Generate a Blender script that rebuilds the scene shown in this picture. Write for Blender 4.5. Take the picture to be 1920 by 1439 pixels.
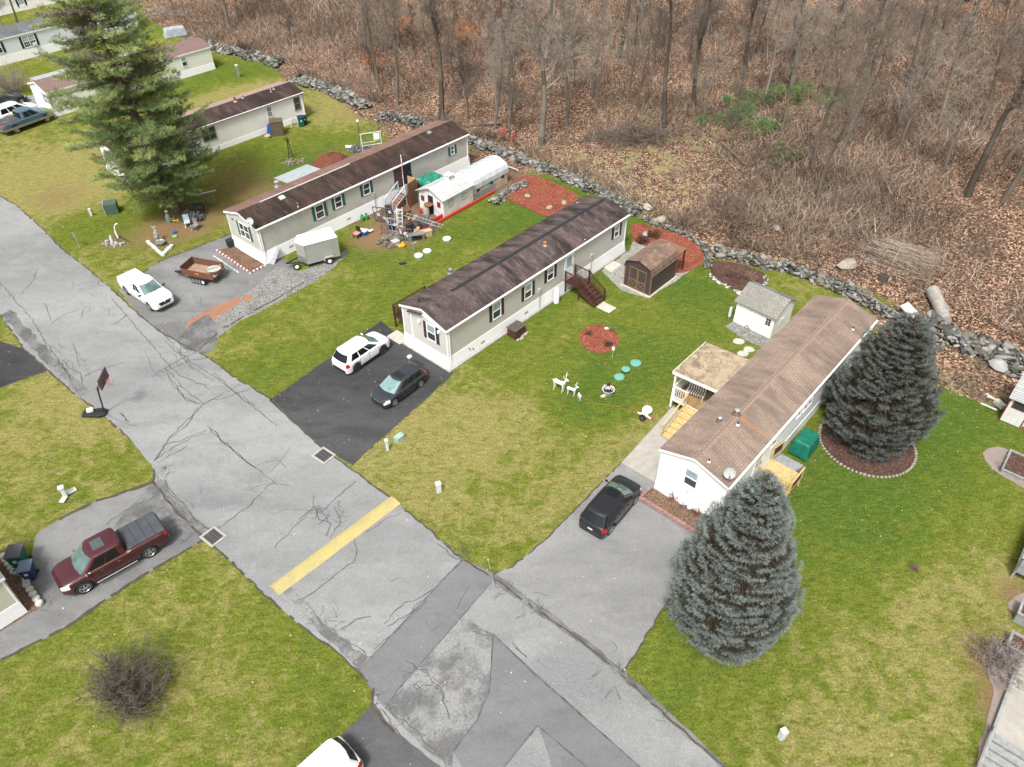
import bpy, bmesh, math, random
import numpy as np
from mathutils import Vector, Matrix
from math import radians as R, sin, cos, pi
random.seed(7); rng = np.random.default_rng(7)
for o in list(bpy.data.objects): bpy.data.objects.remove(o)
S = bpy.context.scene; COL = S.collection
# ---------------------------------------------------------------- camera, world, sun
FPX, TH, RO, CH = 1427.32, 0.7226, -0.004584, 33.824
fw = Vector((0, cos(TH), -sin(TH))); r0 = Vector((1, 0, 0)); u0 = Vector((0, sin(TH), cos(TH)))
RT = r0*cos(RO) + u0*sin(RO); UP = -r0*sin(RO) + u0*cos(RO)
cam = bpy.data.cameras.new('camera'); co = bpy.data.objects.new('camera', cam); COL.objects.link(co)
cam.sensor_width = 36; cam.lens = FPX/1920*36; cam.clip_start = .1; cam.clip_end = 1500
co.matrix_world = Matrix(((RT.x, UP.x, -fw.x, 0), (RT.y, UP.y, -fw.y, 0), (RT.z, UP.z, -fw.z, CH), (0, 0, 0, 1)))
S.camera = co
W = bpy.data.worlds.new('World'); S.world = W; W.use_nodes = True
wn = W.node_tree.nodes; wl = W.node_tree.links; wn.clear()
sky = wn.new('ShaderNodeTexSky'); sky.sky_type = 'NISHITA'; sky.sun_disc = False
SUN_EL, SUN_AZ = R(58), R(200)      # azimuth: compass angle of the sun, clockwise from +Y
sky.sun_elevation = SUN_EL; sky.sun_rotation = SUN_AZ; sky.air_density = 1.0; sky.dust_density = 6.0; sky.ozone_density = .6
hsv = wn.new('ShaderNodeHueSaturation'); hsv.inputs['Saturation'].default_value = .12
bgn = wn.new('ShaderNodeBackground'); bgn.inputs[1].default_value = .095; wo = wn.new('ShaderNodeOutputWorld')
wl.new(sky.outputs[0], hsv.inputs['Color']); wl.new(hsv.outputs[0], bgn.inputs[0]); wl.new(bgn.outputs[0], wo.inputs[0])
sl = bpy.data.lights.new('sun', 'SUN'); sl.energy = 1.9; sl.angle = R(10); sl.color = (1, .975, .94)
so = bpy.data.objects.new('sun', sl); COL.objects.link(so)
sd = Vector((sin(SUN_AZ)*cos(SUN_EL), cos(SUN_AZ)*cos(SUN_EL), sin(SUN_EL)))
so.rotation_euler = sd.to_track_quat('Z', 'Y').to_euler()
S.view_settings.view_transform = 'Standard'; S.view_settings.look = 'None'
S.view_settings.exposure = 1.05; S.view_settings.gamma = 1; S.view_settings.use_curve_mapping = False
S.render.engine = 'CYCLES'; S.cycles.max_bounces = 4; S.cycles.diffuse_bounces = 2
# ---------------------------------------------------------------- pixel <-> world
def ray(px, py): return fw + RT*((px-960)/FPX) + UP*((719.5-py)/FPX)
def G(px, py, z=0.):
    d = ray(px, py); t = (z-CH)/d.z
    return Vector((d.x*t, d.y*t, z))
WALLPX = [(0,-160),(300,40),(360,75),(450,100),(525,120),(560,150),(690,195),(760,222),(870,255),(1000,300),(1100,345),(1200,395),(1340,470),(1450,490),(1560,510),(1700,555),(1800,600),(1920,655),(2300,860)]
WX = np.array([G(*p).x for p in WALLPX]); WY = np.array([G(*p).y for p in WALLPX])
def hgt(x, y):
    t = np.maximum(0, y - np.interp(x, WX, WY) - 1.5)
    t = t*t/(t+6)
    return .06*t + (np.sin(x*.21+1)*np.cos(y*.17)*.35 + np.sin(x*.07+y*.09)*.5)*np.minimum(1, t/15)
def H(x, y): return float(hgt(np.array([float(x)]), np.array([float(y)]))[0])
def T(px, py):
    d = ray(px, py); t = 20.
    for _ in range(60):
        p = Vector((d.x*t, d.y*t, CH + d.z*t)); e = p.z - H(p.x, p.y)
        if abs(e) < .005: break
        t += e/(-d.z)*.8
    return Vector((p.x, p.y, H(p.x, p.y)))
def XY(px, py, z=0): g = G(px, py, z); return (g.x, g.y)
HA = R(48.2); DV = Vector((cos(HA), sin(HA), 0)); NV = Vector((-sin(HA), cos(HA), 0))
# ---------------------------------------------------------------- objects
def props(o, label=None, cat=None, group=None, kind=None):
    if label: o['label'] = label
    if cat: o['category'] = cat
    if group: o['group'] = group
    if kind: o['kind'] = kind
    return o
def thing(name, label, cat, loc=(0,0,0), rz=0, group=None):
    o = bpy.data.objects.new(name, None); COL.objects.link(o); o.empty_display_size = .3
    o.location = loc; o.rotation_euler = (0, 0, rz)
    return props(o, label, cat, group)
def copy_tree(o, parent=None):
    c = o.copy(); COL.objects.link(c); c.parent = parent
    for ch in o.children: copy_tree(ch, c)
    return c
def clone(o, loc, rz=0, scale=None, label=None, group=None):
    c = copy_tree(o); c.location = loc; c.rotation_euler = (0, 0, rz)
    if scale: c.scale = (scale,)*3 if not isinstance(scale, tuple) else scale
    if label: c['label'] = label
    if group: c['group'] = group
    return c
def npmesh(name, V, F, mat, parent=None, cols=None, smooth=False):
    V = np.asarray(V, np.float32); F = np.asarray(F, np.int32)
    me = bpy.data.meshes.new(name); n, k = F.shape
    me.vertices.add(len(V)); me.vertices.foreach_set('co', V.ravel())
    me.loops.add(n*k); me.loops.foreach_set('vertex_index', F.ravel())
    me.polygons.add(n); me.polygons.foreach_set('loop_start', np.arange(0, n*k, k, dtype=np.int32))
    if smooth: me.polygons.foreach_set('use_smooth', np.ones(n, bool))
    me.update(calc_edges=True)
    if cols is not None:
        a = me.color_attributes.new('Col', 'FLOAT_COLOR', 'POINT')
        c4 = np.ones((len(V), 4), np.float32); c4[:, :3] = cols; a.data.foreach_set('color', c4.ravel())
    me.materials.append(mat)
    o = bpy.data.objects.new(name, me); COL.objects.link(o); o.parent = parent
    return o
class MB:
    def __init__(s): s.v = []; s.f = []
    def add(s, vs, fs):
        b = len(s.v); s.v += [tuple(v) for v in vs]; s.f += [tuple(i+b for i in f) for f in fs]; return s
    def box(s, x0, x1, y0, y1, z0, z1):
        return s.add([(x0,y0,z0),(x1,y0,z0),(x1,y1,z0),(x0,y1,z0),(x0,y0,z1),(x1,y0,z1),(x1,y1,z1),(x0,y1,z1)],
                     [(0,3,2,1),(4,5,6,7),(0,1,5,4),(1,2,6,5),(2,3,7,6),(3,0,4,7)])
    def obox(s, c, sz, rz=0, ry=0, rx=0):
        m = Matrix.Translation(c) @ Matrix.Rotation(rz,4,'Z') @ Matrix.Rotation(ry,4,'Y') @ Matrix.Rotation(rx,4,'X')
        a, b, d = sz[0]/2, sz[1]/2, sz[2]/2
        t = MB().box(-a,a,-b,b,-d,d); return s.add([m @ Vector(v) for v in t.v], t.f)
    def beam(s, p0, p1, w, h):
        p0 = Vector(p0); p1 = Vector(p1); d = (p1-p0).normalized()
        u = d.cross(Vector((0,0,1)))
        u = Vector((1,0,0)) if u.length < 1e-3 else u.normalized()
        n = u.cross(d).normalized()
        vs = []
        for p in (p0, p1):
            for a, b in ((-1,-1),(1,-1),(1,1),(-1,1)): vs.append(p + u*a*w/2 + n*b*h/2)
        return s.add(vs, [(0,1,2,3),(7,6,5,4),(0,4,5,1),(1,5,6,2),(2,6,7,3),(3,7,4,0)])
    def frus(s, a, z0, b, z1):   # a,b=(x0,x1,y0,y1)
        return s.add([(a[0],a[2],z0),(a[1],a[2],z0),(a[1],a[3],z0),(a[0],a[3],z0),(b[0],b[2],z1),(b[1],b[2],z1),(b[1],b[3],z1),(b[0],b[3],z1)],
                     [(0,3,2,1),(4,5,6,7),(0,1,5,4),(1,2,6,5),(2,3,7,6),(3,0,4,7)])
    def extx(s, poly, x0, x1):   # poly of (y,z), ccw seen from +x
        n = len(poly); vs = [(x0,y,z) for y,z in poly] + [(x1,y,z) for y,z in poly]
        return s.add(vs, [tuple(range(n-1,-1,-1)), tuple(range(n,2*n))] + [(i,(i+1)%n,n+(i+1)%n,n+i) for i in range(n)])
    def exty(s, poly, y0, y1):
        n = len(poly); vs = [(x,y0,z) for x,z in poly] + [(x,y1,z) for x,z in poly]
        return s.add(vs, [tuple(range(n)), tuple(range(2*n-1,n-1,-1))] + [((i+1)%n,i,n+i,n+(i+1)%n) for i in range(n)])
    def prism(s, poly, z0, z1):
        n = len(poly); vs = [(x,y,z0) for x,y in poly] + [(x,y,z1) for x,y in poly]
        return s.add(vs, [tuple(range(n-1,-1,-1)), tuple(range(n,2*n))] + [(i,(i+1)%n,n+(i+1)%n,n+i) for i in range(n)])
    def tube(s, pts, rs, n=6, cap=True):
        pts = [Vector(p) for p in pts]
        if not isinstance(rs, (list, tuple)): rs = [rs]*len(pts)
        b = len(s.v); ref = Vector((.31,.27,.91))
        for i, p in enumerate(pts):
            d = (pts[min(i+1,len(pts)-1)] - pts[max(i-1,0)]).normalized()
            u = d.cross(ref); u = d.cross(Vector((1,0,0))).normalized() if u.length < .05 else u.normalized(); w = d.cross(u)
            for k in range(n):
                a = 2*pi*k/n; s.v.append(tuple(p + (u*cos(a) + w*sin(a))*rs[i]))
        for i in range(len(pts)-1):
            for k in range(n):
                s.f.append((b+i*n+k, b+i*n+(k+1)%n, b+(i+1)*n+(k+1)%n, b+(i+1)*n+k))
        if cap: s.f.append(tuple(b+k for k in range(n-1,-1,-1))); s.f.append(tuple(b+(len(pts)-1)*n+k for k in range(n)))
        return s
    def lathe(s, prof, c=(0,0,0), n=20, ax='z', sc=(1,1)):
        b = len(s.v)
        for r, z in prof:
            for k in range(n):
                a = 2*pi*k/n; x, y = r*cos(a)*sc[0], r*sin(a)*sc[1]
                p = (x,y,z) if ax == 'z' else ((x,z,-y) if ax == 'y' else (z,x,y))
                s.v.append((c[0]+p[0], c[1]+p[1], c[2]+p[2]))
        for i in range(len(prof)-1):
            for k in range(n): s.f.append((b+i*n+k, b+i*n+(k+1)%n, b+(i+1)*n+(k+1)%n, b+(i+1)*n+k))
        s.f.append(tuple(b+k for k in range(n-1,-1,-1))); s.f.append(tuple(b+(len(prof)-1)*n+k for k in range(n)))
        return s
    def ball(s, c, r, n=10, j=0):
        if not isinstance(r, (list, tuple)): r = (r,r,r)
        b = len(s.v); m = n//2+1
        for i in range(m):
            t = pi*(i+.0001)/(m-1+.0002)
            for k in range(n):
                a = 2*pi*k/n; q = 1 + random.uniform(-j,j)
                s.v.append((c[0]+r[0]*sin(t)*cos(a)*q, c[1]+r[1]*sin(t)*sin(a)*q, c[2]+r[2]*cos(t)*q))
        for i in range(m-1):
            for k in range(n): s.f.append((b+i*n+k, b+(i+1)*n+k, b+(i+1)*n+(k+1)%n, b+i*n+(k+1)%n))
        return s
    def xf(s, m):
        s.v = [tuple(m @ Vector(v)) for v in s.v]; return s
    def build(s, name, mat, parent=None, smooth=False, bevel=0, label=None):
        me = bpy.data.meshes.new(name); me.from_pydata(s.v, [], s.f); me.materials.append(mat)
        bm = bmesh.new(); bm.from_mesh(me); bmesh.ops.recalc_face_normals(bm, faces=bm.faces); bm.to_mesh(me); bm.free()
        if smooth:
            for p in me.polygons: p.use_smooth = True
            me.set_sharp_from_angle(angle=R(40))
        o = bpy.data.objects.new(name, me); COL.objects.link(o); o.parent = parent
        if bevel:
            m = o.modifiers.new('bevel', 'BEVEL'); m.width = bevel; m.segments = 2; m.limit_method = 'ANGLE'; m.angle_limit = R(35)
        if label: o['label'] = label
        return o
def solo(mb, name, mat, label, cat, loc=None, rz=0, group=None, **k):   # a thing that is one mesh
    o = mb.build(name, mat, None, **k)
    if loc is not None: o.location = loc; o.rotation_euler = (0,0,rz)
    return props(o, label, cat, group)
# ---------------------------------------------------------------- materials
def nt(name, rough=.8, metal=0, spec=.3):
    m = bpy.data.materials.new(name); m.use_nodes = True; n = m.node_tree
    b = n.nodes['Principled BSDF']; b.inputs['Roughness'].default_value = rough; b.inputs['Metallic'].default_value = metal
    b.inputs['Specular IOR Level'].default_value = spec
    return m, n, b
def nd(n, t, **k):
    x = n.nodes.new('ShaderNode'+t)
    for a, v in k.items():
        if a in x.inputs and not hasattr(x, a): x.inputs[a].default_value = v
        else: setattr(x, a, v)
    return x
def setin(x, **k):
    for a, v in k.items(): x.inputs[a.replace('_',' ')].default_value = v
    return x
def c4(c): return (c[0], c[1], c[2], 1)
def noise(n, co, scale, detail=4, rough=.55, dist=0):
    x = nd(n, 'TexNoise'); x.inputs['Scale'].default_value = scale; x.inputs['Detail'].default_value = detail
    x.inputs['Roughness'].default_value = rough; x.inputs['Distortion'].default_value = dist; n.links.new(co, x.inputs['Vector']); return x.outputs[0]
def rng_(n, v, a, b, c=0., d=1.):
    x = nd(n, 'MapRange'); x.inputs[1].default_value = a; x.inputs[2].default_value = b; x.inputs[3].default_value = c; x.inputs[4].default_value = d
    n.links.new(v, x.inputs[0]); return x.outputs[0]
def mix(n, fac, a, b, mode='MIX'):
    x = nd(n, 'Mix'); x.data_type = 'RGBA'; x.blend_type = mode
    for i, v in ((0, fac), (6, a), (7, b)):
        if isinstance(v, (int, float)): x.inputs[i].default_value = v
        elif isinstance(v, tuple): x.inputs[i].default_value = c4(v)
        else: n.links.new(v, x.inputs[i])
    return x.outputs[2]
def mth(n, op, a, b=0.):
    x = nd(n, 'Math', operation=op)
    for i, v in ((0, a), (1, b)):
        if isinstance(v, (int, float)): x.inputs[i].default_value = v
        else: n.links.new(v, x.inputs[i])
    return x.outputs[0]
def bump(n, b, h, s=.3, d=.02):
    x = nd(n, 'Bump'); x.inputs['Strength'].default_value = s; x.inputs['Distance'].default_value = d
    n.links.new(h, x.inputs['Height']); n.links.new(x.outputs[0], b.inputs['Normal'])
def oc(n): return nd(n, 'TexCoord').outputs['Object']
def pm(name, c1, c2=None, scale=4, rough=.75, metal=0, spec=.3, bmp=0, lo=.35, hi=.65, coat=0, fine=0):
    m, n, b = nt(name, rough, metal, spec); o = oc(n)
    if c2 is None: c2 = tuple(v*.82 for v in c1)
    f = rng_(n, noise(n, o, scale, 6), lo, hi)
    c = mix(n, f, c1, c2)
    if fine: c = mix(n, fine, c, mix(n, rng_(n, noise(n, o, scale*14, 3), .3, .7), tuple(v*.45 for v in c1), tuple(min(1, v*1.5) for v in c1)))
    n.links.new(c, b.inputs['Base Color'])
    if bmp: bump(n, b, noise(n, o, scale*8, 4), bmp)
    if coat: b.inputs['Coat Weight'].default_value = coat; b.inputs['Coat Roughness'].default_value = .05
    return m
def colmat(name, rough=.8, spec=.15, tint=None, transl=0):
    m, n, b = nt(name, rough, 0, spec); a = nd(n, 'Attribute', attribute_name='Col')
    n.links.new(a.outputs['Color'], b.inputs['Base Color'])
    return m
def siding(name, c, pitch=.12, dirt=.12, vert=False, dirtc=(.3,.28,.22), lmin=.78):
    m, n, b = nt(name, .55, 0, .3); o = oc(n); s = nd(n, 'SeparateXYZ'); n.links.new(o, s.inputs[0])
    if vert:
        z = mth(n, 'ADD', s.outputs[0], s.outputs[1])
    else: z = s.outputs[2]
    f = mth(n, 'FRACT', mth(n, 'DIVIDE', z, pitch))
    line = rng_(n, f, .0, .13, lmin, 1.)
    base = mix(n, mth(n, 'MULTIPLY', rng_(n, noise(n, o, .9, 6, .65), .45, .75), dirt*2), c, dirtc)
    cc = mix(n, 1., base, (1,1,1), 'MULTIPLY'); x = nd(n, 'Mix'); x.data_type = 'RGBA'; x.blend_type = 'MULTIPLY'; x.inputs[0].default_value = 1
    n.links.new(cc, x.inputs[6]); cmb = nd(n, 'CombineColor')
    for i in range(3): n.links.new(line, cmb.inputs[i])
    n.links.new(cmb.outputs[0], x.inputs[7]); n.links.new(x.outputs[2], b.inputs['Base Color'])
    bump(n, b, f, .5 if lmin < .85 else .12, .015); return m
def shingle(name, c1, c2, stain=None, stf=.5, row=.14, wid=.33, streak=0, sscale=.35, hl=None):
    m, n, b = nt(name, .92, 0, .15); o = oc(n)
    br = nd(n, 'TexBrick', offset=.5); br.inputs['Scale'].default_value = 1; br.inputs['Brick Width'].default_value = wid; br.inputs['Row Height'].default_value = row
    br.inputs['Mortar Size'].default_value = .018; br.inputs['Mortar Smooth'].default_value = .3; br.inputs['Bias'].default_value = 0
    br.inputs['Color1'].default_value = c4(c1); br.inputs['Color2'].default_value = c4(c2); br.inputs['Mortar'].default_value = c4(tuple(v*.3 for v in c1))
    n.links.new(o, br.inputs['Vector']); c = br.outputs['Color']
    c = mix(n, .35, c, mix(n, rng_(n, noise(n, o, 18, 4), .3, .7), tuple(v*.5 for v in c1), tuple(v*1.5 for v in c2)))
    if stain:
        mp = nd(n, 'Mapping'); mp.inputs['Scale'].default_value = (1, .16, 1) if streak else (1,1,1); n.links.new(o, mp.inputs[0])
        f = rng_(n, noise(n, mp.outputs[0], sscale, 7, .62), .40, .62); c = mix(n, mth(n, 'MULTIPLY', f, stf), c, stain)
    if hl:
        f = rng_(n, noise(n, mp.outputs[0], sscale*2.3, 6, .6, .4), .52, .72); c = mix(n, mth(n, 'MULTIPLY', f, .5), c, hl)
    n.links.new(c, b.inputs['Base Color']); bump(n, b, br.outputs['Fac'], -.4, .01); return m
WHITE = pm('white_vinyl', (.78,.78,.77), (.70,.70,.68), 1.5, .5)
TRIM = pm('white_trim', (.80,.80,.79), (.72,.72,.70), 3, .45)
BLACK = pm('black_plastic', (.018,.018,.02), (.03,.03,.033), 5, .5)
GREYM = pm('galvanised_metal', (.45,.46,.47), (.33,.34,.35), 5, .4, .7)
ALU = pm('aluminium', (.72,.73,.74), (.6,.61,.62), 6, .3, .8)
GLASS, _n, _b = nt('window_glass', .06, 0, .8); _b.inputs['Base Color'].default_value = (.035,.045,.05,1)
BLIND = pm('glass_over_blinds', (.32,.42,.43), (.22,.3,.32), 3, .12, 0, .7)
GREENSH = pm('green_shutter', (.03,.12,.09), None, 3, .6)
BROWNSH = pm('brown_shutter', (.05,.03,.03), None, 3, .6)
NEWWOOD = pm('treated_lumber', (.56,.42,.20), (.42,.30,.13), 6, .7, bmp=.2)
DECKW = pm('stained_deck_boards', (.35,.23,.10), (.24,.15,.07), 3, .6, bmp=.2)
REDWOOD = pm('dark_red_stained_wood', (.085,.035,.025), (.05,.022,.018), 6, .6)
OLDWOOD = pm('weathered_wood', (.42,.40,.36), (.27,.25,.22), 5, .85, bmp=.3, fine=.2)
GRWOOD = pm('grey_painted_wood', (.29,.30,.295), (.19,.19,.18), 5, .7, fine=.2)
CONC = pm('concrete', (.36,.34,.30), (.29,.27,.24), 2, .9, bmp=.1, fine=.15)
CONCW = pm('pale_concrete', (.47,.44,.38), (.38,.36,.31), 3, .9, fine=.12)
RUST = pm('rusted_steel', (.17,.075,.04), (.08,.045,.035), 4, .85, bmp=.3, fine=.3)
RED = pm('red_plastic', (.50,.045,.03), (.38,.06,.04), 3, .5)
REDD = pm('dark_red_paint', (.18,.02,.025), None, 3, .6)
GRNT = pm('green_tarp', (.01,.16,.10), (.008,.10,.07), 3, .5, bmp=.3)
GRNP = pm('green_plastic', (.008,.13,.06), (.006,.10,.045), 3, .5)
GRNC = pm('pale_green_box', (.30,.42,.34), (.22,.33,.27), 4, .6)
TEAL = pm('teal_lid', (.16,.36,.29), (.09,.25,.20), 9, .6, fine=.2)
BLUEP = pm('blue_plastic', (.02,.12,.45), (.015,.08,.3), 3, .4)
NAVY = pm('navy_plastic', (.012,.03,.10), (.02,.045,.12), 3, .5)
YELLOW = pm('yellow_plastic', (.65,.42,.03), None, 3, .5)
ORANGE = pm('orange_plastic', (.7,.16,.02), None, 3, .5)
PINK = pm('pink_fabric', (.6,.25,.22), (.5,.2,.2), 8, .8)
TAN = pm('tan_canvas', (.45,.35,.22), (.36,.27,.16), 4, .8)
BROWNP = pm('brown_plywood', (.22,.10,.06), (.16,.075,.045), 3, .7)
CARD = pm('cardboard', (.45,.30,.16), (.38,.25,.13), 3, .9)
GREYP = pm('grey_resin', (.42,.43,.40), (.34,.35,.33), 3, .6)
GREYL = pm('light_grey_plastic', (.60,.62,.61), (.5,.52,.51), 3, .5)
STONEC = colmat('field_stone', .9); LEAFC = colmat('foliage', .65, .3); BARKC = colmat('bark_and_twigs', .95, .05)
BARK = pm('tree_bark', (.16,.13,.105), (.09,.075,.06), 7, .95, bmp=.5, spec=.05)
def mulchm(name, a, b_, c_):
    m, n, b = nt(name, .95, 0, .1); o = oc(n); v = nd(n, 'TexVoronoi'); v.inputs['Scale'].default_value = 16; n.links.new(o, v.inputs['Vector'])
    s = nd(n, 'SeparateXYZ'); n.links.new(v.outputs['Color'], s.inputs[0])
    c = mix(n, s.outputs[0], a, b_); c = mix(n, rng_(n, s.outputs[1], .72, .9), c, c_)
    c = mix(n, rng_(n, noise(n, o, .9, 5), .5, .7, 0, .45), c, tuple(q*.5 for q in a)); n.links.new(c, b.inputs['Base Color']); bump(n, b, s.outputs[2], 1., .06); return m
MULR = mulchm('red_mulch', (.16,.042,.026), (.27,.078,.045), (.36,.15,.10))
MULB = mulchm('brown_mulch', (.06,.035,.028), (.10,.055,.042), (.15,.095,.075))
SOIL = mulchm('bark_soil', (.14,.09,.06), (.24,.15,.10), (.06,.045,.035))
GRAV = mulchm('gravel', (.26,.25,.22), (.42,.40,.36), (.14,.135,.12))
GRAVD = mulchm('grey_gravel', (.17,.166,.158), (.34,.33,.315), (.09,.086,.083))
def asphalt(name, a, b_, dark=None, sp=.25, big=.25):
    m, n, b = nt(name, .9, 0, .2); g = nd(n, 'NewGeometry').outputs['Position']
    mp = nd(n, 'Mapping'); mp.inputs['Rotation'].default_value = (0,0,R(43)); mp.inputs['Scale'].default_value = (.35,1,1); n.links.new(g, mp.inputs[0])
    f = rng_(n, noise(n, mp.outputs[0], big, 8, .62), .40, .60); c = mix(n, f, a, b_)
    f2 = rng_(n, noise(n, g, 1.6, 6, .7), .52, .78); c = mix(n, mth(n, 'MULTIPLY', f2, .5), c, dark or tuple(q*.6 for q in a))
    f3 = rng_(n, noise(n, g, .9, 5, .7), .60, .74); c = mix(n, mth(n, 'MULTIPLY', f3, .4), c, tuple(min(1,q*1.35) for q in b_))
    f5 = rng_(n, noise(n, mp.outputs[0], .62, 9, .68, .4), .50, .64); c = mix(n, mth(n, 'MULTIPLY', f5, .42), c, tuple(q*.55 for q in a))
    f6 = rng_(n, noise(n, g, .42, 9, .72, .8), .53, .66); c = mix(n, mth(n, 'MULTIPLY', f6, .38), c, tuple(min(1,q*1.3) for q in b_))
    f4 = noise(n, g, 22, 3, .8); c = mix(n, sp, c, mix(n, rng_(n, f4, .3, .7), tuple(q*.4 for q in a), tuple(min(1,q*1.6) for q in b_)))
    n.links.new(c, b.inputs['Base Color']); bump(n, b, f4, .25, .01); return m
ASPH = asphalt('worn_asphalt', (.14,.143,.145), (.25,.253,.248), (.09,.09,.092), .42, .16)
ASPHP = asphalt('patched_asphalt', (.130,.133,.137), (.155,.158,.161), (.10,.10,.103), .32)
ASPHD = asphalt('sealed_driveway', (.018,.018,.02), (.066,.066,.068), (.012,.012,.013), .3, .16)
ASPHM = asphalt('grey_driveway', (.14,.14,.139), (.25,.249,.245), (.10,.10,.10), .4, .16)
ASPHO = asphalt('old_driveway', (.10,.10,.10), (.205,.205,.20), (.04,.04,.04), .4, .35)
TAR = pm('crack_tar', (.06,.06,.059), (.11,.11,.107), 3, .8)
YPAINT = pm('yellow_road_paint', (.42,.34,.125), (.31,.275,.15), 1.5, .7, fine=.35)
WPAINT = pm('worn_white_paint', (.6,.6,.58), (.35,.35,.34), 4, .8)
def crackm(name, a, b_, sc=2.2):
    m, n, b = nt(name, .9, 0, .2); g = nd(n, 'NewGeometry').outputs['Position']
    nn = nd(n, 'TexNoise'); nn.inputs['Scale'].default_value = 1.5; n.links.new(g, nn.inputs['Vector']); vm = nd(n, 'VectorMath', operation='SCALE'); vm.inputs[3].default_value = .5
    n.links.new(nn.outputs['Color'], vm.inputs[0]); va = nd(n, 'VectorMath', operation='ADD'); n.links.new(g, va.inputs[0]); n.links.new(vm.outputs[0], va.inputs[1])
    v = nd(n, 'TexVoronoi', feature='DISTANCE_TO_EDGE'); v.inputs['Scale'].default_value = sc; n.links.new(va.outputs[0], v.inputs['Vector'])
    c = mix(n, rng_(n, noise(n, g, .5, 6, .7), .42, .56), a, b_); c = mix(n, rng_(n, v.outputs[0], .01, .035), (.06,.06,.06), c)
    c = mix(n, .2, c, mix(n, noise(n, g, 22, 3, .8), (.05,.05,.05), (.4,.4,.4))); n.links.new(c, b.inputs['Base Color']); return m
ALLIG = crackm('alligator_cracked_asphalt', (.095,.095,.095), (.23,.23,.225), 4.6); ALLIG2 = crackm('crumbling_edge_asphalt', (.06,.06,.06), (.16,.16,.155), 5.5)
# ---------------------------------------------------------------- terrain
def terrain_mat():
    m, n, b = nt('lawn_and_leaf_litter', 1., 0, 0.); g = nd(n, 'NewGeometry').outputs['Position']
    a = nd(n, 'Attribute', attribute_name='Col'); s = nd(n, 'SeparateColor'); n.links.new(a.outputs['Color'], s.inputs[0])
    big = noise(n, g, .16, 6, .6); mid = noise(n, g, 1.0, 8, .72, .8); fine = noise(n, g, 9, 8, .8)
    mp = nd(n, 'Mapping'); mp.inputs['Scale'].default_value = (1, 2.6, 1); mp.inputs['Rotation'].default_value = (0,0,R(-60)); n.links.new(g, mp.inputs[0]); st = noise(n, mp.outputs[0], 3.2, 5, .7)
    # lushness factor
    f = mth(n, 'ADD', mth(n, 'ADD', mth(n, 'MULTIPLY', big, 1.3), mth(n, 'MULTIPLY', mid, 2.1)), mth(n, 'MULTIPLY', st, .7)); f = mth(n, 'SUBTRACT', f, .85)
    f = mth(n, 'ADD', f, mth(n, 'MULTIPLY', mth(n, 'SUBTRACT', s.outputs[1], .5), 1.35))
    c = mix(n, rng_(n, f, .84, 1.22), (.205,.185,.064), (.108,.130,.019))
    c = mix(n, rng_(n, f, 1.24, 1.90), c, (.062,.104,.016))
    g1 = rng_(n, fine, .36, .64, .50, 1.55); g2 = rng_(n, noise(n, mp.outputs[0], 1.7, 6, .7, .6), .35, .65, .74, 1.26); gm = mth(n, 'MULTIPLY', g1, g2); vm_ = nd(n, 'VectorMath', operation='SCALE'); n.links.new(c, vm_.inputs[0]); n.links.new(gm, vm_.inputs[3]); c = vm_.outputs[0]
    c = mix(n, rng_(n, fine, .60, .72, 0, .45), c, (.25,.26,.09))
    c = mix(n, mth(n, 'MULTIPLY', rng_(n, st, .52, .70), .35), c, (.20,.18,.075))
    c = mix(n, mth(n, 'MULTIPLY', rng_(n, noise(n, g, 1.9, 5, .7), .56, .74), .5), c, (.21,.18,.085))
    # brown needles / bare soil
    nb = mth(n, 'MULTIPLY', s.outputs[2], rng_(n, mth(n, 'ADD', noise(n, g, 1.4, 6, .7), mth(n, 'MULTIPLY', s.outputs[2], .35)), .5, .72))
    c = mix(n, nb, c, mix(n, fine, (.075,.045,.022), (.30,.20,.11)))
    # leaf litter
    v = nd(n, 'TexVoronoi'); v.inputs['Scale'].default_value = 7.5; n.links.new(g, v.inputs['Vector']); vs = nd(n, 'SeparateColor'); n.links.new(v.outputs['Color'], vs.inputs[0])
    lit = mix(n, vs.outputs[0], (.085,.052,.036), (.25,.145,.095)); lit = mix(n, rng_(n, vs.outputs[1], .62, .84), lit, (.46,.31,.215)); lit = mix(n, rng_(n, vs.outputs[2], .62, .8), lit, (.04,.028,.021))
    lit = mix(n, mth(n, 'MULTIPLY', rng_(n, noise(n, g, .3, 6, .65), .46, .62), .6), lit, (.075,.060,.048))
    lit = mix(n, mth(n, 'MULTIPLY', rng_(n, noise(n, g, .9, 7, .75), .50, .60), rng_(n, s.outputs[1], .55, .95, 0, .85)), lit, mix(n, rng_(n, fine, .4, .6), (.10,.13,.03), (.33,.29,.15)))
    lm = rng_(n, mth(n, 'ADD', s.outputs[0], mth(n, 'MULTIPLY', mth(n, 'SUBTRACT', noise(n, g, 1.3, 6, .7), .5), .9)), .42, .58)
    c = mix(n, lm, c, lit); n.links.new(c, b.inputs['Base Color'])
    bump(n, b, mth(n, 'ADD', fine, mth(n, 'MULTIPLY', st, .5)), .8, .07); return m
xs = np.arange(-150, 140.1, .5); ys = np.arange(-12, 210.1, .5); X, Y = np.meshgrid(xs, ys); X = X.ravel(); Y = Y.ravel(); Z = hgt(X, Y)
dw = Y - np.interp(X, WX, WY)
lit = 1/(1+np.exp(-(dw+1.3)/.9)); green = np.full_like(X, .5); bare = np.zeros_like(X)
def blob(arr, px, py, r, amt, ex=1.6):
    p = G(px, py); d = ((X-p.x)*DV.x+(Y-p.y)*DV.y)/ex; e = (X-p.x)*NV.x+(Y-p.y)*NV.y; arr += amt*np.exp(-(d*d+e*e)/(r*r))
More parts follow.
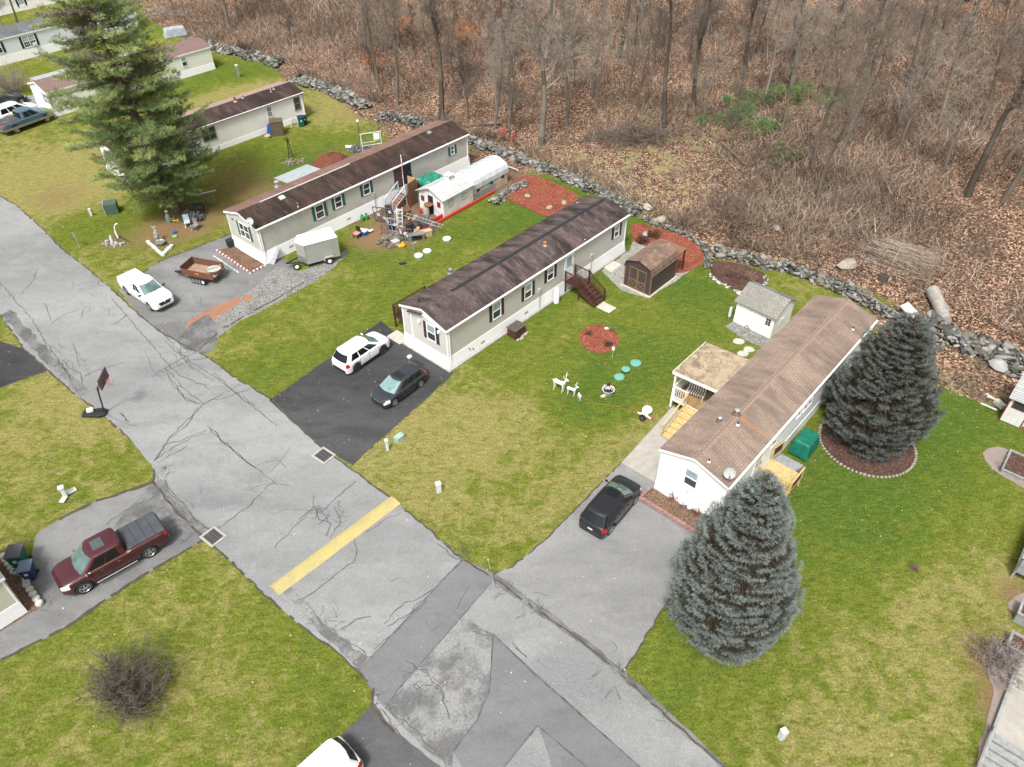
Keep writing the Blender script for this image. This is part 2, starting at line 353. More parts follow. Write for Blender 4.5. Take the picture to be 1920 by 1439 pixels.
for q in [(1310,545,4,.5),(1200,500,3,.3),(1150,650,4,.2),(960,410,4,.35),(760,470,3,.1),(690,620,4,.25),(1560,980,5,.35),(1700,900,6,.3),(1240,1290,3,.15),(1120,830,4,.15),(1180,700,3,.5),(1150,745,2.5,.35),(620,270,6,.3),(430,130,6,.4),(560,330,4,.3),(920,600,3,.3),(1040,530,3,.3),(100,1240,4,.12),(520,1210,4,.15),(720,450,4,.2),(250,380,5,.3),(1770,780,4,.35),(480,690,3,.25),(1560,560,4,.1),(1250,270,6,.6),(1150,330,6,.7),(1180,390,4,.6)]: blob(green, *q)
for q in [(1000,870,5,-.16),(850,850,3,-.2),(740,800,2,-.2),(1080,960,2,-.15),(1220,610,4,-.15),(100,780,6,-.2),(60,330,6,-.55),(200,360,5,-.4),(520,90,5,-.2),(640,210,5,-.5),(440,180,4,-.6),(1780,1150,3,-.3),(1750,1000,4,-.2),(760,780,4,-.15),(1180,800,3,-.4),(200,620,5,-.3),(1140,750,1,-.1),(560,640,3,-.2),(1500,540,3,-.25),(180,1080,5,-.1),(350,1300,5,-.15),(1600,1400,5,-.15)]: blob(green, *q)
for q in [(360,410,3.2,1.0),(300,440,3,.7),(430,330,4,.5),(480,360,3,.6),(560,345,2,.3),(110,370,3,.6),(350,1300,.8,.4),(650,980,1.0,.0),(720,440,2.5,.9),(760,440,2.2,.8),(690,450,1.5,.7),(740,395,2,.9),(900,360,2,.3),(700,200,4,.6),(760,260,4,.6),(630,290,3,.4),(1290,440,3,.6),(1330,1010,.6,.5),(210,455,1.4,.6),(1880,1330,1.2,1.),(1860,1230,1.6,.9),(1900,1110,1,.9)]: blob(bare, *q, ex=1.)
for q in [(1680,610,2.5,.6),(1750,650,3,.9),(1800,690,2.5,.7),(1860,690,3.5,1.),(1900,730,2.5,.8),(870,325,4,.9),(940,310,4,.8),(700,205,4,.6),(760,245,4,.7),(560,140,3,.6),(1100,400,2,.5)]: blob(lit, *q, ex=1.)
lit = np.clip(lit,0,1)
me_cols = np.stack([lit, np.clip(green,0,1), np.clip(bare,0,1)], 1)
nx = len(xs); ny = len(ys); I = np.arange(nx*ny).reshape(ny, nx)
F = np.stack([I[:-1,:-1], I[:-1,1:], I[1:,1:], I[1:,:-1]], -1).reshape(-1, 4)
TERR = terrain_mat()
props(npmesh('ground', np.stack([X,Y,Z],1), F, TERR, cols=me_cols, smooth=True), 'grass lawns running into the leaf covered woodland floor', 'ground', kind='structure')
m_, n_, b_ = nt('far_ground', .95); n_.links.new(mix(n_, noise(n_, nd(n_,'NewGeometry').outputs['Position'], .2, 6), (.10,.075,.045), (.16,.12,.08)), b_.inputs['Base Color'])
props(MB().add([(-1500,-1200,-3),(1500,-1200,-3),(1500,1800,-3),(-1500,1800,-3)], [(0,1,2,3)]).build('terrain', m_), 'distant ground reaching the horizon', 'terrain', kind='structure')
# ---------------------------------------------------------------- sheets and ribbons
def sheet(name, pts, z, mat, jit=.05, px=True, par=None, step=.45, closed=True):
    P = [Vector((*XY(*p), 0)) if px else Vector((p[0], p[1], 0)) for p in pts]; Q = []
    for i, a in enumerate(P):
        b = P[(i+1) % len(P)]; L = (b-a).length; k = max(1, int(L/step))
        for j in range(k):
            q = a.lerp(b, j/k)
            if j: q += Vector((random.uniform(-jit,jit), random.uniform(-jit,jit), 0))
            Q.append(q)
    from mathutils.geometry import tessellate_polygon
    tr = tessellate_polygon([Q]); me = bpy.data.meshes.new(name); me.from_pydata([(q.x,q.y,z) for q in Q], [], [tuple(t) for t in tr]); me.materials.append(mat)
    bm = bmesh.new(); bm.from_mesh(me)
    for f in bm.faces:
        if f.normal.z < 0: f.normal_flip()
    bm.to_mesh(me); bm.free()
    o = bpy.data.objects.new(name, me); COL.objects.link(o); o.parent = par
    if par is None: o['kind'] = 'structure'
    return o
def smooth_poly(pts, k=4):   # Catmull-Rom through closed pixel list
    out = []; n = len(pts)
    for i in range(n):
        p0, p1, p2, p3 = pts[i-1], pts[i], pts[(i+1)%n], pts[(i+2)%n]
        for j in range(k):
            t = j/k; out.append(tuple(.5*((2*p1[a]) + (-p0[a]+p2[a])*t + (2*p0[a]-5*p1[a]+4*p2[a]-p3[a])*t*t + (-p0[a]+3*p1[a]-3*p2[a]+p3[a])*t**3) for a in (0,1)))
    return out
def ribbons(name, lines, z, mat, w=.05, wob=.06, step=.3, gap=0):
    V = []; Fc = []
    for ln in lines:
        ww = w
        if isinstance(ln[-1], (int, float)): ww = ln[-1]; ln = ln[:-1]
        P = [Vector((*XY(*p), z)) for p in ln]; Q = [P[0]]
        for a, b in zip(P, P[1:]):
            k = max(1, int((b-a).length/step))
            for j in range(1, k+1): Q.append(a.lerp(b, j/k) + Vector((random.uniform(-wob,wob), random.uniform(-wob,wob), 0)))
        for i, q in enumerate(Q):
            d = (Q[min(i+1,len(Q)-1)] - Q[max(i-1,0)]).normalized(); u = Vector((-d.y, d.x, 0)); h = ww*random.uniform(.3,.75)
            V += [tuple(q+u*h), tuple(q-u*h)]
            if i and random.random() >= gap: b = len(V); Fc.append((b-4, b-3, b-1, b-2))
    me = bpy.data.meshes.new(name); me.from_pydata(V, [], Fc); me.materials.append(mat); o = bpy.data.objects.new(name, me); COL.objects.link(o); o['kind'] = 'structure'
    return o
REDGE = [(-300,150),(0,368),(30,385),(75,425),(120,470),(165,505),(215,548),(260,590),(300,622),(340,645),(385,668),(440,708),(510,750),(590,830),(660,880),(740,940),(800,990),(860,1045),(925,1085),(1000,1140),(1100,1210),(1165,1265),(1250,1345),(1350,1430),(1480,1560)]
LEDGE = [(900,1560),(840,1450),(740,1375),(700,1330),(700,1290),(640,1230),(560,1170),(490,1110),(440,1060),(385,1010),(330,960),(288,905),(288,880),(250,830),(200,785),(140,740),(90,695),(45,655),(22,622),(0,590),(-60,530),(-400,250)]
sheet('road', REDGE+LEDGE, .012, ASPH, .04)
sheet('driveway', [(288,905),(385,1010),(370,1020),(300,1060),(220,1110),(120,1180),(40,1220),(0,1238),(-120,1300),(-220,1190),(-60,1120),(0,1085),(40,1058),(60,1040),(70,1000),(110,975),(180,940),(230,925)], .006, ASPHO, .07)['label'] = 'cracked driveway under the maroon pickup'
sheet('driveway', [(505,752),(715,603),(760,640),(850,700),(660,872),(600,838)], .016, ASPHD, .02)['label'] = 'freshly sealed black driveway'
sheet('driveway', [(925,1078),(960,1062),(990,1040),(1030,1005),(1165,868),(1270,800),(1380,950),(1330,1000),(1250,1130),(1190,1230),(1167,1262),(1100,1208),(1000,1138)], .008, ASPHM, .03)['label'] = 'wide grey driveway beside the white home'
sheet('driveway', [(222,543),(300,490),(432,440),(460,470),(540,490),(560,512),(570,530),(520,560),(420,615),(375,655),(330,640),(270,600)], .008, ASPHO, .06)['label'] = 'old driveway with the white pickup and rusty trailer'
sheet('gravel_strip', smooth_poly([(345,632),(405,585),(470,545),(520,500),(560,510),(625,480),(655,470),(610,515),(525,565),(440,610),(378,655)],3), .013, GRAVD, .1)
sheet('dirt', [(340,628),(352,604),(378,588),(408,572),(448,558),(454,566),(420,588),(385,612),(362,628)], .017, pm('orange_dirt', (.30,.135,.08), (.16,.13,.11), 1.6, .95, fine=.5, lo=.42, hi=.6), .2)
sheet('dirt', smooth_poly([(452,560),(462,553),(475,556),(465,566)],3), .0172, bpy.data.materials['orange_dirt'], .08)
sheet('driveway', [(45,655),(90,695),(60,705),(0,728),(-120,780),(-200,700),(-60,655),(0,640)], .0165, ASPHD, .03)['label'] = 'dark driveway at the left edge'
sheet('driveway', [(700,1318),(740,1372),(850,1455),(900,1560),(500,1560),(560,1460),(640,1378)], .016, asphalt('dark_driveway', (.06,.06,.062), (.10,.10,.10), None, .25), .04)['label'] = 'dark driveway under the white car at the bottom'
sheet('driveway', [(-40,262),(10,240),(110,205),(80,175),(-60,200),(-120,240)], .008, ASPHM, .05)
sheet('road_patch', [(868,1048),(925,1075),(922,1092),(718,1325),(672,1258)], .020, ASPHP, .012)
sheet('road_patch', [(925,1190),(1200,1439),(1290,1530),(1050,1530),(1030,1420),(1008,1361),(945,1439),(900,1500),(850,1410),(918,1300)], .0202, ASPHP, .012)
sheet('road_patch', [(868,1158),(925,1190),(918,1295),(895,1350),(850,1410),(848,1440),(790,1400),(720,1328)], .0204, ALLIG, .03)
sheet('road_patch', [(288,905),(300,900),(350,950),(392,995),(385,1010),(340,985),(310,1010),(250,1040),(200,1000)], .0206, ALLIG2, .12)
sheet('road_patch', smooth_poly([(390,590),(330,640),(380,665),(410,640)],2), .0175, ALLIG2, .12)
sheet('road_patch', [(530,1110),(640,1225),(672,1256),(690,1235),(600,1160),(545,1100)], .0208, ALLIG, .12)
sheet('road_patch', [(0,592),(60,655),(110,700),(150,745),(170,735),(110,675),(60,625),(20,580)], .0175, ALLIG2, .15)
sheet('gutter', [(925,1072),(1000,1128),(1100,1200),(1170,1258),(1262,1343),(1380,1452),(1372,1460),(1250,1350),(1165,1270),(1100,1215),(1000,1146),(925,1092)], .0215, ALLIG2, .06)
cr = []; EXTRA = []
cr += [[(0,530),(60,600),(95,655),(120,690),(150,740)], [(300,620),(340,665),(420,720),(470,760),(520,800)], [(310,640),(360,690),(400,715)], [(210,560),(260,620),(300,665),(330,700),(395,730)],
 [(400,700),(440,735),(480,762)], [(290,700),(330,680),(370,660)], [(285,707),(360,676),(385,672)], [(310,690),(340,725),(365,745),(383,757)], [(312,700),(345,745),(370,760)], [(316,715),(350,750),(380,760)], [(383,757),(350,790),(325,815),(305,840),(290,865)],
 [(383,757),(420,738),(450,722)], [(388,753),(430,745),(470,730)], [(372,765),(350,800),(320,820)], [(290,865),(310,835),(345,825),(388,808)], [(292,862),(325,840),(340,830),(385,812)], [(295,868),(330,850),(350,838)], [(388,800),(430,840),(475,875),(515,905)],
 [(395,805),(440,850),(480,880)], [(410,992),(440,970),(470,945),(510,908),(540,912)], [(515,1028),(555,985),(590,950),(605,960),(640,925),(665,905)], [(560,975),(580,960),(600,955)], [(590,950),(600,975),(620,985),(610,1005)], [(625,950),(640,975),(620,1010)],
 [(565,1125),(590,1110),(640,1070),(670,1045),(665,1010),(640,1000)], [(575,1130),(620,1190),(660,1210),(700,1235)], [(640,1180),(670,1160),(695,1155)], [(720,1170),(760,1130),(800,1115),(835,1085),(868,1050)], [(725,1175),(770,1150),(790,1125)], [(700,1220),(770,1160),(810,1110)],
 [(820,1020),(850,1045),(870,1050)], [(830,1015),(855,1030),(865,1048)], [(115,650),(120,655)], [(110,675),(128,700),(130,712)], [(116,676),(130,690),(150,700),(155,715)], [(150,672),(160,680)], [(235,680),(185,695),(160,705)],
 [(225,775),(240,793),.09], [(140,660),(150,668)], [(290,905),(330,950),(370,1000),.07], [(300,900),(350,950),(380,990),(400,1000)], [(310,900),(320,930),(345,945)], [(340,1020),(380,990),(410,990)], [(200,985),(230,960),(300,930)],
 [(120,935),(170,945)], [(1130,1225),(1155,1250),(1200,1290)], [(965,1215),(985,1232)], [(1135,1310),(1150,1290),(1160,1310)], [(1300,1100),(1280,1130)], [(240,590),(215,610)], [(880,1100),(860,1140)], [(760,1240),(800,1260),(830,1300),(840,1350)],
 [(730,1330),(780,1370),(830,1420),(840,1439)], [(715,1330),(760,1390),(800,1439)]]
ribbons('road_cracks', cr, .0235, TAR, .045, .09)
for _ in range(26):   # random short cracks across the road surface
    q = random.random(); cx0_, cy0_ = (60+q*900+random.uniform(-60,60), 560+q*700+random.uniform(-60,60)); a = random.choice([-.62,.78,.75,-.6])+random.uniform(-.3,.3); L = []
    for _k in range(random.randint(3,7)): L.append((cx0_,cy0_)); a += random.uniform(-.4,.4); cx0_ += cos(a)*13; cy0_ += sin(a)*11
    al_ = L+[random.choice([.02,.03,.035])]; cr.append(al_) if 0 else None
    EXTRA.append(al_)
ribbons('sealed_joints', [[(868,1048),(672,1258),.05],[(922,1092),(720,1325),.05],[(925,1190),(1000,1262),(1200,1439),.07],[(925,1190),(918,1295),(895,1350),(850,1410),.06],[(1008,1361),(945,1439),.06],[(1008,1361),(1100,1439),.06],[(300,1000),(315,985),.02],[(960,1205),(988,1235),.03]], .0237, TAR, .05, .012)
al = []   # small branching cracks near crumbly places
for (cx_, cy_, r_, k) in [(330,975,45,26),(345,655,35,16),(870,1040,18,8),(940,1100,25,12),(610,1180,40,18),(110,690,30,14),(740,1340,50,26),(800,1290,40,16),(620,960,25,14),(1000,1140,30,10),(60,1130,40,10),(160,560,40,6),(1150,1240,25,8),(1250,1340,25,6),(380,590,30,10),(300,890,20,10)]:
    for _ in range(k):
        x, y = cx_+random.gauss(0,r_*.5), cy_+random.gauss(0,r_*.5); a = random.uniform(0,pi*2); L = []
        for _ in range(random.randint(3,5)): L.append((x,y)); a += random.uniform(-.9,.9); x += cos(a)*8; y += sin(a)*7
        al.append(L+[.025])
ribbons('fine_cracks', al+EXTRA, .0239, TAR, .03, .04)
ribbons('parking_line', [[(400,480),(448,512),.10]], .0222, WPAINT, .1, .01)
sheet('path', [(1165,868),(1262,762),(1300,790),(1290,850),(1241,842),(1228,905)], .018, CONC, .01)['label'] = 'concrete apron beside the porch steps'
sheet('gravel_pad', [(1128,508),(1180,470),(1195,440),(1235,440),(1300,505),(1215,560),(1165,545)], .006, GRAV, .06)
sheet('gravel_pad', [(1360,612),(1375,603),(1450,637),(1440,655),(1400,640)], .006, GRAVD, .08)
sheet('gravel_strip', [(715,395),(1010,1000),(1010,1001)], .0, GRAVD) if 0 else None
sheet('path', [(1128,500),(1146,488),(1165,497),(1146,512)], .03, CONCW, .0)['label'] = 'pale concrete slab beside the grey home'
sheet('dirt', [(640,428),(640,412),(690,393),(760,360),(820,330),(870,300),(930,290),(980,330),(960,350),(900,370),(830,400),(822,432),(790,448),(740,452),(712,440),(716,412),(700,408)], .005, SOIL, .2)
ribbons('verge_soil', [REDGE[1:19]+[.11], REDGE[18:]+[.09], LEDGE[2:13]+[.11], LEDGE[13:]+[.11], [(505,752),(715,603),.10],[(660,872),(850,702),.10],[(925,1078),(960,1062),(990,1040),(1030,1005),(1165,868),.08],[(385,1010),(370,1020),(300,1060),(220,1110),(120,1180),(40,1220),(0,1238),.16],[(288,905),(230,925),(180,940),(110,975),.2],[(0,728),(60,705),(90,695),.1],[(222,543),(300,490),(432,440),.14],[(375,655),(420,615),(520,560),(570,530),.12],[(1167,1262),(1190,1230),(1250,1130),(1290,1060),.08]], .0242, pm('verge_earth', (.055,.048,.036), (.10,.088,.055), 3, .95, fine=.4), .10, .05, .3, .12)
# ---------------------------------------------------------------- speed hump and drains
hp = [Vector(G(*p)) for p in ((515,1108),(742,938))]; hd = (hp[1]-hp[0]); hl_ = hd.length; mb = MB()
pr = [(-.42,.0),(-.36,.035),(-.2,.07),(0,.085),(.2,.07),(.36,.035),(.42,.0)]
mb.extx([(y,z+.016) for y,z in pr], .0, hl_)
solo(mb, 'speed_hump', YPAINT, 'long yellow painted speed hump across the grey road', 'speed bump', hp[0], math.atan2(hd.y, hd.x), smooth=True)
def drain(px, py, label):
    g = G(px, py); t = thing('storm_drain', label, 'drain', (g.x,g.y,.02), HA-pi/2+R(4), 'storm drains at the road edge')
    m = MB(); m.box(-.58,.58,.36,.50,0,.04); m.box(-.58,.58,-.50,-.36,0,.04); m.box(-.58,-.44,-.36,.36,0,.04); m.box(.44,.58,-.36,.36,0,.04); m.build('frame', CONC, t, bevel=.02)
    MB().box(-.44,.44,-.36,.36,-.015,.008).build('pit', BLACK, t)
    m = MB()
    for k in range(9): m.box(-.42+k*.097,-.375+k*.097,-.35,.35,.012,.035)
    for y in (-.11,.11): m.box(-.4,.4,y-.015,y+.015,.036,.046)
    m.build('grate', pm('cast_iron', (.10,.10,.10), None, 5, .6), t)
drain(607,855,'storm drain grate below the black driveway'); drain(400,1007,'storm drain grate beside the corner of the maroon pickup driveway')
# ================================================================ houses
class House:
    def __init__(s, x, y, ang, w, L, he, hr, name, label, wall, skirt, roof, trim, sk=.85, flare=.06, oh=.1, cat='mobile home', loc=None):
        s.x, s.y, s.a, s.w, s.L, s.he, s.hr = x, y, ang, w, L, he, hr; s.hw = w/2-oh; s.x0 = oh+.03; s.x1 = L-oh-.03
        s.t = t = thing(name, label, cat, (x,y,0), ang); s.M = Matrix.Translation((x,y,0)) @ Matrix.Rotation(ang,4,'Z'); s.Mi = s.M.inverted()
        hw, x0, x1 = s.hw, s.x0, s.x1; zr = he + (hr-he)*(w/2-hw)/(w/2) - .10
        m = MB(); m.extx([(-hw,sk),(hw,sk),(hw,zr),(0,hr-.10),(-hw,zr)], x0, x1); m.build('wall', wall, t)
        m = MB(); m.frus((x0-flare,x1+flare,-hw-flare,hw+flare), 0, (x0-.025,x1+.025,-hw-.025,hw+.025), sk+.02); m.build('skirting', skirt, t)
        m = MB(); th = .09
        m.extx([(0,hr-th),(w/2,he-th),(w/2,he),(0,hr)], 0, L); m.extx([(0,hr-th),(0,hr),(-w/2,he),(-w/2,he-th)], 0, L); s.roof = m.build('roof', roof, t)
        m = MB()
        for q in (1,-1):
            a, b = sorted((q*(w/2-.03), q*(w/2+.014))); m.box(a*0, L, a, b, he-.20, he-.022)
            for xx in (x0-.012, x1-.08): 
                a, b = sorted((q*(hw-.09), q*(hw+.014))); m.box(xx, xx+.092, a, b, sk+.03, zr-.02)
        for xa, xb in ((-.014,.03),(L-.03,L+.014)):
            for q in (1,-1): m.extx([(0,hr-.17),(q*w/2,he-.2),(q*w/2,he-.02),(0,hr-.012)][::1 if q>0 else -1], xa, xb)
        m.build('trim', trim, t)
    def loc(s, px, py, z=0): return s.Mi @ G(px, py, z)
    def wallpx(s, side, px, py):
        o = s.Mi @ Vector((0,0,CH)); e = (s.Mi.to_3x3() @ ray(px,py))
        if side in 'LR': t = ((s.hw if side == 'L' else -s.hw)-o.y)/e.y; p = o+e*t; return p.x, p.z
        t = ((s.x0 if side == 'F' else s.x1)-o.x)/e.x; p = o+e*t; return p.y, p.z
    def bx(s, m, side, u0, u1, z0, z1, d0, d1):
        if side == 'R': m.box(u0,u1,-s.hw-d1,-s.hw-d0,z0,z1)
        elif side == 'L': m.box(u0,u1,s.hw+d0,s.hw+d1,z0,z1)
        elif side == 'F': m.box(s.x0-d1,s.x0-d0,u0,u1,z0,z1)
        else: m.box(s.x1+d0,s.x1+d1,u0,u1,z0,z1)
        return m
    def window(s, side, px, py, w=.75, h=1.15, sh=None, n=1, mull=0, ac=0, frame=None, blind=True):
        u, z = s.wallpx(side, px, py); z = min(z, s.he-.42-h/2); B = s.bx; m = MB(); f = .07
        W_ = w*n; u0, u1, z0, z1 = u-W_/2, u+W_/2, z-h/2, z+h/2
        B(m, side, u0-f, u1+f, z1, z1+f, 0, .05); B(m, side, u0-f, u1+f, z0-f, z0, 0, .055)
        B(m, side, u0-f, u0, z0, z1, 0, .05); B(m, side, u1, u1+f, z0, z1, 0, .05)
        for k in range(n):
            a = u0+k*w
            if k: B(m, side, a-.04, a+.04, z0, z1, .005, .045)
            B(m, side, a+(.04 if k else 0), a+w-(.04 if k < n-1 else 0), z-.025, z+.025, .012, .04)
            for j in range(mull): B(m, side, a+w*(j+1)/(mull+1)-.012, a+w*(j+1)/(mull+1)+.012, z0, z1, .013, .028)
            if mull: B(m, side, a, a+w, z-h*.26, z-h*.24, .013, .026); B(m, side, a, a+w, z+h*.24, z+h*.26, .013, .026)
        fr = m.build('window', frame or TRIM, s.t)
        for k in range(n):
            a = u0+k*w
            B(MB(), side, a+.01, a+w-.01, z+.026, z1, .002, .012).build('pane', BLIND if blind else GLASS, fr); B(MB(), side, a+.01, a+w-.01, z0, z-.026, .002, .010).build('pane', GLASS, fr)
        if ac: B(MB(), side, u1-.45, u1-.05, z0, z0+.3, .02, .3).build('air_conditioner', GREYL, fr)
        if sh:
            for q in (u0-f-.3, u1+f+.02):
                m = MB(); B(m, side, q, q+.28, z0-.06, z1+.06, 0, .035)
                for j in range(9): B(m, side, q+.04, q+.24, z0+j*(h/9), z0+j*(h/9)+h/14, .036, .046)
                m.build('shutter', sh, s.t)
        return fr
    def door(s, side, px, py, w=.9, h=2.0, mat=None, glass=True, zb=None):
        u, z = s.wallpx(side, px, py); z0 = zb if zb is not None else z-h/2; m = MB(); B = s.bx
        B(m, side, u-w/2-.08, u-w/2, z0, z0+h+.08, 0, .05); B(m, side, u+w/2, u+w/2+.08, z0, z0+h+.08, 0, .05); B(m, side, u-w/2, u+w/2, z0+h, z0+h+.08, 0, .05)
        B(m, side, u-w/2+.005, u+w/2-.005, z0, z0+h-.005, .0, .03)
        d = m.build('door', mat or TRIM, s.t)
        if glass: B(MB(), side, u-w/2+.16, u+w/2-.16, z0+h*.45, z0+h*.9, .031, .04).build('pane', BLIND, d)
        m = MB(); B(m, side, u+w/2-.14, u+w/2-.08, z0+h*.44, z0+h*.5, .031, .08); m.build('handle', GREYM, d)
        return d
    def roofz(s, y): return s.hr - (s.hr-s.he)*abs(y)/(s.w/2)
    def roofpt(s, px, py):
        z = (s.he+s.hr)/2
        for _ in range(8): p = s.Mi @ G(px,py,z); z = s.roofz(p.y)
        return p.x, p.y, z
    def vent(s, px, py, r=.05, h=.3, mat=None, cap=True, boot=None):
        x, y, z = s.roofpt(px, py); m = MB().lathe([(r,-.05),(r,h)], (x,y,z), 10)
        if cap: m.lathe([(r*1.5,h),(r*1.9,h+.03),(r*1.9,h+.08),(r*.6,h+.14)], (x,y,z), 10)
        v = m.build('roof_vent', mat or GREYM, s.t, smooth=True)
        MB().lathe([(r*3,-.03),(r*2.6,.015),(r*1.2,.06)], (x,y,z), 10).build('flashing', boot or GREYM, v)
        return v
    def hatch(s, px, py, sz=.35, mat=None):
        x, y, z = s.roofpt(px, py); sl_ = math.atan2(s.hr-s.he, s.w/2)
        return MB().obox((x,y,z+.05), (sz*1.2,sz,.14), rx=(sl_ if y < 0 else -sl_)).build('roof_hatch', mat or GREYL, s.t, bevel=.03)
def dish(parent_h, px, py, roof=True, mat=None):
    x, y, z = parent_h.roofpt(px, py); o = parent_h
    c = Vector((x,y,z)); m = MB().tube([c, c+Vector((-.15,-.05,.35)), c+Vector((-.3,-.1,.6))], .022, 6)
    d = Vector((-.75,-.45,.55)).normalized(); q = d.to_track_quat('Z','Y').to_matrix().to_4x4(); cc = c+Vector((-.34,-.12,.62))
    dm = MB().lathe([(.02,0),(.15,.015),(.25,.055),(.30,.09),(.31,.10),(.25,.065),(.15,.03),(.02,.012)], n=18).xf(Matrix.Translation(cc) @ q)
    b = m.build('dish_mount', GREYM, o.t); dm.build('satellite_dish', mat or GREYP, o.t, smooth=True)
    MB().beam(cc+d*.02, cc+d*.4+Vector((0,0,-.18)), .02, .02).obox(cc+d*.4+Vector((0,0,-.16)), (.08,.08,.1)).build('receiver_arm', GREYM, b)
def slopebox(m, h, q, x0, x1, y0, y1, dz0, dz1):  # box lying on the roof slope
    v = []
    for dz in (dz0, dz1):
        for x, y in ((x0,y0),(x1,y0),(x1,y1),(x0,y1)): v.append((x,y,h.roofz(y)+dz))
    m.add(v, [(0,3,2,1),(4,5,6,7),(0,1,5,4),(1,2,6,5),(2,3,7,6),(3,0,4,7)])
# ---- right white home with brown roof
WSID = siding('white_siding', (.80,.80,.79), .2, .03, lmin=.93); SKW = siding('white_skirting', (.82,.82,.82), .25, .02, True, lmin=.92)
R3 = shingle('brown_shingles', (.235,.172,.138), (.30,.228,.182), (.115,.088,.073), .65, .15, .33, 1, .9, (.33,.24,.18))
for _n3 in R3.node_tree.nodes:
    if _n3.type == 'TEX_BRICK': _n3.inputs['Mortar'].default_value = (.13,.093,.074,1)
h3 = House(9.68, 27.58, .842, 4.3, 19.6, 3.44, 4.12, 'mobile_home', 'white mobile home with brown shingle roof and covered side porch', WSID, SKW, R3, TRIM, .8, .04)
ridge = MB().extx([(-.16,h3.roofz(.16)+.012),(0,h3.hr+.016),(0,h3.hr+.004),(-.16,h3.roofz(.16)-.001)], 0.02, 19.58).extx([(.16,h3.roofz(.16)+.012),(.16,h3.roofz(.16)-.001),(0,h3.hr+.004),(0,h3.hr+.016)], .02, 19.58)
ridge.build('ridge_cap', shingle('ridge_shingles', (.235,.165,.13), (.28,.20,.155), None, 0, 3, .3), h3.t)
h3.window('F', 1297, 893, .7, 1.15); h3.window('R', 1520, 742, .55, 1.0, n=2, blind=False); h3.window('R', 1456, 815, .55, .9, blind=False); h3.window('R', 1382, 905, .4, .7, blind=False); h3.window('R', 1503, 762, .4, .9, blind=False)
h3.door('R', 1426, 853, .9, 2.0, zb=.95)
for p in ((1349,790,.07,.22,ALU),(1381,777,.09,.28,ALU)): h3.vent(p[0], p[1], p[2], p[3], p[4], True, RUST)
h3.vent(1383,797,.04,.22,BLACK,False,WHITE); h3.vent(1329,866,.035,.2,BLACK,False,WHITE); h3.vent(1599,618,.035,.2,BLACK,False,WHITE)
dish(h3, 1366, 893)
m = MB(); 
for (px, py) in ((1299,880),(1299,923),(1311,907)): u, z = h3.wallpx('F', px, py)
MB().obox((h3.x0-.04, h3.wallpx('F',1290,920)[0], h3.wallpx('F',1290,920)[1]), (.08,.12,.14)).build('outdoor_socket', GREYL, h3.t)
x, y, z = h3.roofpt(1381,777); stn = MB()
# rust streak running down the roof from the vent, a thin film of stained shingles
RS = pm('rust_stain', (.36,.15,.05), (.26,.13,.07), 5, .9, fine=.3)
for q in range(16):
    yy = y-.1-q*.11; w_ = .10+.03*random.random()-.004*q; slopebox(stn, h3, -1, x-w_-.02*q*0, x+w_*.8, yy-.112, yy, .001, .004)
stn.build('rust_streak', RS, h3.t)
# covered porch
def lp(px, py, z): p = h3.loc(px, py, z); return p.x, p.y
zr_ = 3.18; fl = lp(1268,693,zr_); bl = lp(1327,642,zr_); PX0, PX1 = fl[0], bl[0]; PY1 = (fl[1]+bl[1])/2; PY0 = h3.w/2+.02
pt = thing('covered_porch', 'raised porch with flat tan roof and white railing on the white home', 'porch', tuple(h3.M @ Vector((PX0,PY0,0))), h3.a)
def stainroof():
    m, n, b = nt('tan_rolled_roofing', .85); o = oc(n); nn = noise(n, o, .55, 6, .55, 1.6); c = mix(n, rng_(n, nn, .38, .60), (.33,.26,.17), (.17,.13,.09)); c = mix(n, rng_(n, noise(n, o, 1.3, 4, .6, 2.5), .5, .66), c, (.40,.325,.22)); n.links.new(c, b.inputs['Base Color']); return m
LX, LY = PX1-PX0, PY1-PY0; zf = .9
m = MB().add([(-.1,0,zr_+.06),(LX+.1,0,zr_+.06),(LX+.1,LY+.15,zr_-.14),(-.1,LY+.15,zr_-.14),(-.1,0,zr_-.02),(LX+.1,0,zr_-.02),(LX+.1,LY+.15,zr_-.22),(-.1,LY+.15,zr_-.22)], [(0,1,2,3),(4,7,6,5),(0,4,5,1),(1,5,6,2),(2,6,7,3),(3,7,4,0)]); m.build('roof', stainroof(), pt)
m = MB().add([(-.13,0,zr_+.055),(-.102,0,zr_+.055),(-.102,LY+.15,zr_-.145),(-.13,LY+.15,zr_-.145),(-.13,0,zr_-.16),(-.102,0,zr_-.16),(-.102,LY+.15,zr_-.36),(-.13,LY+.15,zr_-.36)], [(0,1,2,3),(4,7,6,5),(0,4,5,1),(1,5,6,2),(2,6,7,3),(3,7,4,0)])
m.box(-.13,LX+.13,LY+.152,LY+.18,zr_-.36,zr_-.13); m.build('fascia', TRIM, pt)
for x in (.05, LX/2, LX-.05): MB().box(x-.06,x+.06,LY-.07,LY+.05,0,zr_-.22).build('post', TRIM, pt, bevel=.01)
m = MB(); nb = int(LY/.14)
for k in range(nb): m.box(0, LX, .02+k*.14, .02+k*.14+.133, zf-.04, zf)
m.build('deck_boards', DECKW, pt)
MB().box(-.02,-.002,0,LY+.01,zf-.24,zf-.0).box(-.02,LX,LY+.0+.012,LY+.03,zf-.24,zf).box(LX+.002,LX+.02,0,LY+.01,zf-.24,zf).build('rim_joist', TRIM, pt)
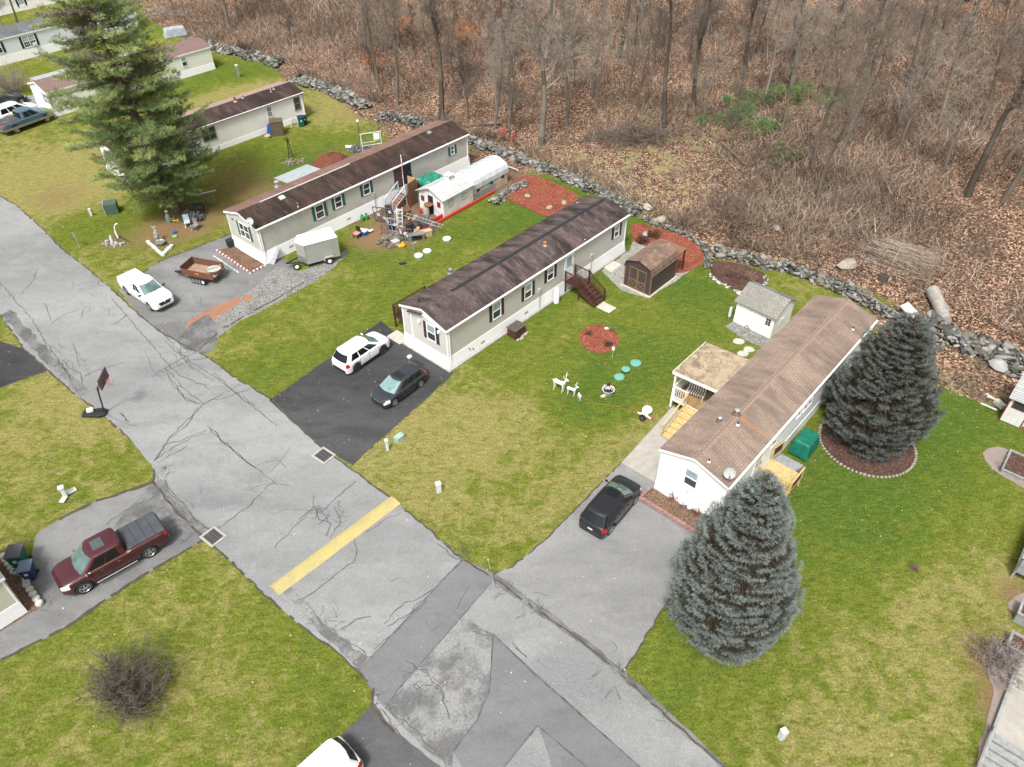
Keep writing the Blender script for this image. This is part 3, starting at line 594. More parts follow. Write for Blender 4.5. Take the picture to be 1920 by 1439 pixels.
def railing(p0, p1, mat, par, h=.9, sp=.13, name='railing', bw=.03, solid=0, base=.08):
    p0 = Vector(p0); p1 = Vector(p1); m = MB(); U = Vector((0,0,1)); m.beam(p0+U*h, p1+U*h, .09, .04); m.beam(p0+U*base, p1+U*base, .05, .04)
    L = (Vector((p1.x,p1.y,0))-Vector((p0.x,p0.y,0))).length; n = max(1,int(L/sp))
    for k in range(1, n): q = p0.lerp(p1, k/n); m.beam(q+U*(base+.02), q+U*(h-.02), bw, bw)
    if solid: m.beam(p0+U*(h+base)/2, p1+U*(h+base)/2, .012, h-base-.06)
    for q in (p0, p1): m.beam(q, q+U*(h+.06), .09, .09)
    return m.build(name, mat, par)
SWD = 1.55     # stairs at the house side of the front
railing((.05,LY-.02,zf), (LX-.05,LY-.02,zf), TRIM, pt, solid=1); railing((.03,1.25+SWD*.0+.75,zf), (.03,LY-.12,zf), TRIM, pt); railing((LX-.03,.1,zf), (LX-.03,LY-.12,zf), TRIM, pt)
def stairs(par, x0, xl, y0, y1, z1, n, mat, matr, rail=True, bal=.13, h=.85, two=True, rmat=None):   # descends from x0 towards x0+xl (signed)
    m = MB(); s_ = xl/n
    for k in range(n):
        z = z1*(1-(k+1)/(n+1)); a, b = sorted((x0+s_*k, x0+s_*(k+1)+s_*.08)); m.box(a,b,y0,y1,z-.04,z)
        a, b = sorted((x0+s_*k+s_*.02, x0+s_*k+s_*.06)); m.box(a,b,y0+.01,y1-.01,z,z+z1/(n+1)-.045)
    m.build('tread', mat, par)
    m = MB()
    for y in (y0-.045, y1+.005): m.add([(x0,y,z1-.02),(x0+xl,y,.14),(x0+xl,y,0),(x0+xl*.85,y,0),(x0,y,z1-.3),(x0,y+.04,z1-.02),(x0+xl,y+.04,.14),(x0+xl,y+.04,0),(x0+xl*.85,y+.04,0),(x0,y+.04,z1-.3)], [(0,1,2,3,4),(9,8,7,6,5),(0,5,6,1),(1,6,7,2),(2,7,8,3),(3,8,9,4),(4,9,5,0)])
    m.build('stringer', mat, par)
    if rail:
        for y in ((y0-.02, y1+.02) if two else (y1+.02,)): railing((x0,y,z1), (x0+xl,y,.12), rmat or matr, par, h, bal, 'handrail')
stairs(pt, -.02, -2.6, .45, 1.95, zf, 6, NEWWOOD, NEWWOOD, bal=3)
bt = thing('bench', 'white metal bench under the porch roof', 'bench', tuple(h3.M @ Vector((PX0+.9, PY0+LY*.62, zf))), h3.a+R(10))
m = MB()
for k in range(8): m.box(-.25,.25,-.55+k*.15,-.55+k*.15+.05,.42,.44)
m.box(-.27,.27,-.6,-.57,.4,.45).box(-.27,.27,.57,.6,.4,.45); m.build('seat', TRIM, bt)
m = MB()
for k in range(8): m.box(.24,.27,-.55+k*.15,-.5+k*.15,.46,.85)
m.box(.24,.27,-.6,.6,.86,.9); m.build('backrest', TRIM, bt)
for x in (-.22,.22):
    for y in (-.55,.55): MB().tube([(x,y,0),(x,y,.42)], .02, 6).build('leg', TRIM, bt)
# ---- landing with stairs on the far side of the white home
a0 = h3.loc(1436,874,.9); lx0 = h3.loc(1405,888,.9).x
dl = thing('side_deck', 'new lumber deck with dark lattice rails beside the spruce', 'deck', tuple(h3.M @ Vector((lx0,-h3.hw-.06,0))), h3.a)
m = MB(); DL, DW = 1.9, 2.0
for k in range(14): m.box(0,DL,-.02-k*.14-.133,-.02-k*.14,.86,.9)
m.build('deck_boards', NEWWOOD, dl)
for x in (.06,DL-.06): 
    for y in (-.1,-DW+.06): MB().box(x-.045,x+.045,y-.045,y+.045,0,.86).build('post', NEWWOOD, dl)
MB().box(-.03,-.002,-DW,0,.66,.86).box(DL+.002,DL+.03,-DW,0,.66,.86).build('rim_joist', NEWWOOD, dl)
railing((.04,-.1,.9),(.04,-DW+.04,.9), NEWWOOD, dl, .85, .14)
r_ = railing((.1,-DW+.0,.9),(DL-.3,-DW+.0,.9), NEWWOOD, dl, .85, 3); MB().box(.15,DL-.35,-DW-.01,-DW+.01,1.0,1.7).build('lattice', REDWOOD, r_)
r_ = railing((DL,-.02,.9),(DL+1.5,-.02,.35), NEWWOOD, dl, .85, 3); MB().add([(DL+.05,-.012,1.05),(DL+1.45,-.012,.55),(DL+1.45,-.012,1.1),(DL+.05,-.012,1.65),(DL+.05,-.03,1.05),(DL+1.45,-.03,.55),(DL+1.45,-.03,1.1),(DL+.05,-.03,1.65)], [(0,1,2,3),(7,6,5,4),(0,4,5,1),(1,5,6,2),(2,6,7,3),(3,7,4,0)]).build('lattice', REDWOOD, r_)
stairs(dl, DL, 1.5, -1.5, -.1, .9, 5, GRWOOD, NEWWOOD, two=False, bal=3, rail=False)
g = h3.loc(1496,826,.6); tb = thing('covered_grill', 'green tarp covered box against the white home wall', 'tarp cover', tuple(h3.M @ Vector((g.x, -h3.hw-.95, 0))), h3.a)
m = MB(); m.frus((-.85,.85,-.62,.62), .12, (-.72,.72,-.5,.5), 1.15); m.frus((-.75,.75,-.53,.53),1.151,(-.6,.6,-.4,.4),1.22)
cv = m.build('cover', GRNT, tb, bevel=.06); MB().box(-.6,.6,-.45,.45,0,.2).build('base', BLACK, tb)
# ---- middle grey home
S2 = siding('grey_siding', (.54,.52,.48), .11, .06); R2 = shingle('dark_red_grey_shingles', (.080,.064,.061), (.135,.096,.090), (.022,.019,.018), .9, .15, .33, 1, 1.1, (.20,.155,.145))
h2 = House(-6.02, 41.22, .8385, 4.6, 20.7, 3.45, 4.12, 'mobile_home', 'grey sided mobile home with dark roof and white skirting at the black driveway', S2, SKW, R2, TRIM, 1.0, .10)
MB().extx([(-.16,h2.roofz(.16)+.012),(0,h2.hr+.016),(.16,h2.roofz(.16)+.012),(0,h2.hr+.002)], 2.8, 20.4).build('ridge_vent', BLACK, h2.t)
h2.window('F', 809, 624, .75, 1.25, BROWNSH)
for p in ((931,582,.75,1.25),(990,546,.7,1.1),(1032,513,.65,1.0)): h2.window('R', *p, BROWNSH)
h2.window('R', 1156, 434, .55, .95, BROWNSH); h2.door('R', 1067, 489, .9, 2.05, zb=1.15)
h2.vent(786,567,.05,.25,BLACK,False,BLACK); h2.vent(1022,460,.07,.18,ORANGE,True,GREYM); h2.vent(845,513,.09,.3,GREYM); h2.vent(1083,380,.04,.25,BLACK,False,GREYM); h2.vent(1097,449,.03,.2,BLACK,False,GREYM)
# little gable trim on the front wall
u1, z1 = h2.wallpx('F', 781, 588); m = MB(); X0 = h2.x0
ua, za = h2.wallpx('F', 783, 590); 
def fbar(m, a, b, w=.1, d=.10):
    m.beam((X0-d/2-.004, a[0], a[1]), (X0-d/2-.004, b[0], b[1]), d, w)
mid = .15
fbar(m, (mid+1.05, 1.02), (mid+1.05, 3.22), .12); fbar(m, (mid+1.2, 3.27), (mid-.15, 3.62), .12); fbar(m, (mid-.15, 3.62), (-h2.hw, 3.2), .12)
m.build('gable_trim', TRIM, h2.t)
MB().extx([(mid+1.25,3.3),(mid-.15,3.68),(mid-.15,3.72),(mid+1.3,3.34)], -.14, .09).build('gable_roof', R2, h2.t)
for (px, py) in ((787,602),(824,622)): u, z = h2.wallpx('F', px, py); MB().obox((X0-.09,u,z), (.16,.16,.2)).build('porch_light', TRIM, h2.t, bevel=.02)
for (px, py) in ((878,653),(885,653)): u, z = h2.wallpx('R', px, py); MB().tube([(u,-h2.hw-.04,z),(u,-h2.hw-.14,z-.02),(u+.06,-h2.hw-.14,z-.12)], .03, 6).build('spigot', BLACK, h2.t)
MB().box(.0,20.6,-h2.hw-.28,-h2.hw-.16,0,.12).box(-.12,0.,-h2.hw-.28,h2.hw+.2,0,.10).build('timber_edging', OLDWOOD, h2.t)
# dark red steps at the door
u = h2.wallpx('R', 1067, 489)[0]; st = thing('porch_steps', 'dark red wooden steps with landing at the grey home door', 'steps', tuple(h2.M @ Vector((u-.65,-h2.hw-.13,0))), h2.a)
m = MB()
for k in range(10): m.box(0,1.3,-.02-k*.14-.133,-.02-k*.14,1.06,1.1)
m.build('landing', REDWOOD, st)
MB().box(.05,.14,-1.4,-1.31,0,1.06).box(1.16,1.25,-1.4,-1.31,0,1.06).box(.05,.14,-.12,-.03,0,1.06).box(1.16,1.25,-.12,-.03,0,1.06).build('post', REDWOOD, st)
railing((.03,-.05,1.1),(.03,-1.4,1.1), REDWOOD, st, .9, .12); railing((1.27,-.05,1.1),(1.27,-1.4,1.1), REDWOOD, st, .9, .12)
fs = thing('tmp','x','y'); bpy.data.objects.remove(fs)
m = MB(); ns = 5
for k in range(ns): z = 1.1*(1-(k+1)/(ns+1)); m.box(.05,1.25,-1.42-.3*(k+1),-1.42-.3*k,z-.04,z).box(.08,1.22,-1.45-.3*k,-1.42-.3*k,z,z+.14)
m.build('tread', REDWOOD, st)
m = MB()
for x in (.0,1.26): m.add([(x,-1.42,1.08),(x,-3.0,.12),(x,-3.0,0),(x,-2.7,0),(x,-1.42,.78),(x+.04,-1.42,1.08),(x+.04,-3.0,.12),(x+.04,-3.0,0),(x+.04,-2.7,0),(x+.04,-1.42,.78)], [(0,1,2,3,4),(9,8,7,6,5),(0,5,6,1),(1,6,7,2),(2,7,8,3),(3,8,9,4),(4,9,5,0)])
m.build('stringer', REDWOOD, st)
for x in (.03,1.27): railing((x,-1.45,1.1),(x,-2.95,.12), REDWOOD, st, .9, .12, 'handrail')
solo(MB().box(-.45,.45,-.6,.6,0,.05), 'stone_slab', CONCW, 'pale slab at the foot of the dark red steps', 'slab', tuple(h2.M @ Vector((u+.0,-h2.hw-3.75,.0))), h2.a, bevel=.01)
dk = thing('back_deck', 'dark red railed deck on the far side of the grey home', 'deck', tuple(h2.M @ Vector((.9,h2.hw+.14,0))), h2.a)
MB().box(0,3.2,0,1.9,.95,1.0).build('landing', REDWOOD, dk)
for x in (.06,3.14): MB().box(x-.05,x+.05,1.8,1.9,0,.95).build('post', REDWOOD, dk)
railing((.04,1.87,1.0),(3.16,1.87,1.0), REDWOOD, dk, .95, .13); railing((.03,.1,1.0),(.03,1.8,1.0), REDWOOD, dk, .95, .13)
solo(MB().box(-.5,.5,-.7,.7,0,.05), 'stone_slab', CONCW, 'pale slab at the far corner of the black driveway', 'slab', tuple(h2.M @ Vector((.2,h2.hw+.9,0))), h2.a)
# ---- grey home with green shutters
S1 = siding('greenish_grey_siding', (.50,.495,.445), .115, .35, dirtc=(.36,.34,.26)); R1 = shingle('dark_brown_shingles', (.05,.033,.028), (.08,.05,.04), (.018,.015,.014), .8, .2, .3, 1, .8, (.13,.085,.065))  # R1: brown-black right slope, without the sheen painted on the left
R1b = shingle('reddish_sheen_shingles', (.19,.11,.088), (.25,.155,.125), (.12,.07,.056), .6, .2, .3, 1, .8, (.33,.22,.17))  # left slope copy, lightened: sky sheen painted into the shingle colour
h1 = House(-21.87, 54.65, .842, 4.6, 24.2, 3.32, 3.97, 'mobile_home', 'greenish grey mobile home with green shutters and cluttered steps', S1, SKW, R1, TRIM, 1.05, .12)
m = MB(); slopebox(m, h1, 1, .02, 24.18, .14, 2.31, .003, .018); m.build('roof_side', R1b, h1.t)
m = MB(); slopebox(m, h1, 1, 2.2, 11.5, .02, .13, .004, .07); m.build('ridge_flashing', TRIM, h1.t)
h1.window('F', 457, 426, .62, 1.2, GREENSH, n=2, blind=False)
for p in ((599,395,.75,1.15),(634,378,.65,.95),(687,354,.65,.95)): h1.window('R', *p, GREENSH, blind=False)
h1.window('R', 848, 282, .35, .75, GREENSH, blind=False, mull=0)
h1.door('R', 748,332,1.0,2.05, pm('plum_door', (.09,.05,.055), None, 4, .6), False, 1.15); h1.door('R', 763,322,.8,2.05, BLACK, False, 1.15)
h1.vent(520,349,.11,.35,OLDWOOD); h1.hatch(529,372,.4); h1.hatch(805,250,.35,ALU); h1.vent(559,388,.03,.25); 
dish(h1, 478, 425)
u, z = h1.wallpx('F', 436, 410)
MB().box(h1.x0-.07,h1.x0-.0,u-.1,u+.1,z-.08,z+.0).build('mailbox_sign', BLACK, h1.t)
m = MB().beam((.45,-h1.hw-.28,.0),(1.5,-h1.hw-.05,1.0),.7,.03); solo(m.xf(h1.M), 'metal_sheet', GREYM, 'bent grey metal sheet leaning on the white skirting corner', 'metal sheet')
zc = 2.55; Kn = [h1.loc(*p, zc) for p in ((547,347),(509,331),(574,308),(614,321))]; cx0 = (Kn[0].x+Kn[1].x)/2; cx1 = (Kn[2].x+Kn[3].x)/2; cy0 = (Kn[0].y+Kn[3].y)/2; cy1 = (Kn[1].y+Kn[2].y)/2
cp = thing('carport', 'open carport with ribbed white metal roof behind the green shuttered home', 'carport', tuple(h1.M @ Vector((cx0,cy0,0))), h1.a); QX, QY = cx1-cx0, cy1-cy0; print('carport', QX, QY, cy0)
m = MB().add([(0,0,2.65),(QX,0,2.65),(QX,QY,2.4),(0,QY,2.4),(0,0,2.60),(QX,0,2.60),(QX,QY,2.35),(0,QY,2.35)], [(0,1,2,3),(4,7,6,5),(0,4,5,1),(1,5,6,2),(2,6,7,3),(3,7,4,0)])
for k in range(int(QX/.2)): x = .1+k*.2; m.add([(x,0.01,2.653),(x+.05,.01,2.653),(x+.05,QY-.01,2.403),(x,QY-.01,2.403),(x+.012,.01,2.69),(x+.038,.01,2.69),(x+.038,QY-.01,2.44),(x+.012,QY-.01,2.44)], [(0,1,5,4),(1,2,6,5),(2,3,7,6),(3,0,4,7),(4,5,6,7)])
m.build('roof', pm('white_metal_roofing', (.42,.46,.47), (.34,.37,.38), 2, .4, .2), cp)
for x in (.1,QX/2,QX-.1):
    for y in (.1,QY-.1): MB().box(x-.05,x+.05,y-.05,y+.05,0,2.34).build('post', OLDWOOD, cp)
MB().box(0,QX,-.03,-.002,2.4,2.63).build('beam', TRIM, cp)
# ---- white home behind the pine
S4 = siding('cream_siding', (.80,.79,.75), .3, .08, lmin=.9); R4 = shingle('dark_flat_shingles', (.045,.03,.028), (.075,.048,.042), (.022,.017,.016), .7, .3, .4, 1, .5, (.16,.11,.10))
b4 = G(574,222); o4 = b4 - DV*21 + NV*2.1
h4 = House(o4.x, o4.y, HA, 4.4, 21.2, 2.95, 3.45, 'mobile_home', 'cream white mobile home with dark flat roof behind the big pine', S4, SKW, R4, REDWOOD, .5, .06)
h4.window('R', 557,194,.7,1.3,None,blind=False,frame=GREYM); h4.window('R', 505,210,.5,1.0,None,blind=False,mull=2); h4.window('R', 390,245,.7,1.2,None,n=2,blind=False,frame=GREYM); h4.window('R', 335,268,.6,1.0,None,n=1,blind=False)
m = MB(); slopebox(m, h4, 1, .02, 21.18, .14, 2.18, .003, .02); m.build('roof_side', shingle('pink_sheen_shingles', (.30,.20,.18),(.36,.25,.22),None,0,.3,.4), h4.t)  # left slope overlay, paler pink with the sky's reflection put into its colour
for p in ((441,190,.08,.3,RUST),(455,184,.06,.2,ALU),(513,167,.06,.15,ALU),(508,172,.05,.15,GREYM)): h4.vent(*p)
# ---- white home with brown roof, far left
R5 = shingle('plum_brown_shingles', (.17,.11,.10), (.22,.15,.135), None, 0, .15, .33); S5 = siding('pale_cream_siding', (.76,.76,.70), .2, .04)
b5 = G(405,129); o5 = b5 - DV*20.5 + NV*2.2
h5 = House(o5.x, o5.y, HA, 4.6, 20.5, 2.75, 3.4, 'mobile_home', 'white mobile home with plum brown roof behind the blue pickup', S5, SKW, R5, TRIM, .75, .06)
h5.window('F', 80,166,.55,1.0,BLACK,n=2,blind=False); h5.window('R', 345,115,.6,1.0,None)
MB().box(8,14,h5.w/2+.05,h5.w/2+2.5,2.3,2.36).build('side_awning', WHITE, h5.t)
cp2 = thing('carport', 'small pale awning behind the plum roofed white home', 'awning', tuple(h5.M @ Vector((1.2,h5.w/2+.1,0))), h5.a)
MB().add([(0,0,2.55),(5,0,2.55),(5,2.6,2.3),(0,2.6,2.3),(0,0,2.48),(5,0,2.48),(5,2.6,2.23),(0,2.6,2.23)], [(0,1,2,3),(4,7,6,5),(0,4,5,1),(1,5,6,2),(2,6,7,3),(3,7,4,0)]).build('roof', bpy.data.materials['white_metal_roofing'], cp2)
for x in (.1,4.9): MB().box(x-.05,x+.05,2.4,2.5,0,2.25).build('post', TRIM, cp2)
# ---- white home with grey roof at the left edge
R6 = shingle('dark_grey_shingles', (.10,.11,.115), (.16,.165,.17), (.06,.065,.07), .5, .15, .33, 1, .5, (.24,.25,.25)); S6 = siding('bluish_white_siding', (.68,.72,.76), .2, .03)
b6 = G(147,88); o6 = b6 - DV*15.5 + NV*2.3
h6 = House(o6.x, o6.y, HA+R(1.5), 4.6, 25, 3.05, 3.75, 'mobile_home', 'bluish white mobile home with dark grey roof at the left edge', S6, SKW, R6, TRIM, 1.0, .06)
h6.window('R', 51,68,.75,1.3,BLACK,n=2,ac=1,mull=2); h6.window('R', -8,80,.75,1.2,BLACK)
b7 = G(0,31); o7 = b7 - DV*4 + NV*2.3
h7 = House(o7.x, o7.y, HA+R(3), 4.6, 22, 3.0, 3.7, 'mobile_home', 'white mobile home at the top left corner behind the bare tree', S5, SKW, R6, TRIM, .9, .06)
h7.window('R', 40,5,.75,1.2,BLACK)
# ---- corner of a cream home, bottom left
b8 = G(44,1141); 
h8 = House(b8.x+1.7*NV.x+0.1, b8.y+1.7*NV.y+.1, HA+pi, 4.3, 14, 3.0, 3.7, 'mobile_home', 'cream ribbed home with white skirting at the bottom left edge', siding('cream_ribbed_siding', (.58,.56,.46), .12, .05), SKW, R6, TRIM, .95, .06)
for hh, lst in ((h1,((540,440),(650,392),(820,330))),(h2,((905,680),(985,622),(1100,560))),(h3,((1450,850),))):
    for (px, py) in lst:
        u, z = hh.wallpx('R', px, py); hh.bx(MB(), 'R', u-.2, u+.2, .42, .62, .05, .09).build('skirting_vent', GREYP, hh.t)
for hh, px, py in ((h1,700,365),(h2,1010,560),(h2,1110,450)):
    u, z = hh.wallpx('R', px, py); m = MB(); hh.bx(m, 'R', u-.12, u+.12, 1.5, 1.85, 0, .12); hh.bx(m, 'R', u-.03, u+.03, .0, 1.5, .09, .13); m.build('electric_meter', GREYP, hh.t)
for hh in (h1,h2,h3,h4):
    m = MB(); y_ = hh.w/2+.016
    m.box(.02,hh.L-.02,-y_-.09,-y_-.0,hh.he-.13,hh.he-.05); g_ = m.build('gutter', TRIM, hh.t)
    for x_ in (.25,hh.L-.3): MB().box(x_,x_+.07,-hh.hw-.09,-hh.hw-.02,.1,hh.he-.14).build('downspout', TRIM, hh.t)
# ================================================================ sheds
def xf(m, t): return m
def barn(px0, px1, label):   # dark brown gambrel shed; px0,px1 = base corners of the door side
    a, b = G(1170,548), G(1217,557)
    a = G(1171,533); b = G(1217,557); w = 2.45; d = (a-b).normalized(); ang = math.atan2(-d.x, d.y)  # local y along door wall
    ang = HA; L = 3.6
    t = thing('storage_shed', label, 'shed', (b.x, b.y, .02), ang)
    wall = siding('dark_brown_paint', (.062,.045,.046), .3, .03, True); prof = [(0,1.75),(-0,1.75)]
    P = [(-.06,1.72),(.12,2.32),(w/2,2.72),(w-.12,2.32),(w+.06,1.72)]
    m = MB().extx([(0,.05),(w,.05),(w,1.8),(w-.17,2.28),(w/2,2.66),(.17,2.28),(0,1.8)], .04, L); m.build('wall', wall, t)
    m = MB()
    for i in range(4): (y0,z0),(y1,z1) = P[i], P[i+1]; m.extx([(y0,z0),(y0,z0+.05),(y1,z1+.05),(y1,z1)][::-1], -.1, L+.1)
    m.build('roof', shingle('mottled_brown_shingles', (.17,.105,.08), (.27,.185,.14), (.08,.055,.045), .6, .15, .3, 0, 1.5, (.30,.21,.16)), t)
    tr = pm('tan_trim', (.20,.125,.065), None, 5, .6)
    m = MB()
    for y in (.0,w-.07): m.box(-.0,.035,y-.003,y+.073,.05,1.75)
    m.box(.03,.1,-.018,-.002,.05,1.75).box(L-.08,L,-.018,-.002,.05,1.75); m.build('corner_trim', tr, t)
    for s_ in (0,1):
        y0 = w/2-.78+s_*.79; y1 = y0+.77; D = MB().box(.0,.03,y0,y1,.12,1.95).build('door', wall, t); m = MB()
        m.box(-.03,-.001,y0,y0+.07,.12,1.95).box(-.03,-.001,y1-.07,y1,.12,1.95).box(-.03,-.001,y0+.07,y1-.07,1.88,1.95).box(-.03,-.001,y0+.07,y1-.07,.12,.19).box(-.03,-.001,y0+.07,y1-.07,.85,.92)
        m.beam((-.014,y0+.07,.2),(-.014,y1-.07,.84),.02,.05).beam((-.018,y0+.07,.84),(-.018,y1-.07,.2),.02,.05); m.build('door_trim', tr, D)
    MB().box(-.15,L+.15,-.15,w+.15,-.02,.05).build('base', CONCW, t)
    m = MB().box(L+.1,L+.14,-.05,.05,1.0,1.05); m.box(L+.05,L+1.3,.0,w,2.0,2.04); m.build('side_awning', tr, t); MB().box(L+1.15,L+1.25,.05,.15,0,2.0).build('post', BLACK, t); MB().box(L+1.15,L+1.25,w-.15,w-.05,0,2.0).build('post', BLACK, t)
barn(0,0,'dark brown barn shaped shed with crossed double doors')
def wshed():
    a = G(1374,604); b = G(1443,637); w = (a-b).length; d = (b-a).normalized(); ang = math.atan2(d.y, d.x); D = 2.75
    t = thing('storage_shed', 'white shed with grey shingle roof and a tiny paned window', 'shed', (a.x,a.y,0), ang); hw_ = 1.95
    wal = siding('plain_white_boards', (.80,.79,.74), .3, .02, True)
    MB().add([(0,0,.05),(w,0,.05),(w,D,.05),(0,D,.05),(0,0,hw_),(w,0,hw_),(w,D,hw_),(0,D,hw_),(0,D*.55,hw_+.75),(w,D*.55,hw_+.75)], [(0,3,2,1),(0,1,5,4),(2,3,7,6),(1,2,6,9,5),(3,0,4,8,7),(4,5,9,8),(6,7,8,9)]).build('wall', wal, t)
    rm = shingle('grey_shingles', (.19,.18,.155), (.29,.28,.245), (.13,.125,.115), .4, .15, .33); rb = shingle('blue_grey_shingles', (.14,.15,.17), (.20,.21,.23), (.32,.31,.30), .6, .15, .33)
    def sl(y0,z0,y1,z1): return MB().extx([(y0,z0),(y1,z1),(y1,z1+.06),(y0,z0+.06)], -.15, w+.15)
    sl(-.2,hw_-.07,D*.55,hw_+.77).build('roof', rm, t); sl(D*.55,hw_+.77,D+.2,hw_-.02).build('roof_side', rb, t)
    x = w-.62; m = MB()
    for i in range(3):
        for j in range(2): m.box(x+j*.2, x+.17+j*.2, -.02, -.001, 1.05+i*.2, 1.21+i*.2)
    m.build('window', GLASS, t)
    m = MB().box(.25,.265,-.012,-.001,.1,1.8).box(1.15,1.165,-.012,-.001,.1,1.8).box(2.0,2.015,-.012,-.001,.1,1.8) ; m.build('door_seam', GREYP, t)
    MB().beam((.95,-.03,.06),(1.15,-.03,.3),.03,.03).beam((1.15,-.03,.3),(1.4,-.03,.06),.03,.03).build('door_brace', BLACK, t)
    MB().obox((w+.02,D*.45,1.0),(.03,.5,.5)).build('vent_panel', WHITE, t)
wshed()
def playshed():
    # old white cottage shed and its plastic sheeted extension
    b = G(833,411); ang = HA+R(2); w, L = 3.0, 3.9; wal = siding('dirty_white_boards', (.64,.64,.63), .25, .35, True, (.35,.33,.28))
    t = thing('storage_shed', 'old white cottage shed beside the red boards', 'shed', (b.x,b.y,0), ang); hw_ = 1.9; hr = 2.55
    MB().extx([(0,0),(w,0),(w,hw_),(w/2,hr),(0,hw_)], 0, L).build('wall', wal, t); rm = pm('white_painted_roof', (.50,.50,.49), (.33,.33,.315), 1.4, .6, fine=.25)
    m = MB().extx([(-.2,hw_-.1),(w/2,hr),(w/2,hr+.05),(-.2,hw_-.05)], -.25, L+.1).extx([(w/2,hr),(w+.2,hw_-.1),(w+.2,hw_-.05),(w/2,hr+.05)], -.25, L+.1); m.build('roof', rm, t)
    cu = MB().box(L*.62-.28,L*.62+.28,w/2-.28,w/2+.28,hr-.15,hr+.35).frus((L*.62-.36,L*.62+.36,w/2-.36,w/2+.36),hr+.351,(L*.62-.1,L*.62+.1,w/2-.1,w/2+.1),hr+.55); cu.build('cupola', GREYL, t)
    for x in (1.0,2.75):
        f = MB().box(x-.32,x+.32,-.03,-.001,.85,1.45).build('window', GRWOOD, t); m = MB()
        for i in range(3):
            for j in range(2): m.box(x-.27+i*.185,x-.11+i*.185,-.04,-.031,.9+j*.27,1.12+j*.27)
        m.build('pane', GREYL, f)
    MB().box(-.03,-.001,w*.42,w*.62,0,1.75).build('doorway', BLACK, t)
    for y in (.35,2.35): MB().box(-.03,-.001,y,y+.4,.95,1.45).build('window', REDD, t)
    MB().lathe([(.0,1.05),(.42,1.05),(.42,1.1),(0,1.1)], (-.35,w*.5,0), 16).build('round_shelf', BROWNP, t)
    g2 = thing('greenhouse', 'plywood greenhouse with clear plastic sheet roof behind the cottage shed', 'greenhouse', tuple(Matrix.Translation((b.x,b.y,0)) @ Matrix.Rotation(ang,4,'Z') @ Vector((L+.1,.1,0))), ang)
    L2, w2 = 4.9, 2.7
    MB().extx([(0,0),(w2,0),(w2,1.4),(w2*.85,1.95),(w2/2,2.25),(w2*.15,1.95),(0,1.4)], 0, L2).build('wall', pm('bare_plywood_panels', (.42,.32,.20), (.55,.50,.42), 1.2, .8, fine=.2, lo=.45, hi=.55), g2)
    pl = pm('plastic_sheeting', (.38,.44,.45), (.52,.54,.53), 1.1, .22, 0, .6, bmp=.3)
    arc = [(-.06,1.1),(-.05,1.5),(.12,1.85),(w2*.2,2.08),(w2*.36,2.24),(w2/2,2.3),(w2*.64,2.24),(w2*.8,2.08),(w2-.12,1.85),(w2+.05,1.5)]; m = MB()
    for (a_,b_) in zip(arc, arc[1:]): m.extx([a_, b_, (b_[0],b_[1]+.035), (a_[0],a_[1]+.035)], -.05, L2+.1)
    m.build('roof', pl, g2)
    for k in range(6): x = .1+k*(L2-.2)/5; MB().tube([(x,a_[0],a_[1]+.04) for a_ in arc], .025, 5).build('hoop', GREYL, g2)
    for x in (.5,2.4,4.0): MB().box(x,x+.4,-.02,-.001,.75,1.05).build('window', GLASS, g2)
    MB().box(0,L2*.62,-.03,-.002,.0,.75).build('lower_panel', GRWOOD, g2)
    # red boards along the grass edge
    t = thing('red_boards', 'long row of red plastic barrier boards beside the cottage shed', 'barrier', (0,0,0)); 
    p0, p1 = G(800,432), G(928,361); dd = (p1-p0).normalized(); nn = Vector((-dd.y,dd.x,0))
    for off, h in ((0,.28),(.38,.45)):
        n = 6
        for k in range(n):
            a = p0.lerp(p1,k/n)+nn*off; b2 = p0.lerp(p1,(k+.97)/n)+nn*off; MB().beam(a+Vector((0,0,h/2)), b2+Vector((0,0,h/2)), .16, h).build('board', RED, t, bevel=.03)
playshed()
def redshed():
    a = G(1872,787); t = thing('storage_shed', 'white shed with dark red cross trim at the right edge', 'shed', (a.x,a.y,0), R(-42)); w, D = 3.2, 3.0
    wal = siding('dull_white_boards', (.62,.62,.58), .3, .15, True)
    MB().add([(0,0,.05),(w,0,.05),(w,D,.05),(0,D,.05),(0,0,2.0),(w,0,2.0),(w,D,2.0),(0,D,2.0),(0,D/2,2.8),(w,D/2,2.8)], [(0,3,2,1),(0,1,5,4),(2,3,7,6),(1,2,6,9,5),(3,0,4,8,7),(4,5,9,8),(6,7,8,9)]).build('wall', wal, t)
    rm = shingle('silver_shingles', (.30,.31,.30), (.40,.41,.40), (.2,.2,.2), .5, .15, 3)
    MB().extx([(-.2,1.94),(D/2,2.82),(D/2,2.88),(-.2,2.0)], -.1, w+.1).extx([(D/2,2.82),(D+.2,1.94),(D+.2,2.0),(D/2,2.88)], -.1, w+.1).build('roof', rm, t)
    m = MB().box(-.01,.07,-.03,-.001,.05,2.0).box(1.2,1.27,-.03,-.001,.05,2.0).box(.25,1.0,-.03,-.001,1.25,1.32).box(.25,1.0,-.03,-.001,1.82,1.89).box(.25,.32,-.03,-.001,1.32,1.82).box(.93,1.0,-.03,-.001,1.32,1.82)
    m.box(1.3,3.0,-.03,-.001,.1,.17).box(1.3,3.0,-.03,-.001,.95,1.02).beam((1.32,-.018,.2),(2.1,-.018,.93),.02,.06).beam((1.32,-.022,.93),(2.1,-.022,.2),.02,.06).beam((2.2,-.018,.2),(2.95,-.018,.93),.02,.06).box(2.1,2.17,-.035,-.001,.1,1.9); m.build('cross_trim', REDD, t)
    MB().box(.33,.92,-.02,-.002,1.33,1.81).build('window', GLASS, t)
redshed()
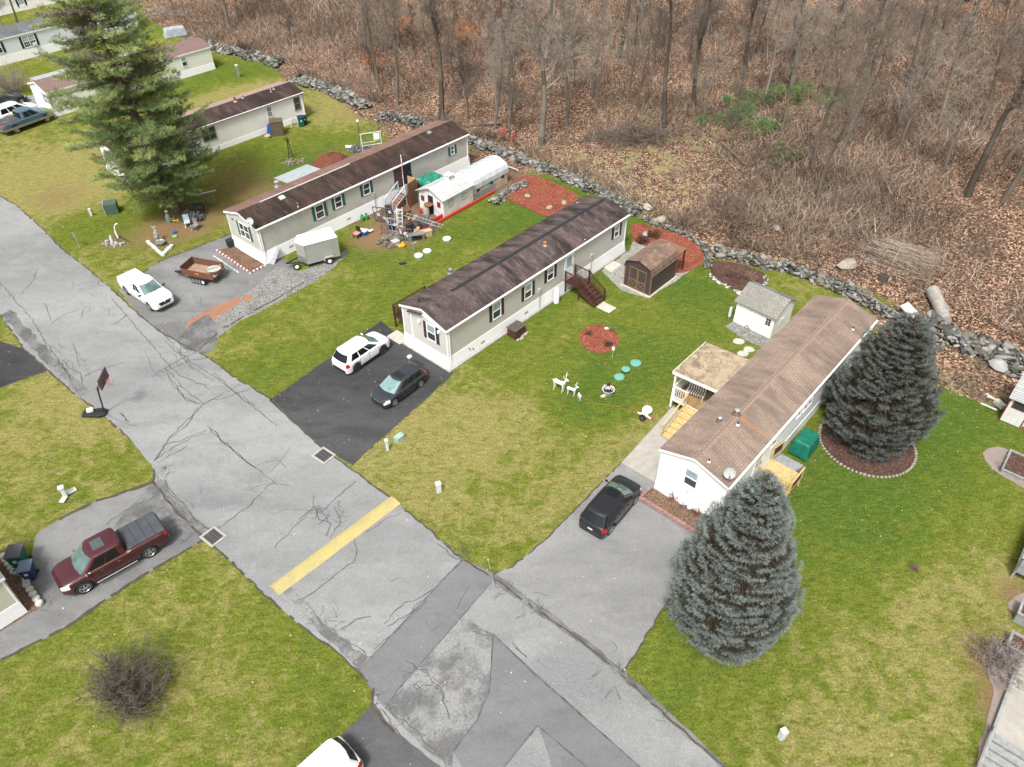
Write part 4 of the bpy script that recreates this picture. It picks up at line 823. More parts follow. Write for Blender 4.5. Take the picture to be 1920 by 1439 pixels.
# ================================================================ vehicles
TYRE = pm('tyre_rubber', (.02,.02,.02), (.035,.035,.035), 5, .85); RIM = pm('alloy_rim', (.5,.51,.52), None, 3, .3, .8); RIMD = pm('dark_rim', (.06,.06,.065), None, 3, .4, .5)
CHROME = pm('chrome', (.75,.75,.76), None, 3, .12, 1); HEADL = pm('headlight_lens', (.6,.62,.63), (.4,.42,.44), 9, .1, 0, .8); TAILL = pm('tail_light_lens', (.45,.01,.015), None, 3, .15, 0, .6)
CGL, _n, _b = nt('car_glass', .04, 0, .35); _b.inputs['Base Color'].default_value = (.008,.011,.012,1); CGL.diffuse_color = (0,0,0,1)
CGLW = pm('windscreen_glass', (.13,.19,.18), (.07,.11,.105), 1.2, .05, 0, .8, lo=.4, hi=.6)
def paint(name, c, c2=None, r=.28): return pm(name, c, c2 or tuple(v*.9 for v in c), 1.2, r, 0, .45, coat=.5)
def lerp_prof(pts, x):
    return float(np.interp(x, [p[0] for p in pts], [p[1] for p in pts]))
def loft(name, rows, mat, par, caps=True, closed=True, smooth=True):
    n = len(rows[0]); V = [p for r in rows for p in r]; F = []
    for i in range(len(rows)-1):
        for k in range(n if closed else n-1): F.append((i*n+k, i*n+(k+1)%n, (i+1)*n+(k+1)%n, (i+1)*n+k))
    if caps: F += [tuple(range(n)), tuple((len(rows)-1)*n+k for k in range(n-1,-1,-1))]
    m = MB().add(V, F); return m.build(name, mat, par, smooth=smooth)
def vehicle(name, label, cat, col, L, Wd, wb, front, rw, top, zb, cab, cabx, opts):
    """x=0 at rear axle; top = profile of the lower body; cab = levels (z, xrear, xfront, halfwidth)"""
    t = thing(name, label, cat); xF = wb+front; xR = xF-L; hw0 = Wd/2; ra = rw+.07; o = opts
    xs_ = sorted(set([round(v,3) for v in list(np.arange(xR, xF, .1)) + [xR+.03, xR+.08, xF-.03, xF-.08, xF] + [c+d for c in (0,wb) for d in (-ra,-ra*.92,-ra*.75,-ra*.4,0,ra*.4,ra*.75,ra*.92,ra)]]))
    rows = []
    for x in xs_:
        eR, eF = max(0,1-(x-xR)/.45), max(0,1-(xF-x)/.55); e = 1-.17*eR**2.0-.30*eF**2.2; hw = hw0*e
        zt = lerp_prof(top, x); z0 = zb
        for c in (0, wb):
            d = abs(x-c)
            if d < ra: z0 = max(z0, rw+math.sqrt(max(0,ra*ra-d*d))*.98)
        sh = .035*max(0,1-(x-xR)/.12)+.05*max(0,1-(xF-x)/.15); zt -= sh; z0 = min(z0+sh*1.5, zt-.1); c = .05*o.get('crown',1)
        H_ = [(0,zt+c),(.45*hw,zt+c*.85),(.78*hw,zt+c*.35),(.91*hw,zt-.01),(.975*hw,zt-.07),(hw,zt-(zt-z0)*.38),(.99*hw,z0+(zt-z0)*.25),(.95*hw,z0)]
        rows.append([(x,y,z) for y,z in H_] + [(x,-y,z) for y,z in H_[::-1][:-1]])
    body = loft('body', rows, col, t, smooth=True); R_ = np.array(rows)
    def patch(nm, xa, xb, ka, kb, mat, off=.006, mir=True, par=None):
        ii = [i for i, x in enumerate(xs_) if xa-1e-6 <= x <= xb+1e-6]
        for sgn in ((1,-1) if mir else (1,)):
            pr = []
            for i in ii:
                r = []
                for k in range(ka, kb+1):
                    p = Vector(R_[i][k]); q = Vector((.25*(1 if xs_[i] > wb/2 else -1) if xs_[i] > xF-.25 or xs_[i] < xR+.25 else 0, .6 if k > 2 else 0, 1 if k < 4 else .2)).normalized()
                    p = p+q*off; r.append((p.x, p.y*sgn, p.z))
                pr.append(r)
            loft(nm, pr, mat, par or body, caps=False, closed=False)
    # cabin
    def ring(z, xr, xf, hw, rc=.20, bulge=.12):
        P = []
        for cx_, cy_, a0 in ((xf-rc,hw-rc,0),(xr+rc,hw-rc,pi/2),(xr+rc,-hw+rc,pi),(xf-rc,-hw+rc,1.5*pi)):
            for k in range(4): a = a0+k*pi/6; P.append((cx_+rc*cos(a), cy_+rc*sin(a), z))
        out = []
        for i, p in enumerate(P):
            out.append(p); q = P[(i+1)%16]
            if i % 4 == 3:
                for s_ in (.33,.67):
                    b = 0
                    if i == 15: b = bulge
                    if i == 7: b = -bulge*.6
                    out.append((p[0]+(q[0]-p[0])*s_+b, p[1]+(q[1]-p[1])*s_, z))
        return out     # 24 points: corner(0-3) gap4,5 ; 6-9 ; 10,11 ; 12-15 ; 16,17 ; 18-21 ; 22,23
    L0, L1, L2 = cab; r0_, r1_, r2_ = ring(*L0), ring(*L1), ring(*L2, rc=.2)
    def seg(idx, off): 
        out = []
        for r, ce in ((r0_, L0), (r1_, L1)):
            row = []
            for k in idx:
                p = Vector(r[k % 24]); c = Vector(((ce[1]+ce[2])/2, 0, p.z)); d = Vector((p.x-c.x, p.y*1.5, 0)).normalized(); row.append(tuple(p+d*off))
            out.append(row)
        return out
    def seg2(idx, off, a=.1, b=.9):
        s_ = seg(idx, off); lo, hi = s_; f = lambda t_: [tuple(Vector(p).lerp(Vector(q), t_)) for p, q in zip(lo, hi)]
        return [f(a), f(b)]
    if o.get('cab', True):
        loft('cabin', [r0_, r1_], col, body, caps=False)
        loft('windscreen', seg2([21,22,23,24,25-24], .008, .06, .97) if False else seg2([20,21,22,23,0,1], .008, .05, .97), o.get('ws', CGLW), t, caps=False, closed=False, smooth=False)
        loft('rear_window', seg2([8,9,10,11,12,13], .008, .12, .93), CGL, t, caps=False, closed=False, smooth=False)
        for sd_ in (1,-1):
            A, B = r0_[3], r0_[6]; C, D = r1_[3], r1_[6]; parts_ = o.get('wins', [(.05,.47),(.52,.93)])
            for u, v in parts_:
                q = []
                for (P, Q, tt) in ((A,B,.10),(C,D,.90)):
                    pass
                lo = lambda s_, tt: Vector(A).lerp(Vector(B), s_).lerp(Vector(C).lerp(Vector(D), s_), tt)
                q = [lo(u,.12), lo(v,.12), lo(v,.90), lo(u,.90)]
                MB().add([(p.x, (p.y+.008)*sd_, p.z) for p in q]+[(p.x, (p.y-.01)*sd_, p.z) for p in q], [(0,1,2,3),(7,6,5,4),(0,4,5,1),(1,5,6,2),(2,6,7,3),(3,7,4,0)]).build('side_window', CGL, t)
        mid_ = [tuple(Vector(a).lerp(Vector(b), .5)+Vector((0,0,.012))) for a, b in zip(r1_, r2_)]
        loft('roof', [r1_, mid_, r2_, [(p[0]*.5+.5*(L2[1]+L2[2])/2, p[1]*.5, p[2]+.025) for p in r2_]], o.get('roofcol', col), t)
        zr2 = L2[0]+.025
        for (nm, xa, xb, ya, yb, mt, th) in o.get('top', []): MB().box(xa,xb,ya,yb,zr2-.03,zr2+th).build(nm, mt, t, bevel=.01)
        if o.get('rails'):
            for s_ in (1,-1): MB().tube([(L1[1]+.2,s_*(L2[3]-.02),zr2-.05),(L1[1]+.35,s_*(L2[3]-.0),zr2+.03),(L1[2]-.3,s_*(L2[3]),zr2+.02),(L1[2]-.12,s_*(L2[3]-.02),zr2-.06)], .018, 6).build('roof_rail', o['rails'], t)
        ax, az = L0[2]-.28, L0[0]+.1
        for s_ in (1,-1): MB().ball((ax, s_*(L0[3]+.17), az), (.07,.12,.085), 8).beam((ax,s_*(L0[3]-.02),az-.05),(ax,s_*(L0[3]+.12),az-.03),.05,.03).build('wing_mirror', o.get('mir', col), t, smooth=True)
    for c in (0, wb):
        for s_ in (1,-1):
            y1 = s_*(hw0-.015); m = MB().lathe([(rw*.62,-.11),(rw*.93,-.11),(rw,-.08),(rw,.08),(rw*.93,.11),(rw*.62,.11),(rw*.62,.09)], (c,s_*(hw0-.13),rw), 22, 'y'); w_ = m.build('wheel', TYRE, t, smooth=True)
            m = MB().lathe([(rw*.66,-.05),(rw*.66,.05)], (c,s_*(hw0-.09),rw), 18, 'y'); m.build('rim_backing', RIMD, w_)
            m = MB()
            yy = s_*(hw0-.03)
            for k in range(5):
                a = k*2*pi/5+.3; m.beam((c,yy,rw),(c+cos(a)*rw*.62,yy,rw+sin(a)*rw*.62),.025,.085)
            m.lathe([(rw*.2,-.02),(rw*.2,.02)], (c,yy,rw), 10, 'y'); m.tube([(c+cos(2*pi*k/18)*rw*.64,yy,rw+sin(2*pi*k/18)*rw*.64) for k in range(19)], .022, 5); m.build('rim', o.get('rim', RIM), w_)
    MB().box(xR+.25,xF-.3,-hw0+.26,hw0-.26,zb-.03,zb+.3).build('underbody', BLACK, t)
    patch('headlight', xF-.5, xF-.03, 3, 5, HEADL); 
    if o.get('tail', True): patch('tail_light', xR+.03, xR+o.get('tl',.35), *o.get('tk',(3,5)), TAILL)
    zF = lerp_prof(top, xF); zR = lerp_prof(top, xR)
    MB().box(xF-.04,xF+.02,-hw0*.45,hw0*.45,zb+(zF-zb)*.45,zF-.12).build('grille', o.get('grille', BLACK), t, bevel=.01)
    MB().box(xF-.06,xF+.035,-hw0*.68,hw0*.68,zb+.06,zb+.22).build('front_bumper', o.get('bump', BLACK), t, bevel=.03); MB().box(xR-.035,xR+.06,-hw0*.74,hw0*.74,zb+.06,zb+.26).build('rear_bumper', o.get('bump', BLACK), t, bevel=.03)
    MB().box(xR-.012,xR+.03,-.16,.16,zb+(zR-zb)*.5,zb+(zR-zb)*.5+.12).build('number_plate', GREYL, t)
    for xh in o.get('handles', []):
        for s_ in (1,-1): MB().box(xh,xh+.16,*sorted((s_*(hw0-.01),s_*(hw0+.02))),o.get('hz',.92),o.get('hz',.92)+.035).build('door_handle', o.get('hm', col), t)
    m = MB()
    for xh in o.get('seams', []):
        for s_ in (1,-1): MB().box(xh,xh+.016,*sorted((s_*(hw0-.02),s_*(hw0+.003))),zb+.12,lerp_prof(top,xh)-.06).build('door_seam', BLACK, t)
    zh = lerp_prof(top, xF-.6)+.05*o.get('crown',1); xc = L0[2]-.02
    for s_ in (1,-1): MB().beam((xc,s_*hw0*.55,lerp_prof(top,xc)+.045),(xF-.25,s_*hw0*.50,lerp_prof(top,xF-.25)+.012),.02,.03).build('hood_crease', BLACK if o.get('dark') else col, t)
    return t, body, patch, dict(xF=xF, xR=xR, hw=hw0)
def park(t, fpx, rpx, side, Wd, wb, z=.02, k=1.):
    t.scale = (k,k,k); Wd *= k; wb *= k
    F_, R_ = G(*fpx), G(*rpx); d = (F_-R_); d.z = 0; d.normalize(); n = Vector((-d.y,d.x,0)); mid_ = (F_+R_)/2
    c = mid_ + n*(Wd/2-.12)*(1 if side == 'R' else -1); o = c - d*wb/2; t.location = (o.x,o.y,z); t.rotation_euler = (0,0,math.atan2(d.y,d.x))
# maroon crew cab pickup
def pickup(label, col, L, Wd, wb, front, rw, hood, belt, bed, roof, cabx, front_px, rear_px, cover, bedx, opts):
    xF = wb+front; xR = xF-L; c0, c1 = cabx
    top = [(xR,bed-.02),(xR+.05,bed),(c0-.02,bed),(c0,belt),(c1,belt+.0),(c1+.05,hood+.03),(xF-.7,hood),(xF-.2,hood-.07),(xF,hood-.16)]
    cab = [(belt-.04,c0+.02,c1+.42,Wd/2-.09),(roof-.06,c0+.14,c1-.42,Wd/2-.24),(roof,c0+.3,c1-.6,Wd/2-.38)]
    t, body, patch, d = vehicle('pickup_truck', label, 'pickup truck', col, L, Wd, wb, front, rw, top, .42 if rw > .36 else .34, cab, cabx, opts)
    hb = Wd/2; b0, b1 = xR+.07, c0-.06
    if cover:
        m = MB().box(b0,b1,-hb+.13,hb-.13,bed+.02,bed+.085); cv = m.build('bed_cover', cover, t, bevel=.02)
        if opts.get('folds'):
            m = MB()
            for k in (1,2,3): x = b0+(b1-b0)*k/4; m.box(x-.012,x+.012,-hb+.14,hb-.14,bed+.084,bed+.094)
            m.build('cover_fold', BLACK, cv)
    else:
        MB().box(b0,b1,-hb+.16,hb-.16,bed-.0,bed+.06).build('bed_liner', pm('bed_liner', (.03,.03,.032), (.12,.11,.10), 3, .8), t)
    MB().box(c0-.05,c0-.005,-hb+.1,hb-.1,bed-.2,bed+.05).build('bed_front', BLACK, t)
    m = MB()
    for s_ in (1,-1): m.add([],[])
    return t, d
MAR = paint('maroon_paint', (.062,.010,.016), (.05,.009,.014))
t, d = pickup('maroon crew cab pickup with black bed cover and chrome steps', MAR, 5.85, 2.03, 3.57, 1.02, .43, 1.22, 1.29, 1.33, 2.02, (.92,3.05), None, None, pm('grey_vinyl', (.05,.055,.062), (.07,.075,.085), 2, .45), None,
  dict(wins=[(.08,.46),(.5,.9)], handles=[1.45,2.35], hm=CHROME, hz=1.05, seams=[.98,1.95,2.95], mir=CHROME, bump=CHROME, grille=CHROME, folds=1, top=[('sunroof',1.75,2.35,-.38,.38,pm('tinted_sunroof',(.07,.085,.09),None,3,.1,0,.8),.012)], tk=(3,5), tl=.22, crown=1.6))
for s_ in (1,-1): MB().tube([(.75,s_*1.06,.42),(2.95,s_*1.06,.42)], .04, 8).build('running_board', CHROME, t)
park(t, (164,1110), (285,1043), 'L', 2.03, 3.57, k=.94)
# white extended cab pickup
WPT = paint('white_paint', (.80,.80,.80), (.76,.76,.76))
t, d = pickup('white pickup with white bed cover parked at the old driveway', WPT, 5.35, 1.85, 3.33, .93, .36, 1.02, 1.06, 1.10, 1.66, (.95,2.5), None, None, WPT, None, dict(wins=[(.08,.5),(.55,.86)], handles=[1.7], hz=.9, seams=[1.0,2.4], mir=BLACK, grille=BLACK, bump=GREYP, tk=(3,5), tl=.2, top=[], crown=1.4))
MB().box(4.245,4.27,-.5,-.06,.74,.86).box(4.245,4.27,.06,.5,.74,.86).build('grille_inserts', BLACK, t)
park(t, (285,583), (240,552), 'R', 1.85, 3.33)
# blue pickup
BLU = paint('slate_blue_paint', (.055,.11,.16), (.045,.09,.13))
t, d = pickup('slate blue pickup with open bed at the far left', BLU, 5.8, 2.0, 3.55, .98, .41, 1.14, 1.2, 1.22, 1.88, (.95,2.9), None, None, None, None, dict(wins=[(.08,.46),(.5,.9)], handles=[1.4,2.3], hz=1.02, seams=[1.0,1.9], mir=BLU, grille=CHROME, bump=CHROME, tk=(3,5), tl=.2))
MB().box(-1.2,4.4,-1.012,-.99,.5,.72).build('lower_trim', pm('tan_metallic',(.25,.22,.18),None,3,.4), t)
park(t, (92,229), (32,251), 'R', 2.0, 3.55)
def suv(label, name, cat, col, L, Wd, wb, front, rw, zb, hood, belt, roof, cx, opts):
    xF = wb+front; xR = xF-L
    top = [(xR,belt-.12),(xR+.08,belt-.02),(xR+.3,belt),(cx[1]+.3,belt-.02),(cx[1]+.55,hood+.03),(xF-.6,hood-.03),(xF-.2,hood-.14),(xF,hood-.27)]
    cab = [(belt-.05,cx[0],cx[1]+.62,Wd/2-.07),(roof-.07,cx[0]+cx[2],cx[1]-.38,Wd/2-.23),(roof,cx[0]+cx[2]+.15,cx[1]-.65,Wd/2-.38)]
    t, body, patch, d = vehicle(name, label, cat, col, L, Wd, wb, front, rw, top, zb, cab, cx, opts)
    m = MB()
    for s_ in (1,-1): m.box(rw+.1,wb-rw-.1,*sorted((s_*(Wd/2-.04),s_*(Wd/2+.004))),zb,zb+.12)
    m.build('sill_trim', BLACK, t)
    return t
t = suv('white compact crossover on the black driveway', 'parked_car', 'car', WPT, 4.60, 1.86, 2.70, .93, .38, .26, 1.08, 1.14, 1.76, (-.88,2.02,.42), dict(rails=ALU, rim=RIMD, wins=[(.03,.30),(.34,.62),(.66,.92)], handles=[.75,1.6], seams=[.35,1.25,2.2], tl=.38, bump=BLACK, top=[]))
park(t, (721,661), (667,698), 'R', 1.84, 2.70, k=.91)
BLKP = paint('dark_grey_paint', (.028,.032,.038), (.022,.025,.03), .2); BLKP2 = paint('black_paint', (.012,.013,.015), None, .2)
t = suv('black hatchback with light windscreen on the black driveway', 'parked_car', 'car', BLKP, 4.36, 1.84, 2.65, .88, .34, .2, .93, 1.02, 1.54, (-.74,1.98,.36), dict(ws=pm('bright_windscreen', (.22,.33,.315), (.12,.2,.195), 2, .05, 0, .8), wins=[(.12,.30),(.34,.62),(.66,.93)], handles=[.7,1.6], hz=.82, seams=[.3,1.2,2.1], tl=.34, tk=(2,5), rim=RIM, mir=BLKP, top=[('sunroof_panel',.95,1.5,-.42,.42,BLKP2,.002)]))
MB().box(-.86,-.55,-.55,.55,1.40,1.44).build('roof_spoiler', BLKP, t, bevel=.01); MB().box(3.52,3.56,-.35,.35,.62,.66).build('grille_bar', CHROME, t)
park(t, (735,764), (792,722), 'L', 1.82, 2.65, k=.9)
t = suv('black crossover seen from behind on the wide grey driveway', 'parked_car', 'car', BLKP2, 4.70, 1.88, 2.86, .93, .39, .28, 1.08, 1.16, 1.78, (-.84,2.12,.46), dict(rails=BLACK, wins=[(.03,.28),(.32,.60),(.64,.92)], handles=[.85,1.75], seams=[.45,1.35,2.3], tl=.3, rim=RIM, top=[('sunroof',1.1,1.75,-.4,.4,CGL,.004)]))
for s_ in (-.42,-.14,.14,.42): t2 = MB().box(-.3,1.0,s_-.012,s_+.012,1.70,1.735).build('roof_rib', BLKP, t)
park(t, (1190,942), (1139,1003), 'R', 1.84, 2.86, k=.92)
t = suv('white crossover cut off by the bottom edge of the picture', 'parked_car', 'car', WPT, 4.6, 1.84, 2.66, .95, .35, .24, 1.0, 1.08, 1.66, (-.9,2.0,.32), dict(rails=ALU, wins=[(.03,.28),(.32,.60),(.64,.92)], handles=[.85,1.75], seams=[.45,1.35], tl=.3, top=[]))
c = G(652,1392,.9); hd_ = R(226); t.rotation_euler = (0,0,hd_); t.location = (c.x+cos(hd_)*1.0+.2, c.y+sin(hd_)*1.0-.25, .02)
t = suv('white estate car squeezed between the blue pickup and the black car', 'parked_car', 'car', WPT, 4.9, 1.85, 2.85, .95, .36, .25, 1.02, 1.1, 1.75, (-.95,2.15,.3), dict(rails=BLACK, wins=[(.03,.28),(.32,.60),(.64,.92)], top=[], seams=[]))
park(t, (72,213), (10,236), 'R', 1.85, 2.85)
t = suv('black car at the far side of the parked row at the left edge', 'parked_car', 'car', BLKP, 4.6, 1.85, 2.8, .95, .34, .22, .95, 1.0, 1.5, (-.8,1.9,.4), dict(wins=[(.12,.30),(.34,.62),(.66,.93)], top=[], seams=[]))
park(t, (50,193), (-8,214), 'R', 1.85, 2.8)
# enclosed trailer
o = G(568,508); r = G(634,490); dd = (r-o).normalized(); an = math.atan2(dd.y, dd.x); TR = pm('trailer_grey', (.36,.37,.345), (.31,.32,.30), 1.2, .35, .2); TRW = pm('trailer_white_roof', (.80,.80,.78), None, 1.5, .4)
t = thing('enclosed_trailer', 'grey enclosed cargo trailer with white roof and V nose', 'trailer', (o.x,o.y,.02), an)
m = MB().prism([(0,.95),(.45,.05),(3.25,.05),(3.25,1.85),(.45,1.85)], .42, 2.1); m.build('body', TR, t, bevel=.03)
m = MB().prism([(-.02,.95),(.44,.02),(3.27,.02),(3.27,1.88),(.44,1.88)], 2.105, 2.16); m.build('roof', TRW, t, bevel=.03)
m = MB()
for x in (.45,3.22): m.box(x,x+.04,.035,.049,.42,2.1)
m.box(.45,3.25,.03,.046,.40,.50); m.build('edge_trim', ALU, t); MB().prism([(-.005,.95),(.44,.046),(.47,.046),(.03,.95)],.45,1.0).build('stone_guard', GREYM, t)
def whl(par, x, y, r=.3, rim=TRIM, w=.2):
    wv = MB().lathe([(r*.6,-w/2),(r*.92,-w/2),(r,-w*.3),(r,w*.3),(r*.92,w/2),(r*.6,w/2)], (x,y,r), 20, 'y').build('wheel', TYRE, par, smooth=True)
    MB().lathe([(r*.2,-w/2-.012),(r*.5,-w/2-.01),(r*.62,-w/2+.02),(r*.62,w/2-.02),(r*.5,w/2+.01)], (x,y,r), 16, 'y').build('rim', rim, wv)
for y in (-.12,2.02): whl(t, 2.25, y); MB().box(1.88,2.62,min(y-.13,y+.13),max(y-.13,y+.13),.66,.70).frus((1.82,1.9,y-.13,y+.13),.42,(1.88,1.9,y-.13,y+.13),.68).build('mudguard', TR, t)
whl(t, -.35, .35, .3); MB().beam((.1,.5,.45),(-1.0,.95,.45),.08,.08).beam((.1,1.4,.45),(-1.0,.95,.45),.08,.08).build('tongue', BLACK, t)
MB().obox((.2,.45,1.55),(.12,.03,.05)).build('marker_light', ORANGE, t)
# rusty dump trailer
o = G(372,560); an = HA-R(58)
o = G(347,525); o2 = G(413,538); dd = (o2-o).normalized(); an = math.atan2(dd.y,dd.x)
t = thing('dump_trailer', 'rusty brown dump trailer with a cart leaning in its end', 'trailer', (o.x,o.y,.02), an)
L_, W_ = 2.8, 1.5; m = MB(); m.box(0,L_,0,W_,.5,.56)
m.box(0,L_,-.05,0,.5,1.05).box(0,L_,W_,W_+.05,.5,1.2).box(-.05,0,-.05,W_+.05,.5,1.25); m.build('dump_box', RUST, t)
MB().box(.01,L_-.02,.01,W_-.01,.565,.62).build('box_liner', pm('rust_debris', (.24,.13,.08), (.36,.30,.24), 4, .9, fine=.3), t)
m = MB()
for x in (.9,1.2,1.5,1.8,2.1): m.box(x,x+.03,-.3,-.27,.1,.6)
m.box(.85,2.2,-.3,-.27,.6,.64).box(.85,2.2,-.3,-.27,.08,.12); m.build('side_ramp', BLACK, t); whl(t,1.9,-.15,.26); whl(t,1.9,W_+.12,.26)
MB().box(1.25,1.6,-.075,-.052,.75,.9).build('warning_label', ORANGE, t)
MB().beam((-.0,W_/2-.2,.45),(-1.0,.3,.4),.1,.1).beam((0,.1,.45),(-1.0,.3,.4),.1,.1).build('tongue', BLACK, t)
t2 = thing('wheelbarrow', 'grey metal cart tipped into the end of the dump trailer', 'cart', (o.x+dd.x*2.5-dd.y*.7,o.y+dd.y*2.5+dd.x*.7,.75), an+R(30))
m = MB()
for a in range(12): a0, a1 = a*pi/6, (a+1)*pi/6; m.tube([(cos(a0)*.55,sin(a0)*.45,.35),(cos(a1)*.55,sin(a1)*.45,.35)], .03, 6)
m.build('rim', GREYP, t2); MB().lathe([(.2,0),(.45,.3),(.5,.34)], (0,0,0), 14).build('tub', GREYP, t2)
MB().beam((-.6,-.2,.42),(.6,.2,.5),.05,.05).build('handle', TAN, t2)
# ================================================================ basketball hoop
g = G(197,776); t = thing('basketball_hoop', 'black portable basketball hoop standing at the kerb', 'basketball hoop', (g.x,g.y,.0), R(5))
m = MB(); m.prism([(-1.35,-.28),(-.2,-.42),(.15,-.25),(.15,.25),(-.2,.42),(-1.35,.28)], .02, .2); m.build('base', BLACK, t, bevel=.05)
MB().tube([(0,0,.15),(.28,0,2.2)], .05, 8).build('pole', BLACK, t)
MB().beam((.25,-.05,2.0),(.85,-.05,2.8),.04,.06).beam((.28,.05,2.2),(.85,.05,3.05),.04,.06).beam((.05,0,.4),(-.8,0,.2),.04,.04).build('arm', BLACK, t)
bb = MB().box(.88,.92,-.72,.72,2.55,3.3).build('backboard', pm('smoked_board', (.03,.03,.035), (.045,.045,.05), 2, .15, 0, .6), t); m = MB()
m.box(.925,.935,-.72,.72,3.26,3.3).box(.925,.935,-.72,.72,2.55,2.59).box(.925,.935,-.25,.25,3.0,3.03).box(.925,.935,-.25,-.22,2.7,3.0).box(.925,.935,.22,.25,2.7,3.0); m.build('board_lines', pm('red_lines', (.35,.05,.04)), bb)
m = MB().tube([(1.17+cos(a*pi/8)*.23, sin(a*pi/8)*.23, 2.7) for a in range(17)], .018, 6); m.build('rim', pm('faded_red_rim',(.55,.16,.13)), t); m = MB()
for k in range(12):
    a = k*pi/6
    for s_ in (1,-1): m.tube([(1.17+cos(a)*.22, sin(a)*.22, 2.7), (1.17+cos(a+s_*.5)*.13, sin(a+s_*.5)*.13, 2.35)], .008, 4)
m.build('net', pm('pink_net',(.6,.42,.38)), t)
solo(MB().obox((0,0,.12),(.42,.32,.24)), 'sandbag', GREYL, 'pale bag weighing down the base of the basketball hoop', 'bag', (g.x-.85,g.y+.0,.2), R(20), bevel=.06)
# ================================================================ bins
def bin_(px, py, col, lid, rz, label, sc=1., grp=None, zz=.02):
    g = G(px,py); t = thing('wheelie_bin', label, 'bin', (g.x,g.y,zz), rz, grp); t.scale = (sc,)*3
    MB().frus((-.24,.24,-.26,.26),.04,(-.32,.32,-.36,.36),1.0).build('body', col, t, bevel=.03)
    MB().box(-.35,.35,-.40,.42,1.001,1.07).build('lid', lid, t, bevel=.03); MB().tube([(-.3,.44,.98),(.3,.44,.98)], .025, 6).build('handle', col, t)
    for s_ in (1,-1): MB().lathe([(.11,-.03),(.11,.03)], (s_*.27,.3,.11), 12, 'x').build('wheel', BLACK, t)
    MB().box(-.08,.08,-.36,-.325,.6,.75).build('label', GREYL, t)
    return t
bin_(44,1060, GRNP, pm('purple_grey_lid',(.10,.09,.11)), R(10), 'large dark green bin with grey lid left of the maroon pickup', 1.15); bin_(61,1083, NAVY, pm('slate_lid',(.13,.17,.24)), R(15), 'navy bin with slate lid and white sticker by the stone border', .95)
# ================================================================ utility boxes, posts
def pedestal(px, py, w, h, mat, label, cat='utility post', name='utility_pedestal', grp=None, tilt=0):
    g = G(px,py); t = thing(name, label, cat, (g.x,g.y,0), R(20), grp); t.rotation_euler = (tilt,0,R(20))
    MB().box(-w/2,w/2,-w/2,w/2,0,h-.12).build('body', mat, t, bevel=.015); MB().box(-w/2-.02,w/2+.02,-w/2-.02,w/2+.02,h-.12,h).build('cap', GREYL, t, bevel=.03)
    return t
PG = pm('pale_grey_green', (.52,.60,.57), (.42,.50,.47), 3, .5)
pedestal(727,845,.17,.95,PG,'slim pale pedestal beside the end of the black driveway'); pedestal(823,922,.28,.75,PG,'pale utility pedestal in the middle of the lawn by the road')
pedestal(1464,1384,.25,.75,PG,'pale utility pedestal on the lawn at the bottom right'); pedestal(172,405,.2,.7,PG,'thin pale post beside the lawn under the pine')
t = pedestal(448,145,.3,1.5,GREYM,'grey meter pedestal on the far lawn behind the white home')
g = G(749,824); t = thing('utility_box', 'low pale green utility box beside the black driveway', 'utility box', (g.x,g.y,0), HA); MB().frus((-.3,.3,-.2,.2),0,(-.27,.27,-.17,.17),.28).build('body', GRNC, t); MB().box(-.3,.3,-.2,.2,.281,.33).build('lid', GRNC, t, bevel=.02)
g = G(124,932); t = thing('utility_pedestal', 'white leaning pedestal with a flat grey plate on the left lawn', 'utility post', (g.x,g.y,0), R(30)); MB().box(-.12,.12,-.1,.1,0,.75).build('body', GREYL, t, bevel=.02); MB().box(-.16,.16,-.13,.13,.75,.87).build('cap', TRIM, t, bevel=.02); MB().obox((.3,.2,.12),(.6,.35,.04),.3,.1).obox((-.15,-.25,.1),(.4,.3,.04),.9,-.1).build('plate', GREYL, t)
def stake(px, py, h, label, mat=GREYP, top=None, tilt=.12):
    g = G(px,py); t = thing('driveway_marker', label, 'marker stick', (g.x,g.y,0)); MB().tube([(0,0,0),(-tilt,0.02,h)], .014, 5).build('stick', mat, t); MB().lathe([(.035,-.01),(.035,.01)], (-tilt,0,h), 10, 'y').build('reflector', top or YELLOW, t)
stake(920,1070,1.0,'thin marker stick at the lawn corner by the wide grey driveway',top=GREYL); stake(1174,1268,.6,'short marker stick at the lawn edge near the front spruce',mat=TAN,top=TRIM)
g = G(150,465); t = thing('sign_post', 'small grey framed sign on a post by the lawn edge', 'sign', (g.x,g.y,0), R(60)); MB().box(-.03,.03,-.03,.03,0,1.2).build('post', OLDWOOD, t); MB().box(-.035,-.06+.02,-.2,.2,.95,1.45).build('sign_panel', GREYM, t)
# septic lids
def lid(px, py, r, mat, label, grp, h=.1, side=None):
    g = G(px,py); t = thing('septic_lid', label, 'lid', (g.x,g.y,0), 0, grp); MB().lathe([(r*1.03,0),(r*1.03,h*.6)], n=24).build('riser', side or TEAL, t, smooth=True)
    MB().lathe([(r,h*.6),(r*1.05,h*.8),(r*.97,h),(r*.5,h+.015)], n=24).build('cover', mat, t, smooth=True); return t
lid(1192,682,.36,TEAL,'green round lid nearest the brown mulch circle','green septic lids on the lawn'); lid(1173,696,.29,TEAL,'smallest green round lid, middle of three on the lawn','green septic lids on the lawn',.2,BLACK); lid(1161,708,.34,TEAL,'green round lid closest to the planter tub','green septic lids on the lawn')
lid(838,451,.34,TRIM,'white round lid nearest the red boards','white septic lids on the lawn',.22); lid(801,473,.34,TRIM,'white round lid, middle of three beside the grey home','white septic lids on the lawn',.16); lid(785,482,.34,TRIM,'white round lid farthest from the red boards','white septic lids on the lawn',.2)
solo(MB().obox((0,0,.05),(.6,.25,.08)), 'dark_mat', BLACK, 'small dark mat on the lawn next to the white lids', 'mat', G(755,495), R(20))
